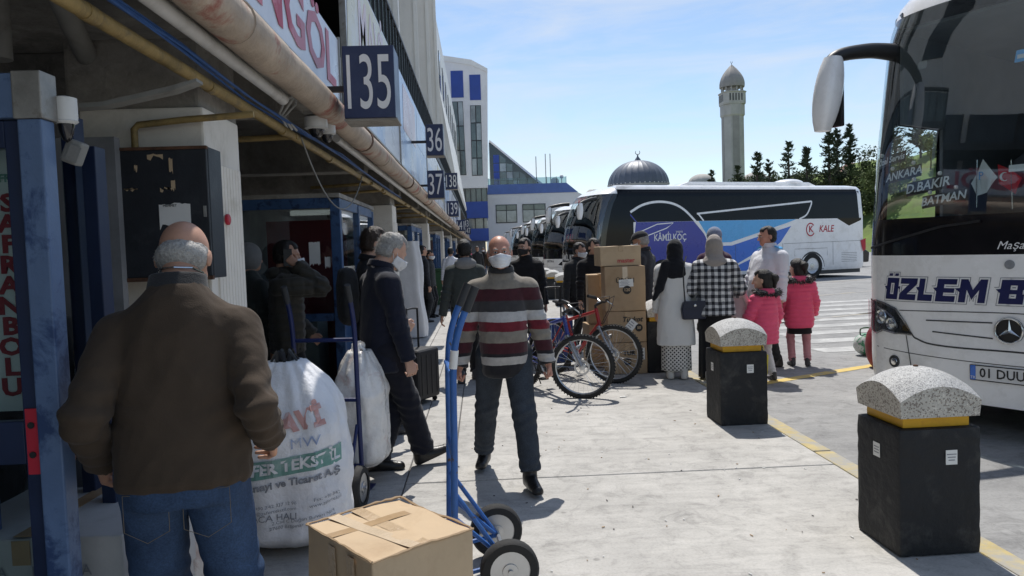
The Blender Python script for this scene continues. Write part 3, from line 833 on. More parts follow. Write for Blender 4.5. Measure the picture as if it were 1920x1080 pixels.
# ================================================================ FAR BUILDINGS
tw = empty('tower', (-1, 80, 0)); tag(tw, 'tall pale tower with two tall windows and blue panels above', 'building')
def twp(b, name, m, p=None, **kw):
    o = b.build(name, m, **kw); o.parent = p or tw
    o.matrix_parent_inverse = Matrix.Translation((1, -80, 0)) if p is None else Matrix.Identity(4); return o
sec = lambda pts, y0, y1: MB().prism(pts, lambda u, v, t: (u, t, v), y0, y1)
twp(sec([(-4.6, 8.2), (1.02, 8.2), (1.40, 20.7), (-.3, 21.6), (-3.35, 22.2), (-5.2, 22.2)], 80, 93), 'wall', 'tower_wall', bevel=.05)
twp(sec([(-3.8, 21.7), (-.3, 21.1), (1.4, 20.3), (1.4, 20.71), (-.3, 21.66), (-3.8, 22.26)], 79.9, 79.99), 'parapet', 'panel_edge')
def window(x0, x1, z0, z1, y, cols, rows, gl, fm='dark_metal', dx=0, mode=None):
    o = twp(sec([(x0, z0), (x1, z0), (x1+dx, z1), (x0+dx, z1)], y-.02, y+.03), 'window', gl)
    for c in range(cols):
        for r_ in range(rows):
            a0, a1 = x0+(x1-x0)*c/cols+.05, x0+(x1-x0)*(c+1)/cols-.05
            b0, b1 = z0+(z1-z0)*r_/rows+.06, z0+(z1-z0)*(r_+1)/rows-.06
            s0, s1 = dx*(b0-z0)/(z1-z0), dx*(b1-z0)/(z1-z0)
            g = MB().prism([(a0+s0, b0), (a1+s0, b0), (a1+s1, b1), (a0+s1, b1)], lambda u, v, t: (u, t, v), y-.05, y-.021)
            twp(g, 'pane', (M['green_glass'] if (c+r_) % 3 else M['pale_glass']) if gl == 'dark_metal' else gl, o)
            o.children[-1].matrix_parent_inverse = Matrix.Identity(4)
            o.children[-1].location = (0, 0, 0)
    return o
M['pale_glass'] = mat('pale_window_glass', (.30, .33, .32), .08, .5, .4, spec=.9)
# children of a window inherit the tower's offset through it, so they are built in the same world frame
window(-2.35, -1.22, 9.6, 17.35, 79.98, 2, 3, 'dark_metal', dx=-.1)
window(-.62, .52, 9.5, 16.9, 79.98, 2, 4, 'dark_metal', dx=.05)
for (x0, x1, z0, z1) in ((-2.5, -1.2, 17.75, 20.55), (-.55, .62, 17.45, 20.1)):
    twp(sec([(x0, z0), (x1, z0), (x1, z1), (x0, z1)], 79.95, 80.02), 'blue_panel', 'blue_panel')
twp(sec([(-3.2, 6.75), (.95, 6.75), (.95, 8.19), (-3.2, 8.19)], 80.3, 92), 'window_band', 'green_glass')
for k in range(8): twp(sec([(-3.2+.58*k, 6.75), (-3.12+.58*k, 6.75), (-3.12+.58*k, 8.19), (-3.2+.58*k, 8.19)], 80.2, 80.29), 'mullion', 'dark_metal')
twp(sec([(-3.4, 5.0), (.95, 5.0), (.95, 6.74), (-3.4, 6.74)], 79.6, 92), 'blue_band', 'blue_panel')
twp(sec([(-3.4, 3.9), (.85, 3.9), (.85, 4.99), (-3.4, 4.99)], 80.4, 92), 'window_band', 'pale_glass')
for k in range(5): twp(sec([(-3.2+.9*k, 3.9), (-3.1+.9*k, 3.9), (-3.1+.9*k, 4.99), (-3.2+.9*k, 4.99)], 80.3, 80.39), 'mullion', 'dark_metal')
twp(sec([(-3.6, 2.6), (.95, 2.6), (.95, 3.89), (-3.6, 3.89)], 79.6, 92), 'blue_band', 'blue_panel')
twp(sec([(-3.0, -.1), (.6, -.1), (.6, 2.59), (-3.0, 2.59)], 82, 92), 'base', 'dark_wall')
# spire of blue sheet peeping over the fins
bs = MB(); bs.add([(-5.5, 74, 14.02), (-3.0, 74, 14.02), (-3.0, 79, 14.02), (-5.5, 79, 14.02), (-4.6, 76, 24.2)], [(3, 2, 1, 0), (0, 1, 4), (1, 2, 4), (2, 3, 4), (3, 0, 4)])
tag(bs.build('roof_lantern', 'blue_roof'), 'pointed blue glazed roof peeping over the white fins', 'roof')

lb_ = empty('low_building', (6, 92, 0)); tag(lb_, 'low pale building with blue roof edge and sloped glass hall on top', 'building')
def lbp(b, name, m, p=None, **kw):
    o = b.build(name, m, **kw); o.parent = p or lb_
    if p is None: o.matrix_parent_inverse = Matrix.Translation((-6, -92, 0))
    return o
lbp(sec([(1.0, -.1), (14.5, -.1), (14.5, 6.9), (11.9, 8.2), (1.0, 8.2)], 90, 118), 'wall', 'tower_wall')
lbp(sec([(1.0, 8.21), (11.95, 8.21), (10.6, 9.35), (1.0, 9.35)], 89.9, 118), 'roof', 'blue_roof')
lbp(sec([(1.0, 9.36), (10.6, 9.36), (10.6, 10.1), (1.0, 10.1)], 90.1, 90.14), 'glass_railing', M['bus_side_glass'])
rr_ = MB()
for k in range(9): rr_.bx(1.2+1.17*k, 1.25+1.17*k, 90.05, 90.09, 8.6, 10.15)
lbp(rr_, 'railing_posts', 'dark_metal')['kind'] = 'stuff'
for (x0, x1) in ((2.0, 4.55), (5.2, 8.0)):
    o = lbp(sec([(x0, 4.75), (x1, 4.75), (x1, 6.95), (x0, 6.95)], 89.95, 90.02), 'window', 'dark_metal')
    for k in range(2):
        for z0, z1 in ((4.85, 6.2), (6.28, 6.87)):
            a = x0+.08+(x1-x0-.08)/2*k
            lbp(sec([(a, z0), (a+(x1-x0)/2-.14, z0), (a+(x1-x0)/2-.14, z1), (a, z1)], 89.92, 89.949), 'pane', M['pale_glass'] if z0 < 6 else M['green_glass'], o)
# sloped glass hall
lbp(sec([(1.6, 9.36), (8.8, 9.36), (8.8, 9.7), (1.75, 15.7), (1.6, 15.7)], 99.5, 112), 'hall_wall', 'dark_glass')
for k in range(8):
    x0 = 2.1+.86*k
    for r_ in range(5):
        z0 = 9.6+1.15*r_; z1 = z0+1.05
        zt = 15.2 - (x0+.75-1.75)*.851
        if z0+.3 > zt: continue
        p = [(x0, z0), (x0+.76, z0), (x0+.76, min(z1, zt)), (x0, min(z1, zt+.6))]
        lbp(sec(p, 99.42, 99.49), 'pane', 'blue_panel' if k == 0 else ('green_glass' if (k+r_) % 3 else 'pale_glass'))
lbp(sec([(8.9, 9.5), (9.0, 9.75), (1.75, 16.0), (1.6, 16.0), (1.6, 15.72), (1.75, 15.72)], 99.2, 112.2), 'hall_roof', 'panel_edge')
for k, (x, h) in enumerate(((7.4, 13.2), (8.6, 13.5), (9.2, 13.5))):
    tag(MB().tube([(x, 95, 9.36), (x, 95, h)], .05, 6).build('roof_mast', 'grey_steel'), ('left', 'middle', 'right')[k] + ' thin mast on the roof of the low building', 'mast', 'roof masts')
ant = empty('roof_antenna', (10.3, 95, 9.36)); tag(ant, 'satellite dish cluster at the right end of the blue roof', 'antenna')
MB().lathe([(.55, .2), (.4, .05), (.05, 0)], (-.6, -.3, .6), 16, 'Y').build('dish', 'pipe_white', ant, smooth=True)
MB().tube([(-.6, 0, 0), (-.6, -.2, .6)], .05, 6).build('dish_post', 'grey_steel', ant)
MB().tube([(.3, 0, 0), (.3, 0, 1.3)], .05, 6).build('mast', 'grey_steel', ant)
MB().ell((.3, 0, 1.2), (.25, .2, .25)).build('drum', 'pipe_white', ant, smooth=True)

# ---- mosque: ribbed dome and minaret
M['dome_lead'] = mat('dome_lead', (.12, .135, .165), .5, .12, .5, metal=.2)
M['minaret_stone'] = mat('minaret_concrete', (.46, .445, .41), .85, .12, .35, .2, 4, dirt=(.33, .325, .31), dscale=.22, dlim=(.5, .68))
M['minaret_lead'] = mat('minaret_cap_lead', (.30, .285, .265), .7, .15, .5)
mq = empty('mosque', (32.2, 150, 0)); tag(mq, 'mosque with a ribbed grey dome behind the white coach', 'mosque')
def ribbed(rad, h, n, p=.5, nr=18, sharp=1.0, amp=.03):
    b = MB(); rings = []
    for i in range(nr+1):
        t = i/nr
        r = rad*math.cos(t*PI/2*.985)**p if p != 1 else rad*math.cos(t*PI/2)
        z = h*math.sin(t*PI/2)
        ring = []
        for k in range(n*6):
            a = 2*PI*k/(n*6)
            w = abs(math.sin(a*n/2))
            rr = r*(1 + amp*(1-w**.35))
            ring.append((rr*math.cos(a), rr*math.sin(a), z))
        rings.append(ring)
    b.loft(rings); return b
ribbed(6.0, 5.0, 28, 1.0, 18, amp=.022).build('dome', 'dome_lead', mq, smooth=True, loc=(0, 0, 13.6))
MB().lathe([(6.4, 0), (6.4, 13.1), (6.15, 13.25), (6.15, 13.6)], n=40).build('drum', 'minaret_stone', mq, smooth=True)
MB().lathe([(.75, 18.4), (.5, 18.9), (.18, 19.3), (.1, 19.8)], n=16).build('finial', 'dome_lead', mq, smooth=True)
MB().tube([(.45*math.sin(a), 0, 20.2-.42*math.cos(a)) for a in [R(x) for x in range(-140, 141, 20)]], [.03+.05*math.cos(R(x)*.6) for x in range(-140, 141, 20)], 6).build('crescent', 'dome_lead', mq)
stu = MB()
for k in range(40):
    a = 2*PI*k/40
    stu.ell((6.12*math.cos(a), 6.12*math.sin(a), 13.75), (.13, .13, .13), 6, 4)
stu.build('stud_row', 'paper', mq)['kind'] = 'stuff'
for k, (dx, nm) in enumerate(((-5.2, 'left'), (5.2, 'right'))):
    e = empty('small_dome', (48.2 + dx, 143, 0)); tag(e, nm + ' small ribbed cupola at the foot of the minaret', 'dome')
    ribbed(2.6, 1.9, 14, 1.0, 8).build('dome', 'minaret_stone', e, smooth=True, loc=(0, 0, 13.0))
    MB().lathe([(2.6, 0), (2.6, 13.0)], n=24).build('drum', 'minaret_stone', e)
mi = empty('minaret', (48.2, 140, 0)); tag(mi, 'tall concrete minaret with a pointed ribbed cap', 'minaret')
def octa(r, ch):
    q = r-ch
    return [(q, -r), (r, -q), (r, q), (q, r), (-q, r), (-r, q), (-r, -q), (-q, -r)]
b = MB()
o1, o2 = octa(1.85, .95), octa(1.85, .95)
b.loft([[(x, y, 0) for x, y in o1], [(x, y, 27.0) for x, y in o2]]); sh = b.build('shaft', 'minaret_stone', mi, bevel=.06)
for a in range(4):
    an = a*PI/2
    m4 = Matrix.Rotation(an, 3, 'Z')
    MB().box(m4 @ Vector((0, -1.86, 13)), (1.25, .10, 26), m4).build('recess_strip', M['minaret_lead'], mi)
b = MB(); b.loft([[(x*k_, y*k_, z) for x, y in o1] for k_, z in ((1.02, 25.0), (1.10, 25.3), (1.10, 27.2))]); b.build('gallery_base', 'minaret_stone', mi, bevel=.04)
b = MB(); b.loft([[(x*k_, y*k_, z) for x, y in octa(1.85, .7)] for k_, z in ((1.12, 27.2), (1.15, 27.5), (1.15, 29.3), (1.22, 29.4), (1.22, 29.55))]); gp = b.build('gallery', 'minaret_stone', mi)
sl = None
for a in range(4):
    m4 = Matrix.Rotation(a*PI/2, 3, 'Z')
    for q in range(5):
        c = m4 @ Vector((-1.1+.55*q, -2.14, 28.45)); MB().box(c, (.2, .06, 1.3), m4).build('slit', 'dark_metal', gp)
for q in range(12):
    a = 2*PI*q/12+.13
    MB().tube([(1.9*math.cos(a), 1.9*math.sin(a), 29.55), (1.9*math.cos(a), 1.9*math.sin(a), 30.5)], .13, 6).build('colonnette', 'minaret_stone', mi)
MB().lathe([(1.1, 29.5), (1.1, 30.5)], n=16).build('core', 'minaret_stone', mi)
b = MB(); rings = []
for i in range(13):
    t = i/12; r = 2.22*(1-t**1.75)**.9*(1+.10*math.sin(t*PI)); z = 30.5+4.3*t
    rings.append([((r*(1+.035*(1-abs(math.sin(k*PI/6))**.5))+.02)*math.cos(2*PI*k/72), (r*(1+.035*(1-abs(math.sin(k*PI/6))**.5))+.02)*math.sin(2*PI*k/72), z) for k in range(72)])
b.loft(rings); b.build('cap', 'minaret_lead', mi, smooth=True)
MB().tube([(0, 0, 34.7), (0, 0, 35.1)], .06, 6).tube([(.18*math.sin(R(x)), 0, 35.25-.17*math.cos(R(x))) for x in range(-140, 141, 20)], .035, 5).build('finial', 'dome_lead', mi)

# ---- trees on the slope
def leafmat(name, col, var=.45): return mat(name, col, .8, var, .9, 0, spec=.2)
M['needle'] = leafmat('dark_needles', (.052, .070, .036))
M['needle2'] = leafmat('blue_needles', (.060, .078, .048))
M['leaf'] = leafmat('broad_leaves', (.080, .105, .040))
M['leaf2'] = leafmat('spring_leaves', (.125, .155, .055))
M['bark'] = mat('bark', (.09, .07, .055), .9, .3, 3)
def conifer(label, x, y, h, w, seed, m, lean=0, base=.12, dens=1.0):
    r = random.Random(seed); z0 = hill_h(x, y)-.2
    e = empty('conifer', (x, y, z0)); tag(e, label, 'tree', 'trees on the slope behind the coaches')
    tr = MB(); tr.tube([(0, 0, 0), (lean*.3, 0, h*.4), (lean*.7, 0, h*.75), (lean, 0, h)], [h*.024, h*.018, h*.010, .02], 7)
    cr = MB()
    for i in range(int(105*dens)):
        t = base + (1-base)*r.random()**.85; z = h*t
        ln = w*(1-t)**.62*r.uniform(.35, 1.15)+.22
        a = r.uniform(0, 2*PI); up = r.uniform(.0, .75)
        d = Vector((math.cos(a), math.sin(a), up)).normalized(); p0 = Vector((lean*t, 0, z))
        if i % 3 == 0: tr.tube([p0, p0+d*ln*.8], [.04, .012], 3, False)
        side = Vector((-d.y, d.x, 0))
        for q in range(15):
            s = r.uniform(.1, 1.05); c = p0 + d*ln*s + side*r.gauss(0, .16)*ln*(1.15-s*.7) + Vector((0, 0, r.uniform(-.10, .14)-.10*s*s))
            u = (d*r.uniform(.3, 1.2) + side*r.uniform(-1., 1.) + Vector((0, 0, r.uniform(-.1, .7)))).normalized()*r.uniform(.20, .50)
            v = u.cross(Vector((r.uniform(-1, 1), r.uniform(-1, 1), r.uniform(-.5, 1)))).normalized()*r.uniform(.06, .13)
            cr.add([c-u*.4-v, c-u*.4+v, c+u], [(0, 1, 2)])
    tr.build('trunk', 'bark', e, fixn=False); cr.build('crown', m, e, fixn=False)
    return e
def broadleaf(label, x, y, h, w, seed, m, z0=None, n=2200, trunk=.45, leaf=.21):
    r = random.Random(seed); z0 = hill_h(x, y)-.2 if z0 is None else z0
    e = empty('broadleaf_tree', (x, y, z0)); tag(e, label, 'tree', 'trees on the slope behind the coaches')
    tr = MB(); tr.tube([(0, 0, 0), (.1, .05, h*trunk*.6), (-.05, 0, h*trunk), (.05, 0, h*.8)], [h*.022, h*.017, h*.013, h*.005], 7)
    cl = []
    for k in range(13):
        a = r.uniform(0, 2*PI); t = r.uniform(.0, 1); rr = w*math.sqrt(r.random())*(.95-.5*abs(t-.35))
        c = Vector((rr*math.cos(a), rr*math.sin(a), h*(trunk+(1-trunk)*t*.92)))
        tr.tube([(0, 0, h*trunk*.9), c*.6 + Vector((0, 0, h*trunk*.35)), c], [h*.008, h*.006, .015], 4, False)
        cl.append((c, w*r.uniform(.26, .46)))
    cr = MB()
    for q in range(n):
        c, s = r.choice(cl); d = Vector((r.gauss(0, 1), r.gauss(0, 1), r.gauss(0, .8))); d = d.normalized()*s*r.random()**.45
        p = c + d; u = Vector((r.gauss(0, 1), r.gauss(0, 1), r.gauss(0, 1))).normalized()*leaf*r.uniform(.6, 1.3)
        v = u.cross(Vector((r.gauss(0, 1), r.gauss(0, 1), r.gauss(0, 1)))).normalized()*leaf*r.uniform(.35, .7)
        cr.add([p-u, p+v, p+u, p-v], [(0, 1, 2, 3)])
    tr.build('trunk', 'bark', e, fixn=False); cr.build('crown', m, e, fixn=False)
    return e
CN = [  # px-matched spots: x, y, top z
    ('dark conifer right beside the minaret foot', 33.9, 97, 11.4, 1.7, 1, 'needle'), ('bushy dark conifer, second from the minaret', 36.3, 97, 13.0, 2.2, 2, 'needle'),
    ('ragged conifer with a thin crown left of the lamp post', 38.9, 99, 12.3, 2.3, 3, 'needle2'), ('tall ragged conifer behind the lamp post', 40.8, 97, 14.3, 2.6, 4, 'needle2'),
    ('loose conifer right of the lamp post', 43.2, 97, 13.6, 2.4, 5, 'needle2'), ('tall dense conifer standing on a bare trunk', 45.7, 96, 15.6, 2.5, 6, 'needle'),
    ('spindly conifer behind the coach mirror', 47.6, 98, 16.0, 2.0, 7, 'needle2'), ('small conifer at the top right of the slope', 51.0, 101, 17.0, 1.6, 8, 'needle'),
    ('tiny far conifer left of the minaret', 40.6, 130, 14.2, 1.6, 9, 'needle'), ('conifer seen through the coach windshield, left', 54.5, 96, 16.6, 2.6, 10, 'needle'),
    ('conifer seen through the coach windshield, right', 58.5, 97, 17.8, 2.6, 12, 'needle2')]
for (lab, x, y, zt, w, sd_, m) in CN: conifer(lab, x, y, zt - hill_h(x, y) + .2, w, sd_, m, lean=rs_.uniform(-.3, .3), base=.30 if 'bare' in lab else .1)
BL = [('olive green bush on the slope below the ragged conifers', 42.4, 93, 3.4, 2.2, 21, 'leaf'), ('low bush on the slope under the dense conifer', 44.8, 92, 3.6, 2.2, 22, 'leaf'),
      ('round bush to the right of the dense conifer trunk', 47.2, 91, 3.8, 2.2, 23, 'leaf'), ('green tree with a slender trunk by the coach edge', 49.2, 90, 4.6, 2.3, 24, 'leaf2'),
      ('broad tree just left of the near coach edge', 51.6, 90, 5.2, 2.3, 25, 'leaf2'), ('leafy tree seen through the windshield', 55.5, 90, 4.5, 2.5, 26, 'leaf2')]
for (lab, x, y, h, w, sd_, m) in BL: broadleaf(lab, x, y, h, w, sd_, m, trunk=.28 if 'bush' in lab else .42)
MORE = [(34.8, 101, 2.6, 2.2), (37.6, 103, 3.0, 2.4), (39.9, 102, 2.7, 2.2), (42.0, 104, 3.4, 2.5), (44.5, 101, 3.4, 2.4), (46.4, 104, 3.8, 2.5), (48.2, 100, 3.2, 2.4), (50.2, 97, 3.0, 2.4), (52.8, 102, 4.2, 3.0)]
for k, (x, y, h, w) in enumerate(MORE):
    broadleaf('dull green shrub in the belt behind the conifers, %s from the minaret side' % ('first', 'second', 'third', 'fourth', 'fifth', 'sixth', 'seventh', 'eighth', 'ninth')[k], x, y, h, w, 60+k, 'leaf' if k % 3 else 'leaf2', z0=max(7.4, hill_h(x, y)-.2), n=1300, trunk=.2, leaf=.19)
lp = empty('street_lamp', (40.6, 92, hill_h(40.6, 92)-.3)); tag(lp, 'thin grey street lamp on the slope among the conifers', 'street lamp')
MB().tube([(0, 0, 0), (0, 0, 8.0), (-.15, 0, 8.5), (-.9, 0, 8.75)], .07, 6).build('pole', 'grey_steel', lp)
MB().box((-1.2, 0, 8.75), (.7, .22, .12)).build('lamp_head', 'grey_steel', lp, bevel=.03)
hs = empty('house', (57.6, 112, 6.2)); tag(hs, 'small far house with a pinkish roof half hidden by trees', 'house')
MB().bx(-3.4, 3.4, -3, 3, -2, 4.6).build('wall', 'white_column', hs)
MB().add([(-3.8, -3.4, 4.6), (3.8, -3.4, 4.6), (3.8, 3.4, 4.6), (-3.8, 3.4, 4.6), (-1.5, 0, 6.8), (1.5, 0, 6.8)], [(3, 2, 1, 0), (0, 1, 5, 4), (1, 2, 5), (2, 3, 4, 5), (3, 0, 4)]).build('roof', mat('roof_tile', (.30, .17, .14), .8, .2, 2), hs)
for k in range(3): MB().bx(-2.6+2*k, -1.7+2*k, -3.04, -2.99, 1.5, 3.2).build('window', 'dark_glass', hs)
# ================================================================ COACHES
# local frame: nose at y = 0, +Y forward, x = +W is the coach's right side, z = 0 on the road
CW = 1.275
def coach_plan(x, n, D):
    a = min(abs(x)/CW, 1); return -D*(1-(1-a**n)**(1/n))
class Coach:
    def __init__(s, n, D, L, bz, bb, zs, cls, inset):
        s.n, s.D, s.L, s.bz, s.bb, s.zs, s.inset = n, D, L, bz, bb, zs, inset
        NF = 44; s.NF = NF
        xs = [CW*math.sin(-PI/2 + PI*i/NF) for i in range(NF+1)]
        s.xs = xs
        ysd = [1.3, 1.5, 1.9, 2.6, 3.6, 5, 6.5, 8, 9.4, 10.3, 11.2, L-1.2, L-.35, L-.1, L]
        s.outline = []
        for x in xs: s.outline.append((x, coach_plan(x, n, D), 1))          # left to right round the nose
        for y in ysd: s.outline.append((CW - (.05 if y > L-.2 else 0) - (.1 if y == L else 0), -y, 0))
        for y in reversed(ysd): s.outline.append((-(CW - (.05 if y > L-.2 else 0) - (.1 if y == L else 0)), -y, 0))
        s.parts = {}
        for i in range(len(zs)-1):
            for k in range(len(s.outline)):
                k2 = (k+1) % len(s.outline)
                zm = (zs[i]+zs[i+1])/2
                a, b = s.outline[k], s.outline[k2]
                nm = cls((a[0]+b[0])/2, (a[1]+b[1])/2, zm, a[2] and b[2])
                if nm is None: continue
                mb = s.parts.setdefault(nm, MB())
                mb.add([s.pt(k, zs[i]), s.pt(k2, zs[i]), s.pt(k2, zs[i+1]), s.pt(k, zs[i+1])], [(0, 1, 2, 3)])
    def back(s, z): return float(np.interp(z, s.bz, s.bb))
    def ins(s, z): return float(np.interp(z, *s.inset))
    def pt(s, k, z):
        x, y, f = s.outline[k]
        b = s.back(z); sc = 1 - s.ins(z)/CW
        return (x*sc, (y - b) if f else (y + (s.ins(z) if y < -s.L+.5 else 0)), z)
    def roof(s, z=None):
        z = z or s.zs[-1]
        v = [s.pt(k, z) for k in range(len(s.outline))]
        return MB().add(v, [tuple(range(len(v)))])
    def front(s, x, z, t=0):                     # a point on the nose, t metres proud
        sc = 1 - s.ins(z)/CW; q = x/sc
        y = coach_plan(q, s.n, s.D) - s.back(z)
        e = .01; dy = (coach_plan(min(q+e, CW), s.n, s.D) - coach_plan(max(q-e, -CW), s.n, s.D))/(2*e)
        nr = Vector((-dy, 1, 0)).normalized()
        return (x + nr.x*t, y + nr.y*t, z)
    def side(s, u, z, t=0):                      # left side: u metres behind the nose
        return (-CW*(1 - s.ins(z)/CW) - t, -u, z)
def weld(o):
    bm = bmesh.new(); bm.from_mesh(o.data); bmesh.ops.remove_doubles(bm, verts=bm.verts, dist=.0005)
    bmesh.ops.recalc_face_normals(bm, faces=bm.faces); bm.to_mesh(o.data); bm.free()
    o.data.shade_smooth(); o.data.set_sharp_from_angle(angle=R(32))

def patch(fn, poly, t, n=10):
    """fill a polygon (u, v) on a curved surface: cut into strips"""
    from mathutils.geometry import tessellate_polygon
    bm = bmesh.new()
    vs = [bm.verts.new((u, v, 0)) for u, v in poly]; bm.faces.new(vs)
    us = [p[0] for p in poly]; lo, hi = min(us), max(us)
    for i in range(1, n):
        c = lo+(hi-lo)*i/n
        bmesh.ops.bisect_plane(bm, geom=bm.verts[:]+bm.edges[:]+bm.faces[:], plane_co=(c, 0, 0), plane_no=(1, 0, 0))
    bmesh.ops.triangulate(bm, faces=bm.faces)
    mb = MB(); bm.verts.index_update()
    mb.add([fn(v.co.x, v.co.y, t) for v in bm.verts], [tuple(v.index for v in f.verts) for f in bm.faces]); bm.free()
    return mb
def line(fn, pts, t, w):
    """thin strip along a (u, v) polyline lying on a surface"""
    mb = MB(); L_ = []; n = len(pts)
    for i, (u, v) in enumerate(pts):
        a, b = pts[max(0, i-1)], pts[min(n-1, i+1)]
        d = Vector((b[0]-a[0], b[1]-a[1])); d.normalize(); q = Vector((-d.y, d.x))*w/2
        L_ += [fn(u+q.x, v+q.y, t), fn(u-q.x, v-q.y, t)]
    mb.add(L_, [(2*i, 2*i+1, 2*i+3, 2*i+2) for i in range(n-1)]); return mb
def arcpts(pts, n=24):
    """smooth curve through points (Catmull-Rom)"""
    P = [pts[0]]+list(pts)+[pts[-1]]; out = []
    for i in range(1, len(P)-2):
        for k in range(n//(len(P)-3)+1):
            t = k/(n//(len(P)-3)+1)
            q = []
            for d in (0, 1):
                a, b, c, e = P[i-1][d], P[i][d], P[i+1][d], P[i+2][d]
                q.append(.5*((2*b)+(-a+c)*t+(2*a-5*b+4*c-e)*t*t+(-a+3*b-3*c+e)*t**3))
            out.append(tuple(q))
    out.append(tuple(pts[-1])); return out

def wheel(parent, x, y, r, out):
    w = MB(); w.lathe([(r*.62, -.15), (r*.96, -.15), (r, -.11), (r, .11), (r*.96, .15), (r*.62, .15)], n=36, axis='X', cap=False)
    t = w.build('wheel', 'rubber', parent, smooth=True, loc=(x, y, r))
    MB().lathe([(r*.63, out*.02), (r*.60, out*.12), (r*.4, out*.06), (r*.25, out*.05), (r*.22, out*.13), (.02, out*.14)], n=28, axis='X').build('rim', 'alu', t, smooth=True)

# ---------------------------------------------------------------- the near white coach
def cls_near(x, y, z, fr):
    if z < 1.375: return 'body'
    if fr:
        if z > 3.42: return 'body'
        if z < 1.68: return 'front_band'
        if abs(x) > 1.255: return 'pillar'
        return 'windshield'
    if z > 3.42 or y < -12.1: return 'body'
    if x > 0 and 1.68 < z < 2.55 and y > -1.55: return None
    return 'window_band' if z > 1.68 else 'body'
ZN = [.23, .33, .5, .75, 1.0, 1.2, 1.375, 1.52, 1.68, 1.9, 2.2, 2.55, 2.9, 3.13, 3.3, 3.42, 3.52, 3.60, 3.66, 3.70]
CN_ = Coach(3.2, .6, 12.6, [0, 1.4, 2.2, 3.13, 3.5, 3.65, 3.72], [0, 0, .06, .2, .33, .45, .6], ZN, cls_near,
            ([0, .25, .36, 1.4, 3.3, 3.55, 3.66, 3.72], [.05, .05, 0, 0, .05, .09, .16, .28]))
ob = empty('coach', (3.88, 5.33, 0), PI/2 + R(90-58)); ob.rotation_euler.z = R(180-58)
tag(ob, 'big white coach with navy lettering and destination plates in its windshield, nose at the kerb', 'coach', 'coaches parked nose to the platform')
NM = {'body': ('body', 'bus_white'), 'front_band': ('front_band', 'bus_black'), 'pillar': ('pillar', 'bus_black'), 'windshield': ('windshield', 'bus_glass'), 'window_band': ('side_glass', 'bus_dark')}
for k, mb in CN_.parts.items(): weld(mb.build(NM[k][0], NM[k][1], ob, fixn=False))
CN_.roof().build('roof', 'bus_white', ob)
MB().bx(-1.2, 1.2, -12.3, -.45, .16, .30).build('underbody', 'bus_grey', ob)
# inside: lining, floor, dashboard, seats
li = MB(); CI = 1.20
li.bx(-CI, CI, -12.2, -1.0, 1.22, 1.28)
li.bx(-CI, CI, -12.2, -.75, 3.38, 3.41)
li.bx(-CI-.03, -CI, -12.2, -1.0, 1.0, 3.4); li.bx(CI, CI+.03, -12.2, -1.52, 1.0, 3.4); li.bx(CI, CI+.03, -1.519, -.8, 2.56, 3.4); li.bx(CI, CI+.03, -1.519, -.7, .6, 1.67)
li.bx(-CI, CI, -12.25, -12.2, 1.0, 3.4)
M['interior'] = mat('coach_interior', (.17, .18, .19), .8, .15, 3)
li.build('lining', 'interior', ob)
MB().bx(-1.17, 1.17, -1.0, -.42, 1.0, 1.64).build('dashboard', 'bus_grey', ob, bevel=.05)
M['seat_cloth'] = mat('coach_seat_cloth', (.12, .035, .05), .9, .3, 12)
st = MB().bx(-.22, .22, -.25, .25, .0, .2); st.prism([(-.22, .2), (.22, .2), (.2, 1.0), (-.2, 1.0)], lambda u, v, t: (u, t, v), -.32, -.2)
st0 = st.build('seat', 'seat_cloth', ob, bevel=.03, loc=(.88, -3.0, 1.3))
for q in range(3):
    for x in (-.9, -.42, .42, .88):
        if (q, x) != (0, .88): piece(st0, ob, (x, -3.0-.85*q, 1.3))
piece(st0, ob, (-.72, -1.7, 1.29))
MB().tube([(-.72+.24*math.cos(a), -1.15+.10*math.sin(a), 1.80+.2*math.sin(a)) for a in [2*PI*k/20 for k in range(20)]], .018, 6, closed=True).build('steering_wheel', 'black_plastic', ob, smooth=True)
fr = CN_.front
FN = lambda x0, z0: (lambda u, v, t: fr(x0-u, z0+v, t+.004))
# headlamp
hl = [(1.215, .985), (1.10, .985), (.992, .966), (.879, .926), (.789, .814), (.727, .724), (.897, .722), (1.016, .737), (1.104, .70), (1.20, .72)]
M['lamp_dark'] = mat('headlamp_inside', (.10, .105, .11), .12, .5, 14, metal=.75)
M['lamp_clear'] = glass('headlamp_lens', (.9, .92, .93))
hd = patch(fr, hl, .004, 16).build('headlamp', 'lamp_dark', ob, smooth='all')
line(fr, hl+[hl[0]], .007, .016).build('rim', 'chrome', hd)
line(fr, [(1.08, .93), (.98, .90), (.90, .85), (.86, .77)], .012, .02).build('reflector', 'chrome', hd)
for (x, z, rr) in ((1.03, .85, .062), (.925, .80, .050)):
    c = Vector(fr(x, z, .008)); d = (Vector(fr(x, z, .05)) - c).normalized(); q = d.to_track_quat('Z', 'Y').to_matrix()
    b = MB(); b.lathe([(rr, 0), (rr*.95, .012), (rr*.7, .004), (rr*.35, .012), (.005, .02)], n=24)
    b.v = [tuple(q @ Vector(p) + c) for p in b.v]; b.build('lamp_bowl', 'chrome', hd, smooth=True)
patch(fr, hl, .026, 16).build('lens', 'lamp_clear', hd, smooth='all')
hd2 = patch(fr, [(-x, z) for x, z in reversed(hl)], .004, 16).build('headlamp', 'lamp_dark', ob, smooth='all')
line(fr, [(-x, z) for x, z in hl+[hl[0]]], .007, .016).build('rim', 'chrome', hd2)
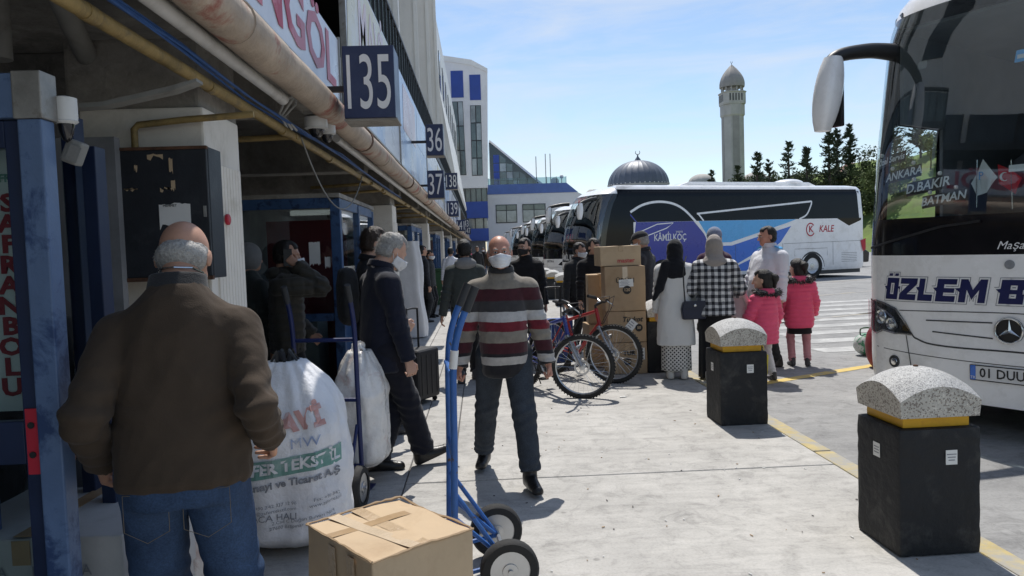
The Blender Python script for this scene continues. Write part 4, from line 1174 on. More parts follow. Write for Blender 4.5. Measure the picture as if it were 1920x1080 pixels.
# seams and grille slits
M['seam'] = mat('panel_gap', (.05, .05, .052), .8, .1, 5)
line(fr, arcpts([(.848, .918), (.6, .926), (.362, .933), (0, .940), (-.362, .933), (-.848, .918)], 40), .0025, .007).build('hood_seam', 'seam', ob)
line(fr, arcpts([(.80, .83), (.727, .718), (.684, .692), (.583, .663), (.36, .652), (0, .655), (-.36, .652), (-.583, .663), (-.727, .718)], 48), .0025, .013).build('hood_seam', 'seam', ob)
for sg in (1, -1):
    line(fr, [(sg*.787, .72), (sg*.768, .605), (sg*.726, .36)], .0025, .008).build('bumper_seam', 'seam', ob)
    for (a, b, c, d) in ((.612, .852, .115, .862), (.56, .764, .112, .744)):
        line(fr, [(sg*(a+(c-a)*i/12), b+(d-b)*i/12) for i in range(13)], .004, .010).build('grille_slit', 'seam', ob)
    fg = Vector(fr(sg*.90, .483, .0)); dd = (Vector(fr(sg*.90, .483, .1))-fg).normalized(); q = dd.to_track_quat('Z', 'Y').to_matrix()
    b = MB(); b.lathe([(.050, -.01), (.052, .008), (.044, .010), (.040, .002), (.01, .003)], n=22); b.v = [tuple(q @ Vector(p) + fg) for p in b.v]
    fo = b.build('fog_lamp', 'bus_grey', ob, smooth=True)
    b = MB(); b.lathe([(.034, .004), (.03, .012), (.005, .016)], n=18); b.v = [tuple(q @ Vector(p) + fg) for p in b.v]; b.build('lens', 'chrome', fo, smooth=True)
# lower bumper crease
line(fr, [(-1.1+2.2*i/20, .60 - .05*math.cos((-1.1+2.2*i/20)*1.2)) for i in range(21)], .002, .006).build('bumper_crease', 'bus_grey', ob)
# star emblem, badge
c = Vector(fr(0, .811, 0))
em = MB().lathe([(.098, -.01), (.098, .014), (.088, .016), (.084, .006), (.005, .006)], n=40, axis='Y'); em.v = [(p[0]+c.x, p[1]+c.y, p[2]+c.z) for p in em.v]
eo = em.build('emblem', 'black_plastic', ob, smooth=True)
rg = MB().tube([(c.x+.092*math.cos(2*PI*k/40), c.y+.016, c.z+.092*math.sin(2*PI*k/40)) for k in range(40)], .008, 8, closed=True); rg.build('ring', 'chrome', eo, smooth=True)
sb = MB()
for k in range(3):
    a = PI/2 + k*2*PI/3; d = Vector((math.cos(a), 0, math.sin(a))); s_ = Vector((-d.z, 0, d.x))
    p = c + Vector((0, .012, 0))
    sb.add([p + s_*.016, p + d*.084, p - s_*.016, p + Vector((0, .012, 0)), p - d*.009], [(0, 1, 3), (1, 2, 3), (2, 4, 3), (4, 0, 3)])
sb.build('star', 'chrome', eo)
c2_ = Vector(fr(0, 1.30, 0)); b = MB().lathe([(.034, -.004), (.034, .006), (.005, .008)], n=24, axis='Y'); b.v = [(p[0]+c2_.x, p[1]+c2_.y, p[2]+c2_.z) for p in b.v]; b.build('badge', 'grey_print', ob, smooth=True)
# plate
pl = patch(fr, [(.268, .419), (-.252, .419), (-.252, .532), (.268, .532)], .012, 8).build('number_plate', 'sign_white', ob)
line(fr, [(.268, .532), (-.252, .532), (-.252, .419), (.268, .419), (.268, .532)], .014, .008).build('plate_frame', 'black_plastic', pl)
patch(fr, [(.266, .421), (.228, .421), (.228, .530), (.266, .530)], .0145, 2).build('blue_field', 'blue_mid', pl)
text('TR', .03, 'white_print', pl, fn=lambda u, v, t: fr(.247-u, .437+v, .016), extrude=.0)
text('01 DUU 48', .098, 'black_print', pl, fn=lambda u, v, t: fr(-.012-u, .475+v, .0155), bold=.0015, extrude=.0, sx=.92)
# lettering
def slab(u0, u1, v0, v1): return [(u0, v0), (u1, v0), (u1, v1), (u0, v1)]
GLY = {'O': [slab(0, .36, 0, 1), slab(.64, 1, 0, 1), slab(.36, .64, 0, .24), slab(.36, .64, .76, 1)],
       'Z': [slab(0, 1, .74, 1), slab(0, 1, 0, .27), [(.0, .27), (.46, .27), (1, .74), (.54, .74)]],
       'L': [slab(0, .40, 0, 1), slab(.40, 1, 0, .29)],
       'E': [slab(0, .38, 0, 1), slab(.38, 1, 0, .26), slab(.38, .92, .40, .60), slab(.38, 1, .76, 1)],
       'M': [slab(0, .27, 0, 1), slab(.73, 1, 0, 1), [(.27, .55), (.5, .12), (.5, .55), (.27, 1)], [(.5, .12), (.73, .55), (.73, 1), (.5, .55)]],
       'B': [slab(0, .40, 0, 1), slab(.40, 1, 0, .24), slab(.40, .92, .41, .59), slab(.40, 1, .77, 1), slab(.68, 1, .24, .41), slab(.68, .96, .59, .77)],
       'A': [[(0, 0), (.34, 0), (.58, 1), (.34, 1)], [(.66, 0), (1, 0), (.66, 1), (.58, 1), (.45, .7)], slab(.34, .7, .2, .42)],
       'T': [slab(.32, .68, 0, .74), slab(0, 1, .74, 1)],
       'N': [slab(0, .28, 0, 1), slab(.72, 1, 0, 1), [(.28, .55), (.72, 0), (.72, .45), (.28, 1)]]}
def big_letter(ch, x0, x1, z0, z1, sk=.16):
    root = None
    for m_, e_, t_ in (('grey_print', .016, .003), ('white_print', .011, .0045), ('navy_print', .0, .006)):
        polys = list(GLY[ch])
        if ch in 'OZLEBM': polys.append([(-.20, .60), (0, .44), (0, .62)])
        mb = MB()
        for P in polys:
            cx = sum(p[0] for p in P)/len(P); cy = sum(p[1] for p in P)/len(P); w, h = abs(x0-x1), z1-z0
            Q = []
            for u, v in P:
                uu = u*w + (e_ if u > cx else -e_ if u < cx else 0); vv = v*h + (e_ if v > cy else -e_ if v < cy else 0)
                Q.append((x0 - uu - sk*vv + sk*h*.5, z0 + vv))
            b = patch(fr, Q, t_, 5); mb.add(b.v, b.f)
        o = mb.build('letter', m_, ob if root is None else root, fixn=False)
        if root is None: root = o
    return root
for ch, a_, b_ in (('O', .972, .855), ('Z', .838, .690), ('L', .672, .552), ('E', .525, .375), ('M', .348, .155), ('B', .062, -.10), ('A', -.13, -.30), ('T', -.33, -.48), ('M', -.51, -.70), ('A', -.73, -.88), ('N', -.91, -1.05)):
    big_letter(ch, a_, b_, 1.008, 1.188)
for a_ in (.945, .888):
    for m_, e_, t_ in (('grey_print', .012, .003), ('white_print', .008, .0045), ('navy_print', .0, .006)):
        patch(fr, [(a_+.018+e_-.02, 1.204-e_), (a_-.018-e_-.02, 1.204-e_), (a_-.018-e_-.026, 1.226+e_), (a_+.018+e_-.026, 1.226+e_)], t_, 2).build('letter_dot', m_, ob)
text('Maşallah', .085, 'white_print', ob, fn=lambda u, v, t: fr(-.06-u, 1.44+v, .004), shear=.35, extrude=0, sx=1.0)
# destination plates behind the glass
def dest(s, x, z, w, h, size, sk, tilt=.0):
    P = lambda u, v, t: fr(x-u, z+v+u*.12, -.02+t)
    o = patch(P, [(-w/2, -h/2), (w/2, -h/2), (w/2, h/2), (-w/2, h/2)], 0, 4).build('destination_plate', 'black_plastic', ob)
    text(s, size, 'white_print', o, fn=lambda u, v, t: P(u, v, .006), bold=.002, shear=.15, extrude=0, sx=.95)
    for sgn in (-.3, .3): 
        cc = P(w*sgn, h/2+.02, .01); MB().ell(cc, (.018, .012, .018), 8, 6).build('suction_cup', 'pipe_white', o)
dest('Özel Servis', 1.0, 2.185, .33, .085, .072, 0); dest('ANKARA', .855, 2.05, .34, .10, .092, 0)
dest('D.BAKIR', .635, 1.935, .36, .11, .105, 0); dest('BATMAN', .50, 1.82, .34, .10, .092, 0)
# flags on the dash
def flag(x, z, m, poly, mark):
    P = lambda u, v, t: (x-u, fr(0, z)[1]-.16-t + .012*math.sin(u*30+v*8), z+v)
    o = MB().tube([P(poly[0][0], -.25, 0), P(poly[0][0], .12, 0)], .004, 6).build('flag', 'chrome', ob)
    patch(P, poly, 0, 8).build('flag_cloth', m, o)
    mark(o, P)
def mk1(o, P): text('P', .09, 'blue_sky', o, fn=lambda u, v, t: P(u-.02, v-.01, -.006), extrude=0)
def mk2(o, P):
    pts = [(.035*math.cos(R(a))-.02, .035*math.sin(R(a))) for a in range(60, 301, 20)] + [(.027*math.cos(R(a))-.011, .027*math.sin(R(a))) for a in range(300, 59, -20)]
    patch(P, pts, -.006, 3).build('crescent', 'white_print', o)
M['flag_red'] = mat('flag_red', (.45, .015, .02), .8, .15, 9)
flag(.265, 1.99, 'sign_white', [(.02, -.14), (.10, -.03), (.0, .12), (-.09, -.06), (-.05, -.16)][::-1], mk1)
flag(.10, 1.96, M['flag_red'], [(-.07, .10), (-.06, -.05), (.06, -.14), (.10, -.02), (.03, .05)][::-1], mk2)
patch(fr, [(.04, 2.79), (-.35, 2.79), (-.35, 2.88), (.03, 2.88)], -.02, 4).build('window_sticker', 'blue_sky', ob)
line(fr, [(.02, 2.83), (-.33, 2.83)], -.015, .03).build('window_sticker', 'sign_white', ob)
patch(fr, [(.77, 2.90), (.70, 2.90), (.69, 2.93), (.70, 2.965), (.77, 2.965), (.78, 2.93)], -.01, 3).build('window_sticker', 'pipe_grey', ob)
patch(fr, [(.03, 1.98), (-.09, 1.98), (-.09, 2.03), (.03, 2.03)], -.01, 2).build('window_sticker', 'paper', ob)
line(fr, [(1.16, 1.44), (.9, 1.50), (.489, 1.60), (.2, 1.63)], .02, .02).build('wiper', 'black_plastic', ob)
line(fr, [(-.1, 1.47), (-.5, 1.53), (-.9, 1.60)], .02, .02).build('wiper', 'black_plastic', ob)
for x in (-1.1, 1.1): wheel(ob, x, -2.55, .52, 1 if x > 0 else -1)
for x in (-1.1, 1.1): wheel(ob, x, -8.9, .52, 1 if x > 0 else -1)
for ch in ob.children:
    if ch.name.startswith('wheel'): ch.location.z = .48
# mirror arm, as a swept tube that hangs ahead of the corner
def mirror_arm(parent, root, tip, low, r=.06, mw=.15, md=.11, ln=.62):
    root, tip, low = Vector(root), Vector(tip), Vector(low)
    pts = []
    P = [root, root.lerp(tip, .45) + Vector((0, 0, .02)), tip + Vector((0, 0, -.03)), low]
    Q = [P[0]]+P+[P[-1]]
    for i in range(1, 4):
        for k in range(6):
            t = k/6; a, b, c_, e_ = Q[i-1], Q[i], Q[i+1], Q[i+2]
            pts.append(.5*((2*b)+(-a+c_)*t+(2*a-5*b+4*c_-e_)*t*t+(-a+3*b-3*c_+e_)*t**3))
    pts.append(P[-1])
    n = len(pts)
    o = MB().tube(pts, [r*(1.25-.55*i/(n-1)) for i in range(n)], 12).build('mirror_arm', 'black_plastic', parent, smooth=True)
    d = (low - tip); 
    rings = []
    top = tip + Vector((0, 0, -.02)); bot = low + Vector((0, 0, -ln*.62))
    for i in range(9):
        t = i/8; c_ = top.lerp(bot, t)
        f_ = math.sin(PI*(.12+.80*t))**.45
        rings.append([(c_.x + mw*f_*math.copysign(abs(math.cos(a))**.7, math.cos(a)), c_.y + md*f_*math.copysign(abs(math.sin(a))**.7, math.sin(a)), c_.z) for a in [2*PI*k/18 for k in range(18)]])
    h_ = MB().loft(rings).build('mirror_housing', 'bus_white', o, smooth=True)
    c_ = top.lerp(bot, .52)
    MB().box((c_.x, c_.y - md*.93, c_.z), (mw*1.55, .03, ln*.80)).build('mirror_glass', 'bus_black', o, bevel=.02)
    return o
mirror_arm(ob, (1.06, -.36, 3.13), (1.25, .22, 3.08), (1.30, .31, 2.84), .06, .10, .12, .64)
mirror_arm(ob, (-1.06, -.36, 3.13), (-1.25, .22, 3.08), (-1.30, .31, 2.84), .06, .10, .12, .64)
tw_ = MB().prism([(1.0, 3.425), (1.18, 3.425), (1.16, 3.47), (1.02, 3.47)], lambda u, v, t: (fr(u, v, t)), .0, .012).build('marker_lamp', 'black_plastic', ob)

# ---------------------------------------------------------------- coach with blue livery
def cls_kale(x, y, z, fr_):
    if fr_:
        if z > 3.42: return 'body'
        if z < 1.02: return 'body'
        if z < 1.50: return 'front_band'
        if abs(x) > 1.262: return 'pillar'
        return 'windshield'
    if y < -12.98: return 'body'
    if z > 3.575: return 'body'
    if y > -1.75 and z > 1.45: return 'window_band'
    if z > 2.39 and y > -12.86: return 'window_band'
    return 'body'
ZK = [.30, .42, .7, 1.02, 1.25, 1.5, 1.75, 2.0, 2.39, 2.8, 3.1, 3.3, 3.42, 3.575, 3.64, 3.69, 3.73, 3.75]
def make_coach(full=True):
    K = Coach(3.0, .7, 13.1, [0, 1.3, 2.2, 3.0, 3.4, 3.6, 3.75], [0, .0, .12, .36, .62, .95, 1.6], ZK, cls_kale,
              ([0, .3, .42, 2.4, 3.45, 3.6, 3.69, 3.75], [.06, .05, 0, 0, .06, .10, .18, .42]))
    e = empty('coach')
    NK = {'body': ('body', 'bus_white'), 'front_band': ('front_band', 'bus_black'), 'pillar': ('pillar', 'bus_black'), 'windshield': ('windshield', 'bus_glass'), 'window_band': ('side_glass', 'bus_dark')}
    for k, mb in K.parts.items(): weld(mb.build(NK[k][0], NK[k][1], e, fixn=False))
    K.roof().build('roof', 'bus_white', e)
    MB().bx(-1.15, 1.15, -12.9, -.6, .14, .41).build('underbody', 'bus_grey', e)
    MB().bx(-1.2, 1.2, -12.8, -1.9, 1.2, 3.5).build('interior', 'bus_grey', e)
    MB().bx(-1.15, 1.15, -1.9, -.6, 1.0, 1.52).build('dashboard', 'bus_grey', e)
    for x in (-1.11, 1.11):
        for y in (-3.1, -10.2): wheel(e, x, y, .52, 1 if x > 0 else -1)
    S = K.side; F_ = K.front
    for y in (3.1, 10.2):
        pts = [(y+.64*math.cos(a), max(.30, .46+.62*math.sin(a))) for a in [PI*k/18 for k in range(-1, 20)]]
        patch(S, pts, .003, 6).build('wheel_arch', 'bus_grey', e)
    # wheels stand just proud of the arch
    for ch in e.children:
        if ch.name.startswith('wheel') and 'arch' not in ch.name: ch.location.x *= 1.035; ch.location.z = .50
    mirror_arm(e, (1.10, -.55, 3.20), (1.32, .20, 3.12), (1.34, .26, 2.9), .06, .12, .10, .62)
    mirror_arm(e, (-1.10, -.50, 3.25), (-1.32, .25, 3.10), (-1.34, .30, 2.9), .06, .12, .10, .62)
    text('SETRA', .13, 'bus_grey', e, fn=lambda u, v, t: F_(-u, .90+v, .005), bold=.006, extrude=0, sx=1.5, space=1.25)
    for sg in (1, -1):
        q = [(sg*1.20, .72), (sg*1.20, .92), (sg*.90, .88), (sg*.70, .74), (sg*.9, .70)]
        patch(F_, q if sg > 0 else q[::-1], .005, 6).build('headlamp', 'lamp_dark', e)
    line(F_, [(-1.1+2.2*i/20, .62) for i in range(21)], .003, .012).build('bumper_seam', 'seam', e)
    patch(F_, [(.26, .44), (-.26, .44), (-.26, .55), (.26, .55)], .012, 4).build('number_plate', 'sign_white', e)
    line(F_, [(.9, 1.30), (.3, 1.50), (-.2, 1.54)], .02, .03).build('wiper', 'black_plastic', e)
    return e, K
ke, K = make_coach()
ke.location = (3.3, 27.25, -.02); ke.rotation_euler.z = R(180-70)
tag(ke, 'white coach with dark and light blue side swooshes, seen along its whole side', 'coach', 'coaches parked nose to the platform')
S, F_ = K.side, K.front
MB().prism([(-11.0, 3.751), (-4.2, 3.751), (-4.7, 3.90), (-10.6, 3.90)], lambda u, v, t: (t, u, v), -.75, .75).build('roof_unit', 'bus_white', ke, bevel=.04)
MB().ell((-.3, -9.9, 3.90), (.55, .62, .16)).build('roof_vent', 'bus_white', ke, smooth=True)
deep = [(1.76, .44), (1.76, 1.48), (1.80, 2.72)] + arcpts([(1.8, 2.72), (2.35, 2.97), (2.95, 3.08), (3.56, 3.02), (4.03, 2.79), (4.5, 2.37), (4.98, 1.84), (5.15, 1.5)], 21)[1:] + [(5.2, .44)]
deep_low = [(1.76, .44), (5.2, .44), (5.15, 1.5), (4.98, 1.88), (4.5, 2.385), (2.06, 2.385), (1.78, 2.70)]
patch(S, deep_low, .003, 8).build('livery_field', 'blue_deep', ke)
patch(S, [(5.2, .44), (6.1, .44), (6.9, .44), (8.6, 1.50), (9.16, 2.15), (6.23, 1.43), (5.15, 1.43)], .0035, 6).build('livery_field', 'blue_mid', ke)
patch(S, [(4.72, 2.385), (9.4, 2.385), (8.94, 2.25), (6.18, 1.56), (5.18, 1.56), (5.0, 1.98)], .003, 6).build('livery_field', 'blue_sky', ke)
line(S, arcpts([(1.79, 2.75), (2.3, 3.0), (2.92, 3.115), (3.56, 3.06), (4.08, 2.83), (4.58, 2.38), (4.99, 1.92), (5.14, 1.58), (5.2, 1.2)], 40), .006, .085).build('livery_line', 'bus_white', ke)
line(S, [(4.66, 2.66), (10.23, 3.09)], .006, .07).build('livery_line', 'bus_white', ke)
line(S, arcpts([(10.23, 3.11), (10.20, 2.95), (9.94, 2.56), (9.55, 2.39)], 12), .0065, .06).build('livery_line', 'bus_white', ke)
line(S, [(4.70, 2.68), (4.95, 2.39)], .0065, .06).build('livery_line', 'bus_white', ke)
line(S, [(5.14, 1.47), (6.2, 1.50), (9.3, 2.22)], .0062, .12).build('livery_line', 'bus_white', ke)
line(S, [(6.0, .44), (7.6, 1.15), (8.3, 1.38)], .0062, .14).build('livery_line', 'bus_white', ke)
line(S, [(2.2, 2.05), (2.9, 2.30), (3.6, 2.34), (3.3, 2.15), (2.5, 1.9), (2.1, 1.8)], .006, .035).build('livery_line', 'bus_white', ke)
patch(S, [(11.54, 2.392), (12.86, 2.392), (12.84, 2.30), (12.18, 2.08)], .003, 4).build('side_glass', 'bus_dark', ke)
def SD(u0, z0, t0): return lambda u, v, t: S(u0+u, z0+v, t0)
text('KÂMİLKOÇ', .34, 'white_print', ke, fn=SD(3.45, 1.80, .007), bold=.006, extrude=0, sx=.80)
text('yepis', .15, 'white_print', ke, fn=SD(3.85, 2.02, .007), extrude=0)
text('KALE', .38, 'red_print', ke, fn=SD(10.95, 1.97, .004), bold=.006, shear=.2, extrude=0, sx=.88)
line(S, [(10.13+.21*math.cos(R(a)), 1.96+.25*math.sin(R(a))) for a in range(40, 330, 12)], .004, .05).build('logo', 'red_print', ke)
text('K', .36, 'red_print', ke, fn=SD(10.15, 1.97, .005), bold=.008, extrude=0)
text('KALE', .30, 'red_print', ke, fn=lambda u, v, t: F_(.35-u, 3.30+v, -.02), bold=.012, shear=.3, extrude=0, sx=1.2)
text('KÂMİL KOÇ', .30, 'white_print', ke, fn=lambda u, v, t: F_(.25-u, 1.18+v, .006), bold=.006, extrude=0, sx=.85)
text('KAL', .4, 'red_print', ke, fn=lambda u, v, t: F_(.3-u, 1.9+v, -.02), shear=.2, extrude=0)
patch(S, [(12.95, 1.0), (13.09, 1.1), (13.09, 1.55), (12.8, 1.45)], .006, 2).build('tail_lamp', M['red_print'], ke)
for u in (6.4, 8.7, 11.3): line(S, [(u, .5), (u, 1.45)], .004, .015).build('flap_seam', 'bus_grey', ke)
line(S, [(8.75, 1.43), (13.0, 1.46)], .004, .012).build('flap_seam', 'bus_grey', ke)
line(S, [(9.3, .9), (9.3, 1.20), (11.0, 1.20), (11.0, .9)], .004, .012).build('flap_seam', 'bus_grey', ke)
line(S, [(1.75, 1.45), (1.75, 3.5)], .004, .03).build('door_seam', 'black_plastic', ke)
for k in range(6): line(S, [(11.75, .62+.07*k), (12.6, .62+.07*k)], .004, .012).build('vent_slit', 'bus_grey', ke)
# farther coaches of the same kind
for lab, x, y, a in (('dark fronted coach, first behind the blue swoosh coach', 3.45, 37.0, 66), ('dark fronted coach, second behind the blue swoosh coach', 3.55, 47.8, 66),
                  ('far coach, third behind the blue swoosh coach', 3.1, 55.5, 66), ('farthest coach of the row, in front of the low building', 3.0, 67, 66)):
    c_, _k = (make_coach() if 'first' in lab else (copy_tree(prev), None)); prev = c_
    c_.location = (x, y, -.02); c_.rotation_euler.z = R(180-a); tag(c_, lab, 'coach', 'coaches parked nose to the platform')
# small car glimpsed beyond the coach tail
car = empty('parked_car', (19.0, 40.5, -.04), R(100)); tag(car, 'dark car half hidden behind the tail of the blue swoosh coach', 'car')
MB().prism([(-2.1, .25), (2.1, .25), (2.15, .7), (1.2, .85), (.7, 1.38), (-1.2, 1.42), (-1.9, .95), (-2.15, .8)], lambda u, v, t: (t, u, v), -.85, .85).build('body', 'bus_black', car, bevel=.08)
MB().prism([(-1.7, .95), (1.05, .9), (.62, 1.33), (-1.15, 1.36)], lambda u, v, t: (t, u, v), -.862, .862).build('window', 'bus_dark', car)
for x in (-.78, .78):
    for y in (-1.3, 1.35): wheel(car, x, y, .31, 1 if x > 0 else -1)

# ================================================================ BOLLARDS
M['cap_top'] = terrazzo('terrazzo_top', (.47, .47, .46), (.26, .26, .26), 200)
def make_bollard():
    e = empty('bollard')
    bm = bmesh.new(); bmesh.ops.create_cube(bm, size=1)
    for v in bm.verts: v.co = Vector((v.co.x*.405, v.co.y*.385, (v.co.z+.5)*.615))
    bmesh.ops.bevel(bm, geom=bm.edges[:], offset=.016, segments=2, affect='EDGES', profile=.6)
    bmesh.ops.subdivide_edges(bm, edges=[x for x in bm.edges if x.calc_length() > .1], cuts=14, use_grid_fill=True)
    for v in bm.verts:
        if v.co.z > .002: v.co += v.normal*(mnoise.noise(v.co*26)*.0035 + mnoise.noise(v.co*60)*.002)
    me = bpy.data.meshes.new('block'); bm.to_mesh(me); bm.free(); me.materials.append(M['bollard_black']); me.shade_smooth(); me.set_sharp_from_angle(angle=R(35))
    o = bpy.data.objects.new('block', me); COL.objects.link(o); o.parent = e
    MB().bx(-.165, .165, -.16, .16, .616, .668).build('collar', 'collar_yellow', e, bevel=.003)
    N = 20; a = .20; H_, c_ = .215, .068
    v = []; f = []
    for j in range(N+1):
        for i in range(N+1):
            x, y = -a+2*a*i/N, -a+2*a*j/N
            v.append((x, y, .669 + H_ - c_*((x/a)**2 + (y/a)**2)))
    for j in range(N):
        for i in range(N): q = j*(N+1)+i; f.append((q, q+1, q+N+2, q+N+1))
    b = MB(); b.add(v, f, 1)
    rim = [(i, 0) for i in range(N)] + [(N, j) for j in range(N)] + [(N-i, N) for i in range(N)] + [(0, N-j) for j in range(N)]
    base = [(v[j*(N+1)+i][0]*.97, v[j*(N+1)+i][1]*.97, .669) for i, j in rim]; top = [v[j*(N+1)+i] for i, j in rim]
    n = len(rim); b.add(top+base, [(k, (k+1) % n, n+(k+1) % n, n+k) for k in range(n)]); b.add(base, [tuple(range(n-1, -1, -1))])
    cp = b.build('cap', ['terrazzo', 'cap_top'], e, fixn=True); weld(cp)
    cp.data.set_sharp_from_angle(angle=R(28))
    MB().lathe([(.012, .884), (.012, .89), (.004, .893)], n=10).build('bolt', 'rust', cp)
    s1 = MB().bx(.025, .082, -.1955, -.1945, .44, .51).build('sticker', 'paper', e)
    for q in range(3): MB().bx(.03+.004*q, .077-.004*q, -.1962, -.1956, .487-.014*q, .492-.014*q).build('print', 'grey_print', s1)
    s2 = MB().bx(-.2055, -.2045, -.03, .03, .44, .51).build('sticker', 'paper', e)
    for q in range(3): MB().bx(-.2062, -.2056, -.022, .022, .487-.014*q, .492-.014*q).build('print', 'grey_print', s2)
    return e
b0 = make_bollard()
BY = [3.61, 6.28, 8.99, 11.7, 14.4, 17.1, 19.8, 22.5, 25.2, 27.9, 30.6, 33.3]
BLAB = ['nearest black bollard with terrazzo cap, beside the coach nose', 'second nearest black bollard, in front of the girls in red', 'third black bollard, behind the woman in white',
        'bollard hidden behind the stack of cartons', 'bollard beside the arm of the young man in black', 'bollard just behind the bicycle handlebars', 'sixth bollard back, next one behind the bicycles',
        'seventh bollard along the kerb', 'eighth bollard along the kerb', 'ninth bollard along the kerb', 'tenth small bollard along the kerb', 'last small bollard in the row']
for k, y in enumerate(BY):
    o = b0 if k == 0 else copy_tree(b0)
    o.location = (2.145 + rs_.uniform(-.01, .01), y, 0); o.rotation_euler.z = R(rs_.uniform(-1.2, 1.2)) + (R(1.5) if k == 0 else 0)
    tag(o, BLAB[k], 'bollard', 'bollards along the kerb')

# ================================================================ BICYCLES
def make_bike(frame_m, fork_m, label, loc, rz, steer):
    e = empty('bicycle', loc, rz); tag(e, label, 'bicycle')
    # local: +Y forward, rear hub at y = 0, front hub at y = 1.04
    Rw = .33
    def bwheel(parent, c, yaw):
        mx = Matrix.Rotation(yaw, 3, 'Z')
        T = lambda b: [setattr(b, 'v', [tuple(mx @ Vector(p) + Vector(c)) for p in b.v])] and b
        ring = lambda r: [(0, r*math.cos(2*PI*k/48), r*math.sin(2*PI*k/48)) for k in range(48)]
        t = T(MB().tube(ring(Rw-.026), .026, 10, closed=True)).build('wheel', 'rubber', parent, smooth=True)
        kn = MB()
        for k in range(60):
            a = 2*PI*k/60
            for s_ in (-.014, .014): kn.box((s_, (Rw-.001)*math.cos(a+s_), (Rw-.001)*math.sin(a+s_)), (.014, .012, .012), Matrix.Rotation(a, 3, 'X'))
        T(kn).build('tread', 'rubber', t)['kind'] = 'stuff'
        T(MB().lathe([(.272, -.013), (.296, -.014), (.296, .014), (.272, .013)], n=48, axis='X')).build('rim', 'alu', t, smooth=True) if False else T(MB().tube(ring(.280), .012, 6, closed=True)).build('rim', 'alu', t, smooth=True)
        T(MB().lathe([(.016, -.05), (.03, -.048), (.03, -.036), (.015, -.03), (.015, .03), (.03, .036), (.03, .048), (.016, .05)], n=14, axis='X')).build('hub', 'alu', t, smooth=True)
        sp = MB()
        for k in range(32):
            a = 2*PI*k/32; b_ = a + (.55 if k % 4 < 2 else -.55); s_ = .038 if k % 2 else -.038
            sp.tube([(s_, .027*math.cos(b_), .027*math.sin(b_)), (0, .276*math.cos(a), .276*math.sin(a))], .0016, 3, False)
        T(sp).build('spokes', 'chrome', t)['kind'] = 'stuff'
        T(MB().lathe([(.08, .044), (.08, .047), (.06, .047)], n=24, axis='X', cap=False)).build('brake_disc', 'alu', t)
        for k in (3, 19):
            a = 2*PI*k/48; T(MB().box((.0, .27*math.cos(a), .27*math.sin(a)), (.012, .02, .07), Matrix.Rotation(a, 3, 'X'))).build('reflector', 'paper', t)
        return t
    bb = Vector((0, .43, .28)); st_ = Vector((0, .24, .72)); hd_ = Vector((0, .80, .80)); hb_ = Vector((0, .845, .66)); rh = Vector((0, 0, Rw)); fh = Vector((0, 1.04, Rw))
    bwheel(e, rh, 0)
    f = MB(); f.tube([bb, st_], .017, 10); f.tube([bb, hb_], .023, 10); f.tube([st_ - Vector((0, 0, .06)), hd_], .019, 10); f.tube([hd_ + Vector((0, -.008, .03)), hb_ + Vector((0, .008, -.03))], .022, 10)
    for s_ in (-1, 1):
        f.tube([bb + Vector((s_*.03, 0, 0)), rh + Vector((s_*.07, 0, 0))], .011, 8); f.tube([st_ + Vector((s_*.02, 0, -.04)), rh + Vector((s_*.07, 0, 0))], .009, 8)
    f.build('frame', frame_m, e, smooth=True)
    # steering assembly
    ax = (hd_ - hb_).normalized(); piv = hb_
    RM = Matrix.Translation(piv) @ Matrix.Rotation(steer, 4, ax) @ Matrix.Translation(-piv)
    def rot(b): b.v = [tuple(RM @ Vector(p)) for p in b.v]; return b
    fk = MB(); cr = hb_ + Vector((0, .015, -.05))
    fk.tube([cr + Vector((-.07, 0, 0)), cr + Vector((.07, 0, 0))], .022, 10)
    for s_ in (-1, 1):
        fk.tube([cr + Vector((s_*.065, 0, .02)), cr.lerp(fh, .5) + Vector((s_*.065, 0, 0))], .016, 10)
        fk.tube([cr.lerp(fh, .45) + Vector((s_*.065, 0, 0)), fh + Vector((s_*.065, .0, 0))], .020, 10)
    fk.tube([cr.lerp(fh, .42) + Vector((-.065, .03, .02)), cr.lerp(fh, .42) + Vector((0, .055, .05)), cr.lerp(fh, .42) + Vector((.065, .03, .02))], .012, 8)
    rot(fk).build('fork', fork_m, e, smooth=True)
    hb = MB(); sm = hd_ + Vector((0, -.02, .06))
    hb.tube([hd_, sm, sm + Vector((0, .08, .05))], .016, 8)
    cen = sm + Vector((0, .08, .05))
    hb.tube([cen + Vector((-.31, -.05, .035)), cen + Vector((-.2, -.01, .03)), cen + Vector((-.07, 0, 0)), cen + Vector((.07, 0, 0)), cen + Vector((.2, -.01, .03)), cen + Vector((.31, -.05, .035))], .0125, 8)
    ho = rot(hb).build('handlebar', 'black_plastic', e, smooth=True)
    for s_ in (-1, 1):
        rot(MB().tube([cen + Vector((s_*.19, -.012, .03)), cen + Vector((s_*.32, -.052, .036))], .018, 8)).build('grip', 'rubber', ho, smooth=True)
        rot(MB().tube([cen + Vector((s_*.16, .0, .02)), cen + Vector((s_*.19, .05, -.01)), cen + Vector((s_*.28, .045, -.03))], .007, 6)).build('brake_lever', 'alu', ho, smooth=True)
    rot(MB().tube([cen + Vector((-.15, 0, .03)), cen + Vector((-.12, .10, .08)), cen + Vector((-.03, .11, -.05)), hb_ + Vector((-.02, .04, 0))], .004, 5)).build('brake_cable', 'cable_dark', ho)
    rot(MB().tube([cen + Vector((.15, 0, .03)), cen + Vector((.10, .12, .06)), cen + Vector((.03, .10, -.08)), hb_ + Vector((.02, .03, 0))], .004, 5)).build('brake_cable', 'cable_dark', ho)
    bwheel(e, RM @ fh, steer)
    MB().tube([st_, st_ + (st_-bb).normalized()*.14], .014, 8).build('seat_post', 'alu', e, smooth=True)
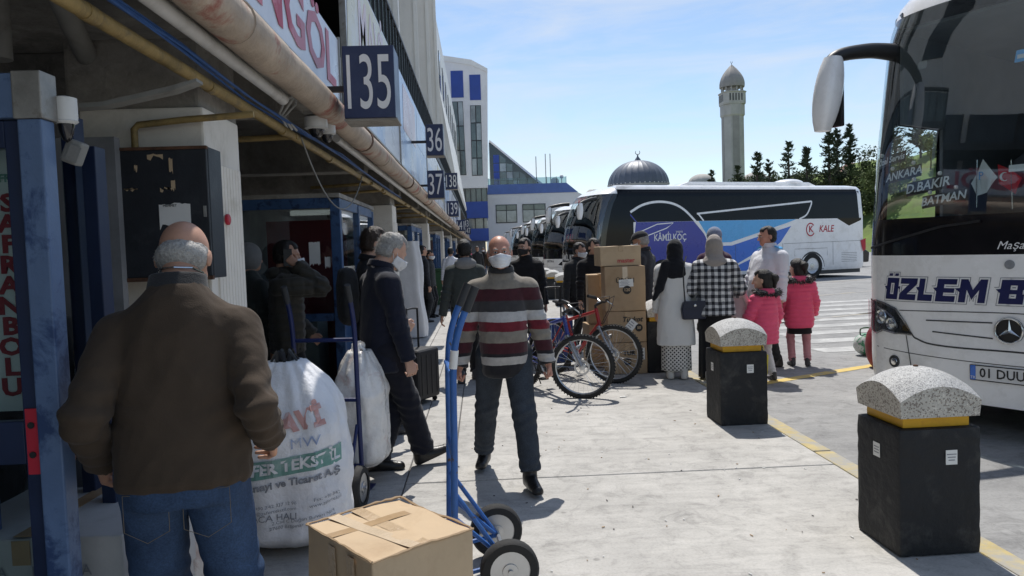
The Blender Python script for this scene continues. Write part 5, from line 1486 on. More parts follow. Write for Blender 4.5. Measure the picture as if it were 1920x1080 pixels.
    sp_ = st_ + (st_-bb).normalized()*.15
    rings = []
    for (y, w, z, h) in ((-.13, .03, .02, .03), (-.11, .075, .03, .035), (-.04, .07, .028, .04), (.04, .04, .022, .038), (.11, .022, .016, .03), (.145, .012, .008, .018)):
        rings.append([sp_ + Vector((w*math.cos(a), y, z + h*.6*math.sin(a))) for a in [2*PI*k/12 for k in range(12)]])
    MB().loft(rings).build('saddle', 'black_plastic', e, smooth=True)
    cs = MB().lathe([(.085, .05), (.085, .054), (.06, .054)], (0, bb.y, bb.z), 28, 'X', cap=False); co = cs.build('chainring', 'dark_metal', e)
    MB().lathe([(.02, -.06), (.02, .06)], (0, bb.y, bb.z), 12, 'X').build('axle', 'dark_metal', co)
    for s_ in (-1, 1):
        MB().tube([bb + Vector((s_*.065, 0, 0)), bb + Vector((s_*.075, s_*.12, -.12))], .011, 6).build('crank', 'alu', co)
        MB().box(bb + Vector((s_*.12, s_*.12, -.12)), (.09, .08, .02)).build('pedal', 'black_plastic', co, bevel=.004)
    MB().tube([(.052, bb.y, bb.z+.083), (.052, 0, Rw+.04)], .004, 4).tube([(.052, bb.y, bb.z-.083), (.052, .02, Rw-.12), (.052, 0, Rw-.04)], .004, 4).build('chain', 'dark_metal', co)
    MB().lathe([(.05, .04), (.05, .065), (.03, .07)], (0, 0, Rw), 18, 'X').build('cassette', 'dark_metal', e)
    MB().tube([(-.06, .05, Rw-.03), (-.12, .12, .015)], .008, 6).build('kick_stand', 'dark_metal', e)
    return e
M['bike_silver'] = mat('bike_silver', (.38, .38, .39), .3, .1, 5, metal=.7)
M['bike_blue'] = mat('bike_blue', (.03, .05, .26), .35, .12, 3, coat=.4, dirt=(.35, .35, .36), dscale=5, dlim=(.52, .56))
M['bike_red'] = mat('bike_red', (.36, .02, .02), .35, .1, 5, coat=.4)
def face(dx, dy): return math.atan2(-dx, dy)
def put_bike(fx, fy, ang, *a):
    d = Vector((math.sin(ang), math.cos(ang)));      # heading
    return make_bike(*a[:3], (fx - d.x*1.04, fy - d.y*1.04, 0), -ang, a[3])
put_bike(.95, 7.43, R(152), 'bike_blue', 'bike_silver', 'silver and blue mountain bike in front, beside the man in stripes', R(45))
put_bike(1.42, 8.22, R(148), 'bike_red', 'bike_silver', 'red mountain bike in front of the cartons', R(30))

# ================================================================ CARTONS
def carton(label, c, d, rz, m='carton', tape=True, prints=(), group=None, wob=.006, seed=0, tape_m='tape'):
    e = empty('carton', c, rz); tag(e, label, 'carton', group)
    w, dp, h = d; r = random.Random(seed)
    bm = bmesh.new(); bmesh.ops.create_cube(bm, size=1)
    for v in bm.verts: v.co = Vector((v.co.x*w, v.co.y*dp, (v.co.z+.5)*h))
    bmesh.ops.subdivide_edges(bm, edges=bm.edges[:], cuts=9, use_grid_fill=True)
    for v in bm.verts:
        p = v.co*5 + Vector((seed*3.1, 0, 0))
        v.co += Vector((mnoise.noise(p), mnoise.noise(p+Vector((9, 0, 0))), mnoise.noise(p+Vector((0, 9, 0)))))*wob*(1 if v.co.z > .02 else .2)
    me = bpy.data.meshes.new('box'); bm.to_mesh(me); bm.free(); me.materials.append(M[m])
    o = bpy.data.objects.new('box', me); COL.objects.link(o); o.parent = e
    bv = o.modifiers.new('b', 'BEVEL'); bv.width = .006; bv.segments = 2; bv.limit_method = 'ANGLE'; bv.angle_limit = R(50)
    if tape:
        MB().bx(-.03, .03, -dp/2+.004, dp/2-.004, h+.002+wob*.6, h+.0035+wob*.6).build('tape', tape_m, e)
        MB().bx(-.03, .03, -dp/2-.003-wob*.6, -dp/2-.0015-wob*.6, h*.72, h-.004).build('tape', tape_m, e)
    for (s, sz, x, z, mm, kw) in prints:
        text(s, sz, mm, e, TM((x, -dp/2-.003-wob*.6, z)), extrude=.0005, **kw)
    return e, (w, dp, h)
def label_on(e, dims, x, z, w, h, ang=0, wob=.006):
    y = -dims[1]/2-.004-wob*.6
    m2 = Matrix.Rotation(ang, 3, 'Y')
    o = MB().box((x, y, z), (w, .0015, h), m2).build('paper_label', 'paper', e)
    for q in range(4): MB().box(Vector((x, y-.001, z)) + m2 @ Vector((-.1*w, 0, h*(.3-.18*q))), (w*(.7 if q % 2 else .5), .0008, h*.06), m2).build('print', 'grey_print', o)
def disc_on(e, dims, x, z, r, s, wob=.006):
    y = -dims[1]/2-.004-wob*.6
    o = MB().lathe([(r, y), (r, y-.0008)], (x, 0, z), 28, 'Y').build('round_print', 'black_print', e)
    text(s, r*1.0, 'carton_pale', o, TM((x, y-.0015, z)), bold=.001, extrude=.0003)
G = 'cartons stacked by the bollard'
e, d = carton('lowest carton of the stack beside the bicycles', (1.715, 9.0, .002), (.47, .42, .375), R(-2), prints=(('TUR', .075, .02, .25, 'black_print', {'bold': .003}),), group=G, seed=1); disc_on(e, d, .0, .15, .045, '120'); label_on(e, d, .17, .24, .07, .14)
e, d = carton('carton with cursive print and the round number 50, second from the bottom', (1.715, 9.0, .383), (.46, .42, .37), R(-1), prints=(('Türkot', .085, .06, .27, 'black_print', {'shear': .3, 'bold': .002}),), group=G, seed=2); disc_on(e, d, .14, .17, .045, '50'); label_on(e, d, .04, .19, .10, .16, R(40))
e, d = carton('tall taped carton with the round number 120, second from the top', (1.71, 9.0, .759), (.48, .44, .53), R(-3), prints=(('ÜRÜN', .08, .0, .36, 'black_print', {'bold': .001}),), group=G, seed=3, tape_m='clear_tape'); disc_on(e, d, .02, .25, .05, '120'); label_on(e, d, .01, .33, .17, .09, R(-3))
e, d = carton('topmost pale carton with red lettering on the stack', (1.655, 9.02, 1.296), (.49, .40, .235), R(2), m='carton_pale', prints=(('master', .075, .06, .06, 'red_print', {'bold': .001}),), group=G, seed=4); label_on(e, d, .17, .15, .09, .07) if False else None
e, d = carton('slim carton standing behind the stack, lower left', (1.50, 9.55, .002), (.36, .40, .55), R(4), group=G, seed=5)
e, d = carton('slim carton on top of the one behind the stack', (1.52, 9.55, .558), (.34, .38, .62), R(-4), group=G, seed=6)
# large carton in the foreground
e, d = carton('large taped carton in the foreground beside the blue hand truck', (-.385, 2.785, .012), (.50, .42, .49), R(-52), m='carton_pale', tape=False, seed=9, wob=.011)
fg = e
def lid_z(x, y):
    p = Vector((x, y, .49))*5 + Vector((27, 0, 0)); return .49 + mnoise.noise(p+Vector((0, 9, 0)))*.010
def lid_strip(nm, pts, w, mm, off):
    v = []; f = []
    for i, (x, y) in enumerate(pts):
        a_, b_ = pts[max(0, i-1)], pts[min(len(pts)-1, i+1)]; d_ = Vector((b_[0]-a_[0], b_[1]-a_[1])).normalized(); q_ = Vector((-d_.y, d_.x))*w/2
        for sg in (-1, 1): v.append((x+sg*q_.x, y+sg*q_.y, lid_z(x+sg*q_.x, y+sg*q_.y)+off))
    for i in range(len(pts)-1): f.append((2*i, 2*i+1, 2*i+3, 2*i+2))
    MB().add(v, f).build(nm, mm, fg)
M['lid_tape'] = mat('lid_tape', (.47, .345, .215), .3, .10, 9, .3, 40, spec=.5)
lid_strip('lid_gap', [(-.247+.494*i/16, .004*math.sin(i*1.7)) for i in range(17)], .005, 'rust', .0028)
lid_strip('tape', [(-.246+.492*i/16, .002) for i in range(17)], .052, 'lid_tape', .0035)
lid_strip('tape', [(-.07, -.206+.412*i/14) for i in range(15)], .05, 'tape', .0045)
lid_strip('tape', [(-.246+.492*i/16, -.10+.004*i) for i in range(17)], .05, 'clear_tape', .0055)
for x0 in (-.06, .08): MB().bx(x0, x0+.055, -.2185, -.2175, .05, .47).build('tape', 'lid_tape', fg)
MB().bx(-.262, -.2605, -.03, .03, .2, .47).build('tape', 'lid_tape', fg)
for k_, (P0, P1) in enumerate((((-.25, -.21), (.25, -.21)), ((.25, -.21), (.25, .21)), ((.25, .21), (-.25, .21)), ((-.25, .21), (-.25, -.21)))):
    fr_ = MB(); r_ = random.Random(40+k_); pts = []
    for i in range(19):
        t = i/18; x = P0[0]+(P1[0]-P0[0])*t; y = P0[1]+(P1[1]-P0[1])*t
        pts.append((x*1.006 + r_.uniform(-.002, .002), y*1.006 + r_.uniform(-.002, .002), lid_z(x, y)+.001 + r_.uniform(-.001, .0035)))
    fr_.tube(pts, [.0045+r_.uniform(-.0015, .002) for _ in pts], 5); fr_.build('flap_edge', 'carton', fg, smooth=True)
# grey cartons by the kiosk door
e, d = carton('lower grey white carton behind the kiosk door', (-1.545, 2.78, .002), (.66, .56, .31), R(2), m='carton_grey', group='grey cartons at the kiosk door', seed=12, prints=(('KARACA', .05, -.1, .2, 'grey_print', {}),))
e, d = carton('upper grey white carton behind the kiosk door', (-1.54, 2.77, .318), (.66, .56, .31), R(-2), m='carton_grey', group='grey cartons at the kiosk door', seed=13, prints=(('KARACA', .05, -.15, .2, 'grey_print', {}), ('KARACA', .05, .13, .2, 'grey_print', {})))
text('KARACA', .05, 'grey_print', e, TM((.315, .0, .12), PI/2), extrude=.0005)

# ================================================================ HAND TRUCKS
def sweep(P, n=8):
    P = [Vector(p) for p in P]; Q = [P[0]]+P+[P[-1]]; out = []
    for i in range(1, len(Q)-2):
        for k in range(n):
            t = k/n; a, b, c_, e_ = Q[i-1], Q[i], Q[i+1], Q[i+2]
            out.append(.5*((2*b)+(-a+c_)*t+(2*a-5*b+4*c_-e_)*t*t+(-a+3*b-3*c_+e_)*t**3))
    out.append(P[-1]); return out
def hand_truck(label, loc, rz, m, h=1.38, w=.36, wheel_r=.13):
    """local: handles lean to +Y, toe plate towards -Y"""
    e = empty('hand_truck', loc, rz); tag(e, label, 'hand truck')
    for s in (-1, 1):
        x = s*w/2
        up = MB().tube(sweep([(x, -.02, .05), (x, .0, h*.45), (x, .01, h*.74), (x, .04, h*.86), (x, .105, h*.97)], 7), .0155, 12).build('upright', m, e, smooth=True)
        MB().tube([(x, .073, h*.915), (x, .118, h*.992)], .0195, 12).build('grip', 'grip', up, smooth=True)
        MB().tube([(x*.93, .0, .46), (x*.93, .21, wheel_r+.01)], .011, 8).build('brace', m, e, smooth=True)
        MB().tube([(x*.8, .0, .34), (x*.8, .20, wheel_r+.02)], .010, 8).build('brace', m, e, smooth=True)
        MB().tube([(x*.93, -.015, .09), (x*.93, .21, wheel_r)], .011, 8).build('brace', m, e, smooth=True)
        wl_ = MB().lathe([(wheel_r*.68, -.030), (wheel_r*.93, -.030), (wheel_r, -.018), (wheel_r, .018), (wheel_r*.93, .030), (wheel_r*.68, .030)], n=32, axis='X', cap=False).build('wheel', 'rubber', e, smooth=True, loc=(s*(w/2+.055), .22, wheel_r))
        MB().lathe([(wheel_r*.70, -.024), (wheel_r*.66, -.012), (wheel_r*.3, -.008), (wheel_r*.26, -.03), (.012, -.032), (.012, .032), (wheel_r*.26, .03), (wheel_r*.3, .008), (wheel_r*.66, .012), (wheel_r*.70, .024)], n=28, axis='X').build('rim', 'alu', wl_, smooth=True)
    MB().tube([(-w/2-.1, .22, wheel_r), (w/2+.1, .22, wheel_r)], .012, 10).build('axle', 'alu', e)
    for z in (.2, .62, 1.0): MB().tube([(-w/2, .0, z), (w/2, .0, z)], .013, 8).build('cross_bar', m, e)
    MB().bx(-w/2-.02, w/2+.02, -.24, -.0, .004, .010).build('toe_plate', m, e)
    return e
ht = hand_truck('bright blue hand truck standing upright in the foreground', (-.165, 3.42, 0), R(-90), 'truck_blue', h=1.385)
ht.rotation_euler.z = R(-84)
lbk = MB().tube([(0, .012, 1.02), (0, .022, 1.10)], .0182, 12); lbk.v = [(p[0]+.18, p[1]-.004, p[2]) for p in lbk.v]; lbk.build('sticker', 'paper', ht, smooth=True)
ht2 = hand_truck('dark blue hand truck loaded with the big white sack', (-1.0, 4.72, 0), R(172), 'truck_navy', h=1.36, w=.40)

# ================================================================ SACKS
def blob_sack(name, label, loc, rx, ry, h, m, seed, top=.35, tie=True, wr=.05, rz=0):
    e = empty(name, loc, rz); tag(e, label, 'sack' if 'sack' in name else 'bag')
    def rad(a, t):
        base = 1.0 if t < .0 else 1
        prof = (min(1, t/.10)**.5*.88+.12) * (1 if t < .62 else 1-(1-top)*((t-.62)/.38)**1.7)
        sq = (abs(math.cos(a))**3.0+abs(math.sin(a))**3.0)**(-1/3.0)
        p = Vector((math.cos(a)*2.2, math.sin(a)*2.2, t*4+seed*7))
        wrk = 1 + wr*.35*(1-abs(mnoise.noise(Vector((math.cos(a)*3.1, math.sin(a)*3.1, t*2.2+seed))))*3) + wr*mnoise.noise(p) + wr*.6*mnoise.noise(p*2.7) + (wr*.9*math.sin(a*13+mnoise.noise(p)*4)*max(0, t-.6)/.4) + wr*.25*mnoise.noise(p*7)
        return prof*sq*wrk
    def P(a, t, off=0):
        k = rad(a, t); bl = .05*math.sin(t*2.5)
        return ((rx*k+off)*math.cos(a) + bl*rx, (ry*k+off)*math.sin(a), h*t)
    NA, NT = 72, 44; rings = [[P(2*PI*k/NA, max(.001, i/NT)) for k in range(NA)] for i in range(NT+1)]
    MB().loft(rings).build('bulk', m, e, smooth='all')
    if tie:
        tm = MB(); r = random.Random(seed)
        for k in range(9):
            a = 2*PI*k/9 + r.random()
            q = top*.6
            tm.tube([(rx*q*.4*math.cos(a), ry*q*.4*math.sin(a), h*.98), (rx*q*.8*math.cos(a), ry*q*.8*math.sin(a), h*1.03+.02*r.random()), (rx*q*1.3*math.cos(a+.3), ry*q*1.3*math.sin(a+.3), h*1.0)], [.014, .02, .006], 6)
        tm.build('tied_neck', 'black_plastic' if 'sack' in name else m, e, smooth=True)
    return e, P
M['sack_white'] = mat('woven_white_sack', (.82, .82, .83), .45, .06, 6, .7, 11, dirt=(.70, .71, .73), dscale=4, dlim=(.5, .72))
M['bag_clear'] = mat('milky_plastic_bag', (.76, .74, .71), .3, .15, 7, .5, 14, dirt=(.55, .40, .36), dscale=6, dlim=(.56, .7))
sk, SP = blob_sack('sack', 'big white woven sack with green and grey print, tied at the top', (-1.06, 4.00, 0), .30, .27, .98, 'sack_white', 2, .32, wr=.075)
def onsack(a0, z0, sl=.0):
    def fn(u, v, t):
        a = a0 + u/.285; return SP(a, max(.01, (z0+v+u*sl)/.98), .008)
    return fn
A0 = R(-83)
pt = lambda a0, poly, m, nm, sl=0, off=0: patch((lambda u, v, t: SP(a0+u/.285, max(.01, (v+u*sl)/.98), .005+off)), poly, 0, 14).build(nm, m, sk)
pt(A0, [(-.24, .44), (.27, .44), (.27, .53), (-.24, .53)], 'green_print', 'printed_band', .14)
text('ZAFER TEKSTİL', .075, 'white_print', sk, fn=onsack(A0, .485, .14), bold=.003, extrude=0, sx=.95)
text('Sanayi ve Ticaret A.Ş', .052, 'grey_print', sk, fn=onsack(A0+.1, .405, .14), bold=.002, extrude=0, sx=.95)
text('Tel: +90 342 337 12 96', .024, 'grey_print', sk, fn=onsack(A0-.25, .285, .12), extrude=0)
text('zafer@zafertekstil.com', .024, 'grey_print', sk, fn=onsack(A0-.25, .258, .12), extrude=0)
text('Fax: +90 342', .024, 'grey_print', sk, fn=onsack(A0+.62, .31, .12), extrude=0)
text('www.zafertekstil', .024, 'grey_print', sk, fn=onsack(A0+.62, .283, .12), extrude=0)
text('2.Cad C Doğan Bulvarı No:4', .024, 'grey_print', sk, fn=onsack(A0+.25, .215, .12), extrude=0)
text('27600 Başpınar / GAZİANTEP', .024, 'grey_print', sk, fn=onsack(A0+.25, .188, .12), extrude=0)
text('KARACA HALI', .045, 'grey_print', sk, fn=onsack(A0-.35, .225, .05), extrude=0)
M['pale_red'] = mat('faded_red_print', (.62, .34, .30), .6, .15, 8, dirt=(.66, .60, .60), dscale=9, dlim=(.5, .65))
M['pale_blue'] = mat('faded_blue_print', (.34, .42, .62), .6, .15, 8, dirt=(.62, .64, .68), dscale=9, dlim=(.5, .65))
text('TAVİ', .12, M['pale_red'], sk, fn=onsack(A0+.15, .70, .18), bold=.008, extrude=0)
text('MW', .07, M['pale_blue'], sk, fn=onsack(A0+.3, .60, .14), extrude=0)
pt(R(-168), [(-.028, .02), (.028, .02), (.028, .86), (-.028, .86)], 'blue_sky', 'blue_stripe')
bg, BP = blob_sack('plastic_bag', 'milky plastic bag of goods behind the big white sack', (-.83, 4.95, .12), .17, .20, .78, 'bag_clear', 5, .4, wr=.09)
bg2, BP = blob_sack('plastic_bag', 'white plastic bag beside the grey cartons', (-1.32, 3.2, 0), .14, .14, .82, 'bag_clear', 8, .5, wr=.09)

# ================================================================ LUGGAGE
def suitcase(label, loc, rz, w, d, h, m, handle=True):
    e = empty('suitcase', loc, rz); tag(e, label, 'suitcase')
    MB().bx(-w/2, w/2, -d/2, d/2, .05, h).build('shell', m, e, bevel=.04, segs=3)
    for k in range(4): MB().bx(-w*.35+k*w*.23-.012, -w*.35+k*w*.23+.012, -d/2-.006, -d/2+.001, .1, h-.06).build('rib', m, e, bevel=.004)
    for sx in (-1, 1):
        for sy in (-1, 1): MB().lathe([(.024, -.012), (.028, 0), (.024, .012)], (sx*w*.38, sy*d*.3, .028), 12, 'X').build('caster', 'rubber', e)
    if handle:
        MB().tube(sweep([(-w*.25, d*.3, h), (-w*.25, d*.3, h+.36), (-w*.2, d*.3, h+.40), (w*.2, d*.3, h+.40), (w*.25, d*.3, h+.36), (w*.25, d*.3, h)], 5), .011, 8).build('handle', 'black_plastic', e, smooth=True)
M['case_blue'] = mat('suitcase_blue', (.03, .07, .25), .5, .1, 6); M['case_black'] = mat('suitcase_black', (.02, .02, .022), .6, .1, 6)
suitcase('blue trolley suitcase with its handle up, behind the bicycles', (.93, 9.6, 0), R(10), .42, .26, .62, 'case_blue')
suitcase('black trolley suitcase behind the grey haired man', (-.66, 7.6, 0), R(60), .38, .24, .56, 'case_black')
bgr = empty('travel_bag', (5.12, 9.75, -.04)); tag(bgr, 'green and white striped bag half hidden behind the near coach', 'bag')
M['bag_stripe'] = mat('green_bag', (.05, .24, .12), .6, .15, 4, dirt=(.55, .58, .55), dscale=6, dlim=(.48, .54))
MB().ell((0, 0, .15), (.17, .15, .15)).build('bulk', 'bag_stripe', bgr, smooth=True)
MB().tube(sweep([(-.08, 0, .27), (-.07, 0, .36), (.07, 0, .36), (.08, 0, .27)], 5), .010, 6).build('handle', 'bin_green', bgr)
rbg = empty('travel_bag', (4.72, 8.75, -.04)); tag(rbg, 'dark red bag peeping out behind the near coach corner', 'bag')
MB().ell((0, 0, .26), (.10, .2, .27)).build('bulk', mat('red_bag', (.2, .02, .03), .6, .15, 4), rbg, smooth=True)
MB().tube(sweep([(0, -.1, .48), (0, -.08, .62), (0, .08, .62), (0, .1, .48)], 5), .015, 6).build('handle', 'black_plastic', rbg)
tag(MB().prism([(-.03, 0), (.05, .012), (.03, .03), (-.02, .025)], lambda u, v, t: (u, v, t), .004, .010).build('litter', 'paper', loc=(1.38, 7.42, 0)), 'white scrap of paper lying on the pavement by the bicycles', 'litter')
# ================================================================ WHITE VAN behind the viewer, mirrored in the kiosk panes
van = empty('van', (-4.0, -6.5, -.01)); tag(van, 'white delivery van mirrored in the glass of the kiosk', 'van')
MB().prism([(-4.6, .35), (.55, .35), (.62, .75), (.45, 1.05), (-.35, 1.25), (-1.15, 2.25), (-1.6, 2.45), (-4.6, 2.45)], lambda u, v, t: (t, u, v), -.98, .98).build('body', 'bus_white', van, bevel=.10, segs=3)
MB().prism([(-.34, 1.33), (-1.06, 2.22), (-1.03, 2.25), (-.30, 1.35)], lambda u, v, t: (t, u+.10, v+.02), -.80, .80).build('windshield', 'bus_dark', van)
for s_ in (-1, 1):
    MB().bx(s_*.55, s_*.88, .50, .60, .78, 1.0).build('headlamp', 'lamp_dark', van, bevel=.03)
    MB().prism([(-.55, 1.35), (-1.15, 2.1), (-1.8, 2.1), (-1.8, 1.35)], lambda u, v, t: (t, u, v), s_*.982, s_*.99).build('side_window', 'bus_dark', van)
    for y in (-.35, -3.6): wheel(van, s_*.86, y, .34, s_)
    MB().bx(s_*1.02, s_*1.2, -.55, -.45, 1.35, 1.7).build('mirror', 'black_plastic', van, bevel=.03)
MB().bx(-.45, .45, .60, .64, .72, .95).build('grille', 'black_plastic', van, bevel=.01)
MB().bx(-.9, .9, .56, .66, .36, .62).build('bumper', 'bus_grey', van, bevel=.03)
MB().bx(-.26, .26, .662, .672, .44, .55).build('number_plate', 'sign_white', van)

# grit, butts and scraps lying about
lt = MB(); r_ = random.Random(77)
for k in range(260):
    x, y = r_.uniform(-.8, 2.3), 2.6 + 14*r_.random()**1.6; a = r_.uniform(0, PI); L_ = r_.uniform(.006, .022); w_ = r_.uniform(.003, .007)
    lt.box((x, y, .003), (L_, w_, .004), Matrix.Rotation(a, 3, 'Z'), k % 3)
lt = lt.build('litter_specks', ['paper', 'joint', 'carton'], fixn=False); tag(lt, 'tiny butts, grit and scraps strewn over the pavement', 'litter', kind='stuff')
# ================================================================ PEOPLE
# every piece of a figure is one closed surface pulled from a blended distance field
def smin(a, b, k):
    h = np.clip(.5+.5*(b-a)/k, 0, 1); return b+(a-b-k*(1-h))*h
def smax(a, b, k): return -smin(-a, -b, k)
F32 = np.float32
def _len(q): return np.sqrt(np.einsum('...i,...i->...', q, q))
def cap_(P, a, b, ra, rb, sq=None, flat=False):
    a, b = np.array(a, F32), np.array(b, F32)
    P = np.asarray(P, F32)
    if sq is not None: sq = np.array(sq, F32); P = P*sq; a = a*sq; b = b*sq
    ba = b-a; L2 = F32(ba@ba); pa = P-a
    t = (pa@ba)/L2
    if flat:
        tt = np.clip(t, 0, 1.6)
        return np.maximum(_len(pa - tt[..., None]*ba) - (F32(ra)+F32(rb-ra)*tt), (t-1)*np.sqrt(L2))
    t = np.clip(t, 0, 1)
    return _len(pa - t[..., None]*ba) - (F32(ra)+F32(rb-ra)*t)
def ell_(P, c, r):
    r = np.array(r, F32); q = (np.asarray(P, F32)-np.array(c, F32))/r
    k0 = _len(q); k1 = _len(q/r)
    return k0*(k0-1)/np.maximum(k1, F32(1e-6))
def loft_(P, rings, n=2.3):
    P = np.asarray(P, F32); z = P[..., 2]; rz = [r[0] for r in rings]
    zz = np.clip(z, rz[0], rz[-1])
    a = np.interp(zz, rz, [r[1] for r in rings]); b = np.interp(zz, rz, [r[2] for r in rings]); cy = np.interp(zz, rz, [r[3] if len(r) > 3 else 0 for r in rings])
    a, b, cy = a.astype(F32), b.astype(F32), cy.astype(F32); x = np.abs(P[..., 0])/a; y = np.abs(P[..., 1]-cy)/b
    d = ((x**n+y**n)**(1/n)-1)*np.minimum(a, b)*.95
    return smax(d, np.maximum(z-rz[-1], rz[0]-z), .012)
def surfnet(D, lo, h):
    s = D < 0; nx, ny, nz = D.shape
    acc = np.zeros((nx-1, ny-1, nz-1, 3), np.float32); cnt = np.zeros((nx-1, ny-1, nz-1), np.float32)
    def sl(o): return slice(o, None if o else -1)
    for ax in range(3):
        A = [slice(None)]*3; B = [slice(None)]*3; A[ax] = slice(0, -1); B[ax] = slice(1, None)
        da, db = D[tuple(A)], D[tuple(B)]; m = s[tuple(A)] != s[tuple(B)]
        t = np.where(m, da/(da-db+1e-12), 0)
        o1, o2 = [k for k in range(3) if k != ax]
        for i in (0, 1):
            for j in (0, 1):
                idx = [slice(None)]*3
                idx[o1] = slice(i, D.shape[o1]-1+i); idx[o2] = slice(j, D.shape[o2]-1+j)
                mm = m[tuple(idx)]; cnt += mm
                acc[..., ax] += np.where(mm, t[tuple(idx)], 0); acc[..., o1] += mm*i; acc[..., o2] += mm*j
    act = cnt > 0
    ids = np.full(act.shape, -1, np.int64); ids[act] = np.arange(act.sum())
    ijk = np.argwhere(act); v = (ijk + acc[act]/cnt[act][:, None])*h + np.array(lo)
    faces = []
    for ax in range(3):
        A = [slice(None)]*3; B = [slice(None)]*3; A[ax] = slice(0, -1); B[ax] = slice(1, None)
        m = s[tuple(A)] != s[tuple(B)]
        o1, o2 = [k for k in range(3) if k != ax]
        e = np.argwhere(m); e = e[(e[:, o1] > 0) & (e[:, o2] > 0) & (e[:, o1] < D.shape[o1]-1) & (e[:, o2] < D.shape[o2]-1)]
        if not len(e): continue
        def at_(i, j):
            q = e.copy(); q[:, o1] -= i; q[:, o2] -= j; return ids[q[:, 0], q[:, 1], q[:, 2]]
        Q = np.stack([at_(1, 1), at_(0, 1), at_(0, 0), at_(1, 0)], 1)
        inside = s[tuple(A)][e[:, 0], e[:, 1], e[:, 2]]
        flip = inside if ax != 1 else ~inside
        Q[~flip] = Q[~flip][:, ::-1]
        faces.append(Q)
    f = np.concatenate(faces); f = f[(f >= 0).all(1)]
    return v, f
def field(lo, hi, h, fn):
    lo = np.array(lo, float); n = np.maximum(4, np.ceil((np.array(hi)-lo)/h).astype(int)+1)
    g = np.stack(np.meshgrid(*[lo[k]+h*np.arange(n[k]) for k in range(3)], indexing='ij'), -1).astype(np.float32)
    return surfnet(fn(g).astype(np.float32), lo, h)
_rng = np.random.RandomState(5)
_WV = [(_rng.normal(size=3), _rng.uniform(0, 6.28)) for _ in range(14)]
def wob(P, f, seed=0, an=(1, 1, 1)):
    o = 0; P = P*np.array(an)
    for i in range(7):
        d, ph = _WV[(i+seed) % 14]; o = o + np.sin(P@(d*f*(1+.35*i)) + ph + seed*1.3 + .8*np.sin(P@(_WV[(i+5) % 14][0]*f*.6)+ph))/(1+.3*i)
    return o/4.5
def vf_mesh(name, vf, m, parent):
    v, f = vf; me = bpy.data.meshes.new(name)
    me.vertices.add(len(v)); me.vertices.foreach_set('co', np.ascontiguousarray(v, np.float32).ravel())
    me.loops.add(len(f)*4); me.loops.foreach_set('vertex_index', np.ascontiguousarray(f, np.int32).ravel())
    me.polygons.add(len(f)); me.polygons.foreach_set('loop_start', np.arange(0, len(f)*4, 4, dtype=np.int32))
    try: me.polygons.foreach_set('loop_total', np.full(len(f), 4, np.int32))
    except Exception: pass
    me.update(calc_edges=True); me.validate()
    me.materials.append(M[m] if isinstance(m, str) else m); me.shade_smooth()
    o = bpy.data.objects.new(name, me); COL.objects.link(o); o.parent = parent
    return o
def join_vf(*L):
    v = []; f = []; n = 0
    for a, b in L: v.append(a); f.append(b+n); n += len(a)
    return np.concatenate(v), np.concatenate(f)
def rot3(rx=0, ry=0, rz=0):
    return np.array((Matrix.Rotation(rz, 3, 'Z') @ Matrix.Rotation(rx, 3, 'X') @ Matrix.Rotation(ry, 3, 'Y')))
def ik(a, b, l1, l2, pole):
    a, b = np.array(a, float), np.array(b, float); d = b-a; L = np.linalg.norm(d)
    if L > (l1+l2)*.999: b = a + d/L*(l1+l2)*.999; d = b-a; L = np.linalg.norm(d)
    x = (l1*l1-l2*l2+L*L)/(2*L); y = math.sqrt(max(0, l1*l1-x*x)); u = d/L
    p = np.array(pole, float); p = p-u*(p@u); p = p/np.linalg.norm(p)
    return a+u*x+p*y, b

def head_sdf(P):
    """local head frame: +Y to the face, z = 0 at the eyes"""
    d = ell_(P, (0, -.014, .028), (.077, .099, .090))
    d = smin(d, ell_(P, (0, .022, -.040), (.060, .070, .080)), .035)
    d = smin(d, ell_(P, (0, .064, -.096), (.026, .024, .020)), .03)
    d = smin(d, cap_(P, (-.034, .082, .020), (.034, .082, .020), .011, .011), .018)
    for s in (-1, 1):
        d = smin(d, ell_(P, (s*.040, .066, -.030), (.022, .020, .022)), .02)
        d = smax(d, -ell_(P, (s*.031, .104, .0), (.017, .016, .011)), .012)
        d = smin(d, ell_(P, (s*.081, -.012, -.012), (.010, .021, .032)), .008)
    d = smin(d, cap_(P, (0, .090, .008), (0, .110, -.036), .008, .0145), .010)
    d = smin(d, cap_(P, (-.020, .083, -.068), (.020, .083, -.068), .008, .008), .008)
    return d

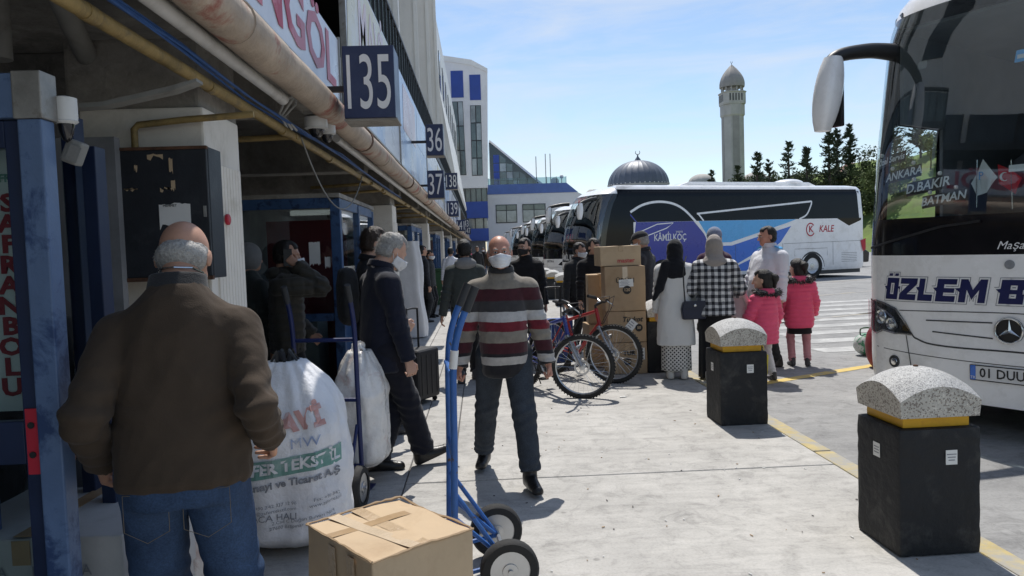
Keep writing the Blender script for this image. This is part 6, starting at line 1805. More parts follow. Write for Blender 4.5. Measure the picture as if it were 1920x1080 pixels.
def person(label, loc, face_dir, H=1.72, skin='skin', vox=.009, top=None, legs=None, shoes='black_plastic', hair=('short', 'hair_black'), mask=None,
           lean=0, twist=0, head=(0, 0, 0), feet=((-.10, 0, 0, 0), (.10, 0, 0, 0)), hands=((-.27, .02, .78), (.27, .02, .78)), elbows=((-.5, -1, 0), (.5, -1, 0)),
           group=None, bulk=1.0, drop=0, belly=0, curl=.5, face=False, shift=(0, 0), extra=None, seed=0, child=False):
    """loc on the ground, face_dir = heading in degrees from +Y towards +X; feet: (x, y, lift, toe yaw deg[, pitch])"""
    root = empty('person', (loc[0], loc[1], loc[2] if len(loc) > 2 else 0), -R(face_dir)); tag(root, label, 'person', group)
    s = H/1.75; hs = (1.0 if not child else H/1.75*0+.93)/s if child else 1.0   # head scale relative to body
    V = lambda *p: np.array(p, float)
    hipc = V(shift[0], shift[1], .93); RT = rot3(-lean, 0, -twist); RT32, hip32, off32 = RT.astype(np.float32), hipc.astype(np.float32), np.array([0, 0, .93], np.float32)
    tor = lambda p: RT @ (np.array(p, float)-V(0, 0, .93)) + hipc
    inv = lambda P: (P-hip32) @ RT32 + off32
    neck = tor((0, -.012, 1.475)); RH = rot3(0, 0, -twist) @ rot3(-head[0], head[2], -head[1])
    hc = neck + RH @ (V(0, .028, .140)*hs)
    J = {}
    for i, sg in ((0, -1), (1, 1)):
        sh = tor((sg*.172*bulk**.5, -.01, 1.352-drop)); el, wr = ik(sh, hands[i], .285, .255, elbows[i])
        J[i] = (sh, el, wr)
    LG = {}
    for i, sg in ((0, -1), (1, 1)):
        fx, fy, fz, yaw = feet[i][:4]; pit = feet[i][4] if len(feet[i]) > 4 else 0
        hp = V(sg*.092+shift[0], shift[1], .90); an = V(fx, fy, fz+.085)
        kn, an = ik(hp, an, .43, .42, (math.sin(R(yaw))*.6, 1, 0)); LG[i] = (hp, kn, an, R(yaw), R(pit))
    sc = lambda vf: (vf[0]*s, vf[1])
    # ---- body: head, neck, hands on a slim continuous core
    hsc = hs
    def fhead(P):
        Q = ((P-hc) @ RH)/hsc
        d = head_sdf(Q)*hsc
        nb = hc + RH @ (V(0, -.03, -.07)*hsc)
        d = smin(d, cap_(P, nb, neck + V(0, -.01, -.02), .052, .060), .03)
        return smin(d, cap_(P, neck + V(0, 0, -.03), tor((0, 0, 1.3)), .06, .08), .03)
    r_ = .16*hsc
    parts = [field(np.minimum(hc-r_, tor((0, 0, 1.25))-.12), np.maximum(hc+r_, neck+.1), min(vox, .008) if vox < .012 else vox, fhead)]
    for i, sg in ((0, -1), (1, 1)):
        sh, el, wr = J[i]; u = (wr-el)/np.linalg.norm(wr-el)
        side = np.cross(u, V(0, 1, 0)) ; side = side/np.linalg.norm(side); fwd = np.cross(side, u)   # fwd: palm normal-ish
        # hand: palm plane spanned by u and fwd, fingers curl towards the body (inner)
        inner = V(-sg, 0, 0); inner = inner-u*(inner@u); inner /= np.linalg.norm(inner); fwd = np.cross(inner, u)*sg; fwd = fwd*(1 if fwd[1] > 0 else -1)
        k = .9 if child else 1
        def fhand(P, wr=wr, u=u, fwd=fwd, inner=inner, el=el, k=k):
            d = cap_(P, el+(wr-el)*.5, wr, .034, .026)
            pc = wr+u*.05*k
            for q in (-.024, -.008, .008, .024): d = smin(d, cap_(P, wr+u*.012+fwd*q*.6, wr+u*.085*k+fwd*q*1.1, .015, .012), .014)
            for q, ln in ((-.027, .060), (-.009, .072), (.010, .076), (.028, .070)):
                a = wr+u*.086*k+fwd*q*1.05; c1 = curl; b1 = a+(u*math.cos(c1)+inner*math.sin(c1))*ln*.48*k; e1 = b1+(u*math.cos(c1*2.3)+inner*math.sin(c1*2.3))*ln*.52*k
                d = np.minimum(d, smin(cap_(P, a, b1, .0095, .0085), cap_(P, b1, e1, .0085, .0070), .004))
            a = wr+u*.025+fwd*.022; b1 = a+(u*.6+fwd*.55+inner*.25)*.045*k; e1 = b1+(u*.85+fwd*.1+inner*.35)*.035*k
            return smin(d, smin(cap_(P, a, b1, .013, .0105), cap_(P, b1, e1, .0105, .008), .006), .006)
        lo = np.minimum(wr, wr+u*.2)-.07; hi = np.maximum(wr, wr+u*.2)+.07
        lo = np.minimum(lo, el+(wr-el)*.5-.04); hi = np.maximum(hi, el+(wr-el)*.5+.04)
        parts.append(field(lo, hi, .0048 if vox < .008 else (.0062 if vox < .012 else .011), fhand))
    v, f = join_vf(*[sc(p) for p in parts])
    body = vf_mesh('body', (v, f), skin, root)
    core = MB()
    core.tube([tuple(p*s) for p in (tor((0, 0, 1.3)), tor((0, 0, 1.0)), hipc-V(0, 0, .08))], [.06*s, .07*s, .06*s], 8)
    for i in (0, 1):
        core.tube([tuple(p*s) for p in (tor((0, 0, 1.36)), J[i][0], J[i][1], J[i][2])], [.04*s, .035*s, .03*s, .02*s], 7)
        core.tube([tuple(p*s) for p in (hipc-V(0, 0, .05), LG[i][0], LG[i][1], LG[i][2])], [.05*s, .05*s, .04*s, .03*s], 7)
    if not (extra and extra.get('bare_legs')):
        bm = bmesh.new(); bm.from_mesh(body.data); n0 = len(bm.verts)
        vs = [bm.verts.new(p) for p in core.v]
        for q in core.f: bm.faces.new([vs[k] for k in q])
        bm.to_mesh(body.data); bm.free()
    def hpt(x, y, z): return tuple((hc + RH @ (V(x, y, z)*hsc))*s)
    if face:
        for sg in (-1, 1):
            e_ = MB().ell(hpt(sg*.031, .0885, .0), (.013*s, .010*s, .008*s), 10, 8).build('eye', 'eye_white', body, smooth=True)
            MB().ell(hpt(sg*.031, .0965, .0005), (.0062*s, .0045*s, .0062*s), 8, 6).build('iris', 'black_print', e_) if True else None
            MB().tube([hpt(sg*.014, .097, .017), hpt(sg*.03, .100, .024), hpt(sg*.048, .088, .017)], [.004*s, .0045*s, .002*s], 6).build('eyebrow', hair[1] if hair and len(hair) > 1 else 'hair_black', body)
    # ---- hair
    if hair:
        kind, hm = hair[0], hair[1]
        def fhair(P):
            Q = ((P-hc) @ RH)/hsc
            base = np.minimum(ell_(Q, (0, -.014, .028), (.077, .099, .090)), ell_(Q, (0, -.03, -.02), (.072, .078, .07)))
            if kind in ('child', 'curly'): base = smin(base, ell_(Q, (0, -.052, -.055), (.066, .058, .075)), .03)
            th = {'child': .017, 'short': .011, 'thick': .021, 'bald': .009, 'grey': .013, 'fringe': .015, 'curly': .024}[kind]
            x, y, z = np.abs(Q[..., 0]), Q[..., 1], Q[..., 2]
            rag = wob(Q, 60, seed+1)*.006
            if kind == 'bald':
                B = np.maximum(np.maximum(z-.036-y*.30, y-.040), np.maximum(-z-.075, y-.02+(-.02-z)*.6))
            else:
                hl = .062 if kind != 'fringe' else .045
                B = np.maximum((y-.035)-(np.maximum(z, .004)-hl+.03)*1.6, -z-(.080 if kind not in ('child', 'curly') else .125)+y*.25)
                B = np.maximum(B, np.where(x > .05, y-(.018 if kind != 'child' else .035)+(-z-.01)*(.5 if kind != 'child' else .15)*(z < -.01), -1))
            B = B + rag
            fd = np.clip(-B/.030, 0, 1)**.6
            nz = wob(Q, 95, seed)*.003 + wob(Q, 40, seed+3)*(.0035 if kind not in ('curly', 'thick', 'grey') else .007)
            d = np.maximum(base - th*fd - nz*fd*(1 if kind != 'bald' else .3) + .004*(1-fd), B-.004)
            return d*hsc
        r_ = .155*hsc
        hv = sc(field(hc-r_, hc+r_, min(vox, .0075), fhair)); ho_ = vf_mesh('hair', hv, hm, root)
        if vox < .0097:                                   # loose strands that break the outline
            nn = vnormals(hv[0], hv[1]); rr = np.random.RandomState(seed+50); ii = rr.randint(0, len(nn), 2600 if kind != 'bald' else 1500)
            dn = RH @ V(0, -.35, -1.0); L_ = {'bald': .010, 'short': .014, 'grey': .024, 'thick': .028, 'fringe': .022, 'curly': .03, 'child': .03}[kind]
            p0 = hv[0][ii]-nn[ii]*.002; dd = nn[ii]*rr.uniform(.25, .8, (len(ii), 1)) + dn*.8 + rr.normal(0, .35, (len(ii), 3)); dd /= np.linalg.norm(dd, axis=1)[:, None]; dd *= L_*rr.uniform(.5, 1.2, (len(ii), 1))
            sd2 = np.cross(dd, rr.normal(0, 1, (len(ii), 3))); sd2 = sd2/np.linalg.norm(sd2, axis=1)[:, None]*.0011
            vv = np.stack([p0-sd2, p0+sd2, p0+dd], 1).reshape(-1, 3)
            me_ = bpy.data.meshes.new('hair_strands'); me_.from_pydata(vv.tolist(), [], np.arange(len(vv)).reshape(-1, 3).tolist()); me_.materials.append(M[hm])
            so_ = bpy.data.objects.new('hair_strands', me_); COL.objects.link(so_); so_.parent = ho_; so_['kind'] = 'stuff'
    if mask:
        def fmask(P):
            Q = ((P-hc) @ RH)/hsc; d0 = smin(head_sdf(Q), ell_(Q, (0, .080, -.045), (.036, .045, .05)), .03)
            d = np.abs(d0-.008-.0016*np.sin(Q[..., 2]*2*PI/.021)*(np.abs(Q[..., 0]) < .045))-.0042
            y, z, x = Q[..., 1], Q[..., 2], np.abs(Q[..., 0])
            top_ = z+.007+x*.28; bot = -z-.112+x*.25
            return np.maximum(np.maximum(d, smax(top_, bot, .01)), .015-y)*hsc
        c_ = hc + RH @ (V(0, .06, -.05)*hsc)
        mo = vf_mesh('face_mask', sc(field(c_-.11*hsc, c_+.11*hsc, .0045 if vox < .0075 else .0065, fmask)), mask, root)
        for sg in (-1, 1):
            MB().tube([hpt(sg*.062, .035, -.035), hpt(sg*.080, .0, -.005), hpt(sg*.086, -.022, .012)], .0018*s, 4).build('ear_loop', mask, mo)
            MB().tube([hpt(sg*.058, .035, -.085), hpt(sg*.078, .0, -.055), hpt(sg*.086, -.022, -.035)], .0018*s, 4).build('ear_loop', mask, mo)
    # ---- top
    T = dict(name='jacket', m='black_print', hem=.80, rings=None, sleeve=(.068, .057, .046), fold=.009, puff=0, flare=0, wrist=1.0, grow=0, collar=.0, cut=None); T.update(top or {})
    b_ = bulk
    zh = T['hem']
    rings = T['rings'] or [(zh, .185*b_+T['flare'], .135*b_+T['flare']+belly*.5, belly*.5), (.95, .182*b_+T['flare']*.5, .135*b_+belly, belly), (1.08, .180*b_, .132*b_+belly, belly), (1.22, .190*b_, .130*b_+belly*.4, belly*.35),
                           (1.33, .175*b_, .120*b_, 0), (1.39, .145*b_, .104, -.005), (1.44, .104, .086, -.008), (1.472, .076, .072, -.006), (1.50+T['collar'], .066, .066, -.002)]
    rings = sorted(rings)
    def ftop(P):
        Q = inv(P); d = loft_(Q, rings)
        for i in (0, 1):
            sh, el, wr = J[i]; r0, r1, r2 = [x*(b_**.5) for x in T['sleeve']]
            cl = tor((0, -.010, 1.43)); d = smin(d, cap_(P, cl+(sh-cl)*.2, sh, .040, r0*.90), .06)
            dd = smin(cap_(P, sh, sh+(el-sh)*.35, r0*.97, r0*.95+r1*.05), d, .03)
            arm = smin(cap_(P, sh+(el-sh)*.2, el, r0*.96, r1), cap_(P, el, el+(wr-el)*T['wrist'], r1, r2, flat=True), .02)
            d = smin(dd, arm, .010)
        return d - T['grow']
    allp = np.array([tor((sx*.3*b_, sy*.25, z)) for sx in (-1, 1) for sy in (-1, 1) for z in (zh-.02, 1.56+T['collar'])] + [p for i in (0, 1) for p in J[i]])
    lo = allp.min(0)-.10; hi = allp.max(0)+.10
    v, f = field(lo, hi, vox, ftop)
    Q = inv(v); amp = T['fold']
    rdg = lambda f_, sd_, an_: (.45-np.abs(wob(v, f_, sd_, an_)))*1.5
    n_ = wob(v, 14, seed, (1, 1, .4))*amp*.8 + rdg(13, seed+1, (1.2, 1.2, .55))*amp*.9 + rdg(30, seed+2, (1, 1, .6))*amp*.4
    for i in (0, 1):                                      # creases round the elbows and cuffs
        sh, el, wr = J[i]; d1 = np.linalg.norm(v-el, axis=1); t = (v-sh)@((wr-sh)/np.linalg.norm(wr-sh))
        n_ += np.exp(-(d1/.12)**2)*np.sin(t*95+seed)*amp*.9
        d2 = np.linalg.norm(v-wr, axis=1); n_ += np.exp(-(d2/.10)**2)*np.sin(t*120)*amp*.6
    if T['puff']:
        ph = Q[:, 2]*2*PI/.075
        n_ += (np.abs(np.sin(ph*.5))**.6-.55)*T['puff']
    nrm = vnormals(v, f); v = v + nrm*n_[:, None]
    to = vf_mesh(T['name'], sc((v, f)), T['m'], root)
    if T['name'] in ('jacket', 'coat') and vox < .0115:
        def fcol(P):
            return np.maximum(np.abs(cap_(P, tor((0, -.022, 1.40)), tor((0, .012, 1.56)), .100, .070))-.007, np.abs(inv(P)[..., 2]-1.478+.25*np.clip(inv(P)[..., 1], -.1, .2))-.026)
        c0 = tor((0, -.005, 1.48)); vf_mesh('collar', sc(field(c0-np.array([.13, .14, .09]), c0+np.array([.13, .14, .09]), max(vox*.85, .006), fcol)), T['m'], root)
    # ---- legs
    Lg = dict(name='trousers', m='black_print', hip=.100, knee=.072, hem=.064, fold=.006, end=.985, top=1.0); Lg.update(legs or {})
    if Lg.get('skirt'):
        z0 = Lg['skirt']; w0, w1 = Lg['w0'], Lg['w1']
        nr, na = 26, 56; rg = []
        for q in range(nr+1):
            t = q/nr; z = 1.0+(z0-1.0)*t
            w = w0+(w1-w0)*t**.8; cx = shift[0]*(1-t)
            rg.append([((w*(1+.035*t*math.sin(a*9+seed)+.02*t*math.sin(a*5))*math.cos(a)+cx)*s, (w*.80*(1+.035*t*math.sin(a*9+seed))*math.sin(a)+shift[1]*(1-t))*s, z*s) for a in [2*PI*k_/na for k_ in range(na)]])
        MB().loft(rg).build(Lg['name'], Lg['m'], root, smooth='all')
    if not Lg.get('none') and not (Lg.get('skirt') and Lg['skirt'] < .3):
        def flegs(P):
            d = loft_(P-V(shift[0], shift[1], 0), [(.80, .15*b_**.6, .115*b_), (.88, .168*b_**.7, .125*b_), (Lg['top'], .160*b_**.7, .118*b_)])
            for i in (0, 1):
                hp, kn, an = LG[i][:3]; e_ = kn+(an-kn)*Lg['end']
                dd = smin(cap_(P, hp, kn, Lg['hip']*b_**.5, Lg['knee']), cap_(P, kn, e_, Lg['knee'], Lg['hem'], flat=True), .02)
                d = smin(d, dd, .022)
            return d
        pts = np.array([LG[i][k_] for i in (0, 1) for k_ in range(3)] + [V(shift[0], shift[1], Lg['top'])])
        lo = pts.min(0)-.15; hi = pts.max(0)+.15; lo[2] = max(lo[2], .0); hi[2] = Lg['top']+.02
        v, f = field(lo, hi, vox, flegs); amp = Lg['fold']
        n_ = wob(v, 15, seed+4, (1, 1, .5))*amp*.7 + (.45-np.abs(wob(v, 14, seed+6, (1.3, 1.3, .5))))*1.5*amp*.8
        for i in (0, 1):
            hp, kn, an = LG[i][:3]; d1 = np.linalg.norm(v-kn, axis=1); d2 = np.linalg.norm(v-an, axis=1)
            n_ += np.exp(-(d1/.13)**2)*np.sin(v[:, 2]*85+v[:, 0]*40)*amp*.7 + np.exp(-(d2/.13)**2)*np.sin(v[:, 2]*110+v[:, 1]*50+seed)*amp*1.0
        v = v + vnormals(v, f)*n_[:, None]
        vf_mesh(Lg['name'], sc((v, f)), Lg['m'], root)
    # ---- shoes
    for i in (0, 1):
        hp, kn, an, yaw, pit = LG[i]; RF = rot3(pit, 0, -yaw)
        k = .95 if child else 1.12
        def fshoe(P, an=an, RF=RF, k=k):
            Q = ((P-an) @ RF)/k
            d = cap_(Q, (0, -.045, -.052), (0, .135, -.058), .037, .034, np.array([.95, 1, 1]))
            d = smin(d, cap_(Q, (0, -.03, -.01), (0, -.02, .03), .044, .045), .025); d = smin(d, cap_(Q, (0, .0, -.02), (0, .09, -.052), .036, .03), .02)
            return smax(d, -Q[..., 2]-.082/k, .006)*k
        so = vf_mesh('shoe', sc(field(an-.21, an+.24, max(vox*.8, .007), fshoe)), shoes, root)
    return dict(root=root, s=s, hc=hc, RH=RH, tor=tor, J=J, LG=LG, V=V, hpt=hpt, hsc=hsc, sc=sc, body=body, top=to, inv=inv, vox=vox)
def vnormals(v, f):
    a = np.cross(v[f[:, 2]]-v[f[:, 0]], v[f[:, 3]]-v[f[:, 1]]); fl = f.ravel(); aa = np.repeat(a, 4, 0)
    n = np.stack([np.bincount(fl, aa[:, k], len(v)) for k in range(3)], 1)
    return n/np.maximum(np.linalg.norm(n, axis=1), 1e-9)[:, None]
def sdf_child(p, name, m, c, r, fn, h=.007, parent=None):
    """extra piece in the figure's own (unscaled) space"""
    c = np.array(c, float); return vf_mesh(name, p['sc'](field(c-np.array(r), c+np.array(r), h, fn)), m, parent or p['root'])

M['eye_white'] = mat('eye_white', (.55, .52, .48), .3, .05, 5)
M['shoe_black'] = mat('shoe_leather', (.014, .013, .013), .35, .3, 12, .15, 50)
M['shoe_trainer'] = mat('trainer', (.05, .05, .055), .6, .3, 25, dirt=(.4, .4, .4), dscale=22, dlim=(.6, .64))
M['shoe_white'] = mat('white_trainer', (.55, .53, .49), .6, .1, 12)
M['c_brown'] = cloth('brown_wool', (.060, .043, .030), fold=.2, sheen=.05); M['c_navy'] = cloth('navy_jacket', (.010, .012, .024), .8)
M['c_black'] = cloth('black_cloth', (.011, .011, .013)); M['c_char'] = cloth('charcoal_cloth', (.028, .029, .031)); M['c_navytr'] = cloth('navy_trousers', (.009, .010, .018), .85)
M['c_grey'] = cloth('dark_grey_coat', (.030, .031, .035)); M['c_hood'] = cloth('grey_green_hoodie', (.050, .058, .055)); M['c_hood2'] = cloth('light_grey_hood', (.20, .20, .20))
M['c_white'] = cloth('white_shirt', (.66, .67, .72), .8, .03); M['c_coat'] = cloth('white_long_coat', (.64, .64, .63), .85, .03); M['c_lilac'] = cloth('lilac_shirt', (.30, .32, .45), .85)
M['c_olive'] = cloth('olive_puffer', (.036, .033, .026), .6); M['c_red'] = cloth('coral_red_puffer', (.72, .085, .18), .5, .1, 200, .2); M['c_purple'] = cloth('dark_purple', (.055, .022, .045))
M['c_hijab_b'] = cloth('black_scarf', (.010, .011, .015)); M['c_hijab_g'] = cloth('taupe_scarf', (.30, .27, .25)); M['c_capblue'] = cloth('blue_grey_knit', (.20, .23, .31), .95, .15, 120, .6)
M['c_pinkpale'] = cloth('pale_pink', (.60, .46, .46)); M['c_tights_w'] = cloth('white_tights', (.62, .62, .64)); M['c_tights_p'] = cloth('pink_tights', (.52, .25, .28))
M['jeans'] = denim('blue_jeans', (.042, .075, .145)); M['jeans_d'] = denim('dark_jeans', (.050, .060, .074))
M['fur'] = mat('fur_trim', (.06, .055, .055), .95, .9, 40, .6, 90, dirt=(.42, .40, .40), dscale=45, dlim=(.52, .6))
M['leather_brown'] = mat('brown_leather', (.08, .035, .022), .45, .2, 8)

# striped pullover: bands by height
def stripes_mat():
    m, nt, b = _new('striped_knit')
    tc = nt.nodes.new('ShaderNodeTexCoord').outputs['Object']
    sx = nt.nodes.new('ShaderNodeSeparateXYZ'); nt.links.new(tc, sx.inputs[0])
    n = _noise(nt, 6, 4, .6, tc)
    ma = nt.nodes.new('ShaderNodeMath'); ma.operation = 'MULTIPLY_ADD'; ma.inputs[1].default_value = .022; nt.links.new(n.outputs['Fac'], ma.inputs[0]); nt.links.new(sx.outputs['Z'], ma.inputs[2])
    # the sleeves hang lower: z only
    mr = nt.nodes.new('ShaderNodeMapRange'); mr.inputs[1].default_value = .70; mr.inputs[2].default_value = 1.50; nt.links.new(ma.outputs[0], mr.inputs[0])
    def p(z): return (z+.011-.70)/.80
    bl, gr, wh, ma_, rd_, ta = (.022, .021, .024), (.050, .048, .050), (.46, .45, .44), (.062, .018, .024), (.16, .022, .032), (.235, .21, .175)
    st = [(0, bl), (p(.79), (.42, .40, .38)), (p(.845), bl), (p(.865), ma_), (p(.935), ta), (p(1.005), rd_), (p(1.065), wh), (p(1.130), gr), (p(1.20), ma_), (p(1.278), ta), (p(1.345), ta)]
    r = _ramp(nt, mr.outputs[0], st, 'CONSTANT')
    n2 = _noise(nt, 25, 4, .6, tc); f = _ramp(nt, n2.outputs['Fac'], [(.3, .82), (.7, 1.12)]).outputs['Color']
    nt.links.new(_mix(nt, 1., r.outputs['Color'], f, 'MULTIPLY'), b.inputs['Base Color'])
    b.inputs['Roughness'].default_value = .95; b.inputs['Sheen Weight'].default_value = .2; b.inputs['Specular IOR Level'].default_value = .15
    w = nt.nodes.new('ShaderNodeTexWave'); w.inputs['Scale'].default_value = 60; w.bands_direction = 'X'; nt.links.new(tc, w.inputs['Vector'])
    n3 = _noise(nt, 12, 5, .6, tc, .6)
    _bump(nt, b, _mix(nt, .7, w.outputs['Fac'], n3.outputs['Fac']), .3, .015)
    return m
M['c_stripe'] = stripes_mat()
def check_mat():
    m, nt, b = _new('checked_flannel')
    tc = nt.nodes.new('ShaderNodeTexCoord').outputs['Object']
    n = _noise(nt, 7, 3, .6, tc); add = nt.nodes.new('ShaderNodeVectorMath'); add.operation = 'MULTIPLY_ADD'
    add.inputs[1].default_value = (.03, .03, .03); nt.links.new(n.outputs['Color'], add.inputs[0]); nt.links.new(tc, add.inputs[2])
    sx = nt.nodes.new('ShaderNodeSeparateXYZ'); nt.links.new(add.outputs[0], sx.inputs[0])
    def band(sock):
        a = nt.nodes.new('ShaderNodeMath'); a.operation = 'MULTIPLY'; a.inputs[1].default_value = 1/.072; nt.links.new(sock, a.inputs[0])
        f = nt.nodes.new('ShaderNodeMath'); f.operation = 'FRACT'; nt.links.new(a.outputs[0], f.inputs[0])
        g = nt.nodes.new('ShaderNodeMath'); g.operation = 'GREATER_THAN'; g.inputs[1].default_value = .5; nt.links.new(f.outputs[0], g.inputs[0]); return g.outputs[0]
    s_ = nt.nodes.new('ShaderNodeMath'); s_.operation = 'ADD'; nt.links.new(band(sx.outputs['X']), s_.inputs[0]); nt.links.new(band(sx.outputs['Z']), s_.inputs[1])
    h_ = nt.nodes.new('ShaderNodeMath'); h_.operation = 'MULTIPLY'; h_.inputs[1].default_value = .5; nt.links.new(s_.outputs[0], h_.inputs[0])
    r = _ramp(nt, h_.outputs[0], [(0, (.60, .60, .60)), (.3, (.16, .165, .18)), (.7, (.010, .011, .016))], 'CONSTANT')
    nt.links.new(r.outputs['Color'], b.inputs['Base Color']); b.inputs['Roughness'].default_value = .95; b.inputs['Sheen Weight'].default_value = .15
    n3 = _noise(nt, 12, 5, .6, tc, .6); _bump(nt, b, n3.outputs['Fac'], .3, .02)
    return m
M['c_check'] = check_mat()
def dots_mat():
    m, nt, b = _new('polka_dots')
    tc = nt.nodes.new('ShaderNodeTexCoord').outputs['Object']
    mp = nt.nodes.new('ShaderNodeMapping'); mp.inputs['Rotation'].default_value = (0, R(45), 0); mp.inputs['Scale'].default_value = (32, 32, 32); nt.links.new(tc, mp.inputs['Vector'])
    fr_ = nt.nodes.new('ShaderNodeVectorMath'); fr_.operation = 'FRACTION'; nt.links.new(mp.outputs[0], fr_.inputs[0])
    sb = nt.nodes.new('ShaderNodeVectorMath'); sb.operation = 'SUBTRACT'; sb.inputs[1].default_value = (.5, .5, .5); nt.links.new(fr_.outputs[0], sb.inputs[0])
    ml = nt.nodes.new('ShaderNodeVectorMath'); ml.operation = 'MULTIPLY'; ml.inputs[1].default_value = (1, 0, 1); nt.links.new(sb.outputs[0], ml.inputs[0])
    ln = nt.nodes.new('ShaderNodeVectorMath'); ln.operation = 'LENGTH'; nt.links.new(ml.outputs[0], ln.inputs[0])
    r = _ramp(nt, ln.outputs['Value'], [(0, (.012, .012, .014)), (.30, (.62, .61, .58))], 'CONSTANT')
    nt.links.new(r.outputs['Color'], b.inputs['Base Color']); b.inputs['Roughness'].default_value = .9
    return m
M['c_dots'] = dots_mat()

GP = 'people on the platform'
M['stitch'] = mat('jeans_stitching', (.16, .13, .09), .9, .1, 9)
# 1 brown cardigan, from behind
p = person('balding grey haired man in a brown jacket and jeans, seen from behind in the foreground', (-.955, 2.36), -10, 1.715, 'skin', .0068,
    top=dict(name='knit_jacket', m='c_brown', hem=.845, fold=.0075, sleeve=(.064, .056, .046), rings=[(.845, .192, .150, .02), (.87, .204, .162, .02), (.92, .202, .162, .02), (1.05, .198, .160, .02), (1.2, .196, .148, .005), (1.30, .182, .132, -.01), (1.38, .144, .115, -.018), (1.44, .108, .100, -.02), (1.475, .086, .084, -.02), (1.50, .072, .074, -.012)]),
    legs=dict(m='jeans', hip=.098, knee=.086, hem=.08, fold=.007), shoes='shoe_black', hair=('bald', 'hair_grey'), bulk=1.10, drop=.02, lean=.15, shift=(0, -.02),
    head=(.62, .05, 0), feet=((-.12, .02, 0, -8), (.13, -.02, 0, 10)), hands=((-.262, .06, .925), (.258, .08, .955)), elbows=((-.10, -1, 0), (.10, -1, 0)), group=GP, curl=.75, seed=1)
pr = p
sdf_child(p, 'collar', 'c_char', p['tor']((0, -.005, 1.495)), (.13, .14, .07), lambda P: np.maximum(np.abs(cap_(P, pr['tor']((0, -.02, 1.42)), pr['tor']((0, .015, 1.56)), .092, .074))-.008, np.abs((pr['inv'](P))[..., 2]-1.492)-.030), .006)
tr_ = MB().tube([p['hpt'](.072, -.02, -.075), p['hpt'](.05, -.075, -.092), p['hpt'](0, -.092, -.10), p['hpt'](-.05, -.075, -.092), p['hpt'](-.072, -.02, -.075)], .0035, 6); tr_.build('neck_chain', 'chrome', p['root'], smooth=True)
for sg in (-1, 1):   # back pockets
    b = MB(); cx, cz = sg*.085, .80
    bw = [(cx-.065, cz+.07), (cx+.065, cz+.07), (cx+.065, cz-.04), (cx, cz-.075), (cx-.065, cz-.04)]
    b.tube([(x, -.143 + abs(x)*.16, z-.03) for x, z in bw], .0011, 4, closed=True); b.build('pocket_stitching', M['stitch'], p['root'])
# 2 navy jacket, profile
p = person('grey haired man in a navy jacket and white mask, looking down', (-.71, 5.18), 62, 1.72, 'skin_pale', .0078,
    top=dict(name='jacket', m='c_navy', hem=.74, fold=.006, sleeve=(.080, .064, .052)), legs=dict(m='c_navytr', hip=.108, knee=.083, hem=.082, fold=.007), shoes='shoe_black',
    hair=('grey', 'hair_grey'), mask='mask', head=(.60, -.05, 0), lean=.05, feet=((-.10, -.02, 0, 25), (-.02, .30, .02, 8, 18)), hands=((-.25, .12, .80), (.25, .10, .82)), group=GP, curl=1.0, seed=2)
# 3 young man with backpack
p = person('young man in black with a backpack behind the grey haired man', (-.93, 6.35), 70, 1.77, 'skin_pale', .009,
    top=dict(name='jacket', m='c_black', hem=.78), legs=dict(m='c_black', hem=.075), shoes='shoe_trainer', hair=('thick', 'hair_brown'), mask='mask', head=(.22, .0, 0), feet=((-.1, -.05, 0, 10), (.1, .12, 0, 4)), hands=((-.24, .22, .95), (.24, .2, .95)), group=GP, curl=.9, seed=3, face=True)
q = p
def f_pack(P):
    Q = np.abs(q['inv'](P)-np.array([0, -.20, 1.17], np.float32))/np.array([.145, .085, .24], np.float32)
    return (((Q**3.2).sum(-1))**(1/3.2)-1)*.085+wob(P, 25, 2)*.006
sdf_child(p, 'backpack', 'c_char', q['tor']((0, -.20, 1.17)), (.26, .26, .32), f_pack, .010)
# 4 man on the phone
p = person('man in an olive padded jacket holding a phone to his ear', (-1.60, 6.15), 75, 1.68, 'skin', .009,
    top=dict(name='padded_jacket', m='c_olive', hem=.80, puff=.012, sleeve=(.085, .072, .055), grow=.008), legs=dict(m='c_black'), shoes='shoe_black', hair=('short', 'hair_black'), mask='mask', head=(.12, .1, 0), hands=((-.22, .20, .9), (.115, .10, 1.52)), elbows=((-.5, -1, 0), (.25, .1, -1)), group=GP, curl=1.1, seed=4)
MB().box(p['hpt'](.098, .01, -.02), (.014, .07, .14)).build('phone', 'black_plastic', p['root'], bevel=.004)
q = p; sdf_child(p, 'hood', 'c_olive', q['tor']((0, -.09, 1.47)), (.2, .16, .13), lambda P: ell_(q['inv'](P), (0, -.075, 1.455), (.13, .085, .06)), .010)
p = person('person with a grey hood at the left edge of the glass kiosk', (-2.0, 6.55), 40, 1.66, 'skin', .012, top=dict(m='c_hood'), legs=dict(m='c_black'), hair=None, group=GP, seed=5)
q = p; sdf_child(p, 'hood', 'c_hood2', q['hc'], (.16, .18, .17), lambda P: np.maximum(ell_((P-q['hc']) @ q['RH'], (0, -.02, .01), (.105, .125, .135)), -ell_((P-q['hc']) @ q['RH'], (0, .11, -.01), (.07, .09, .10))), .010)
p = person('man in a lilac shirt standing at the kiosk door', (-1.12, 7.6), -25, 1.68, 'skin', .012, top=dict(name='shirt', m='c_lilac', hem=.88), legs=dict(m='c_black'), hair=('short', 'hair_black'), group=GP, seed=6)
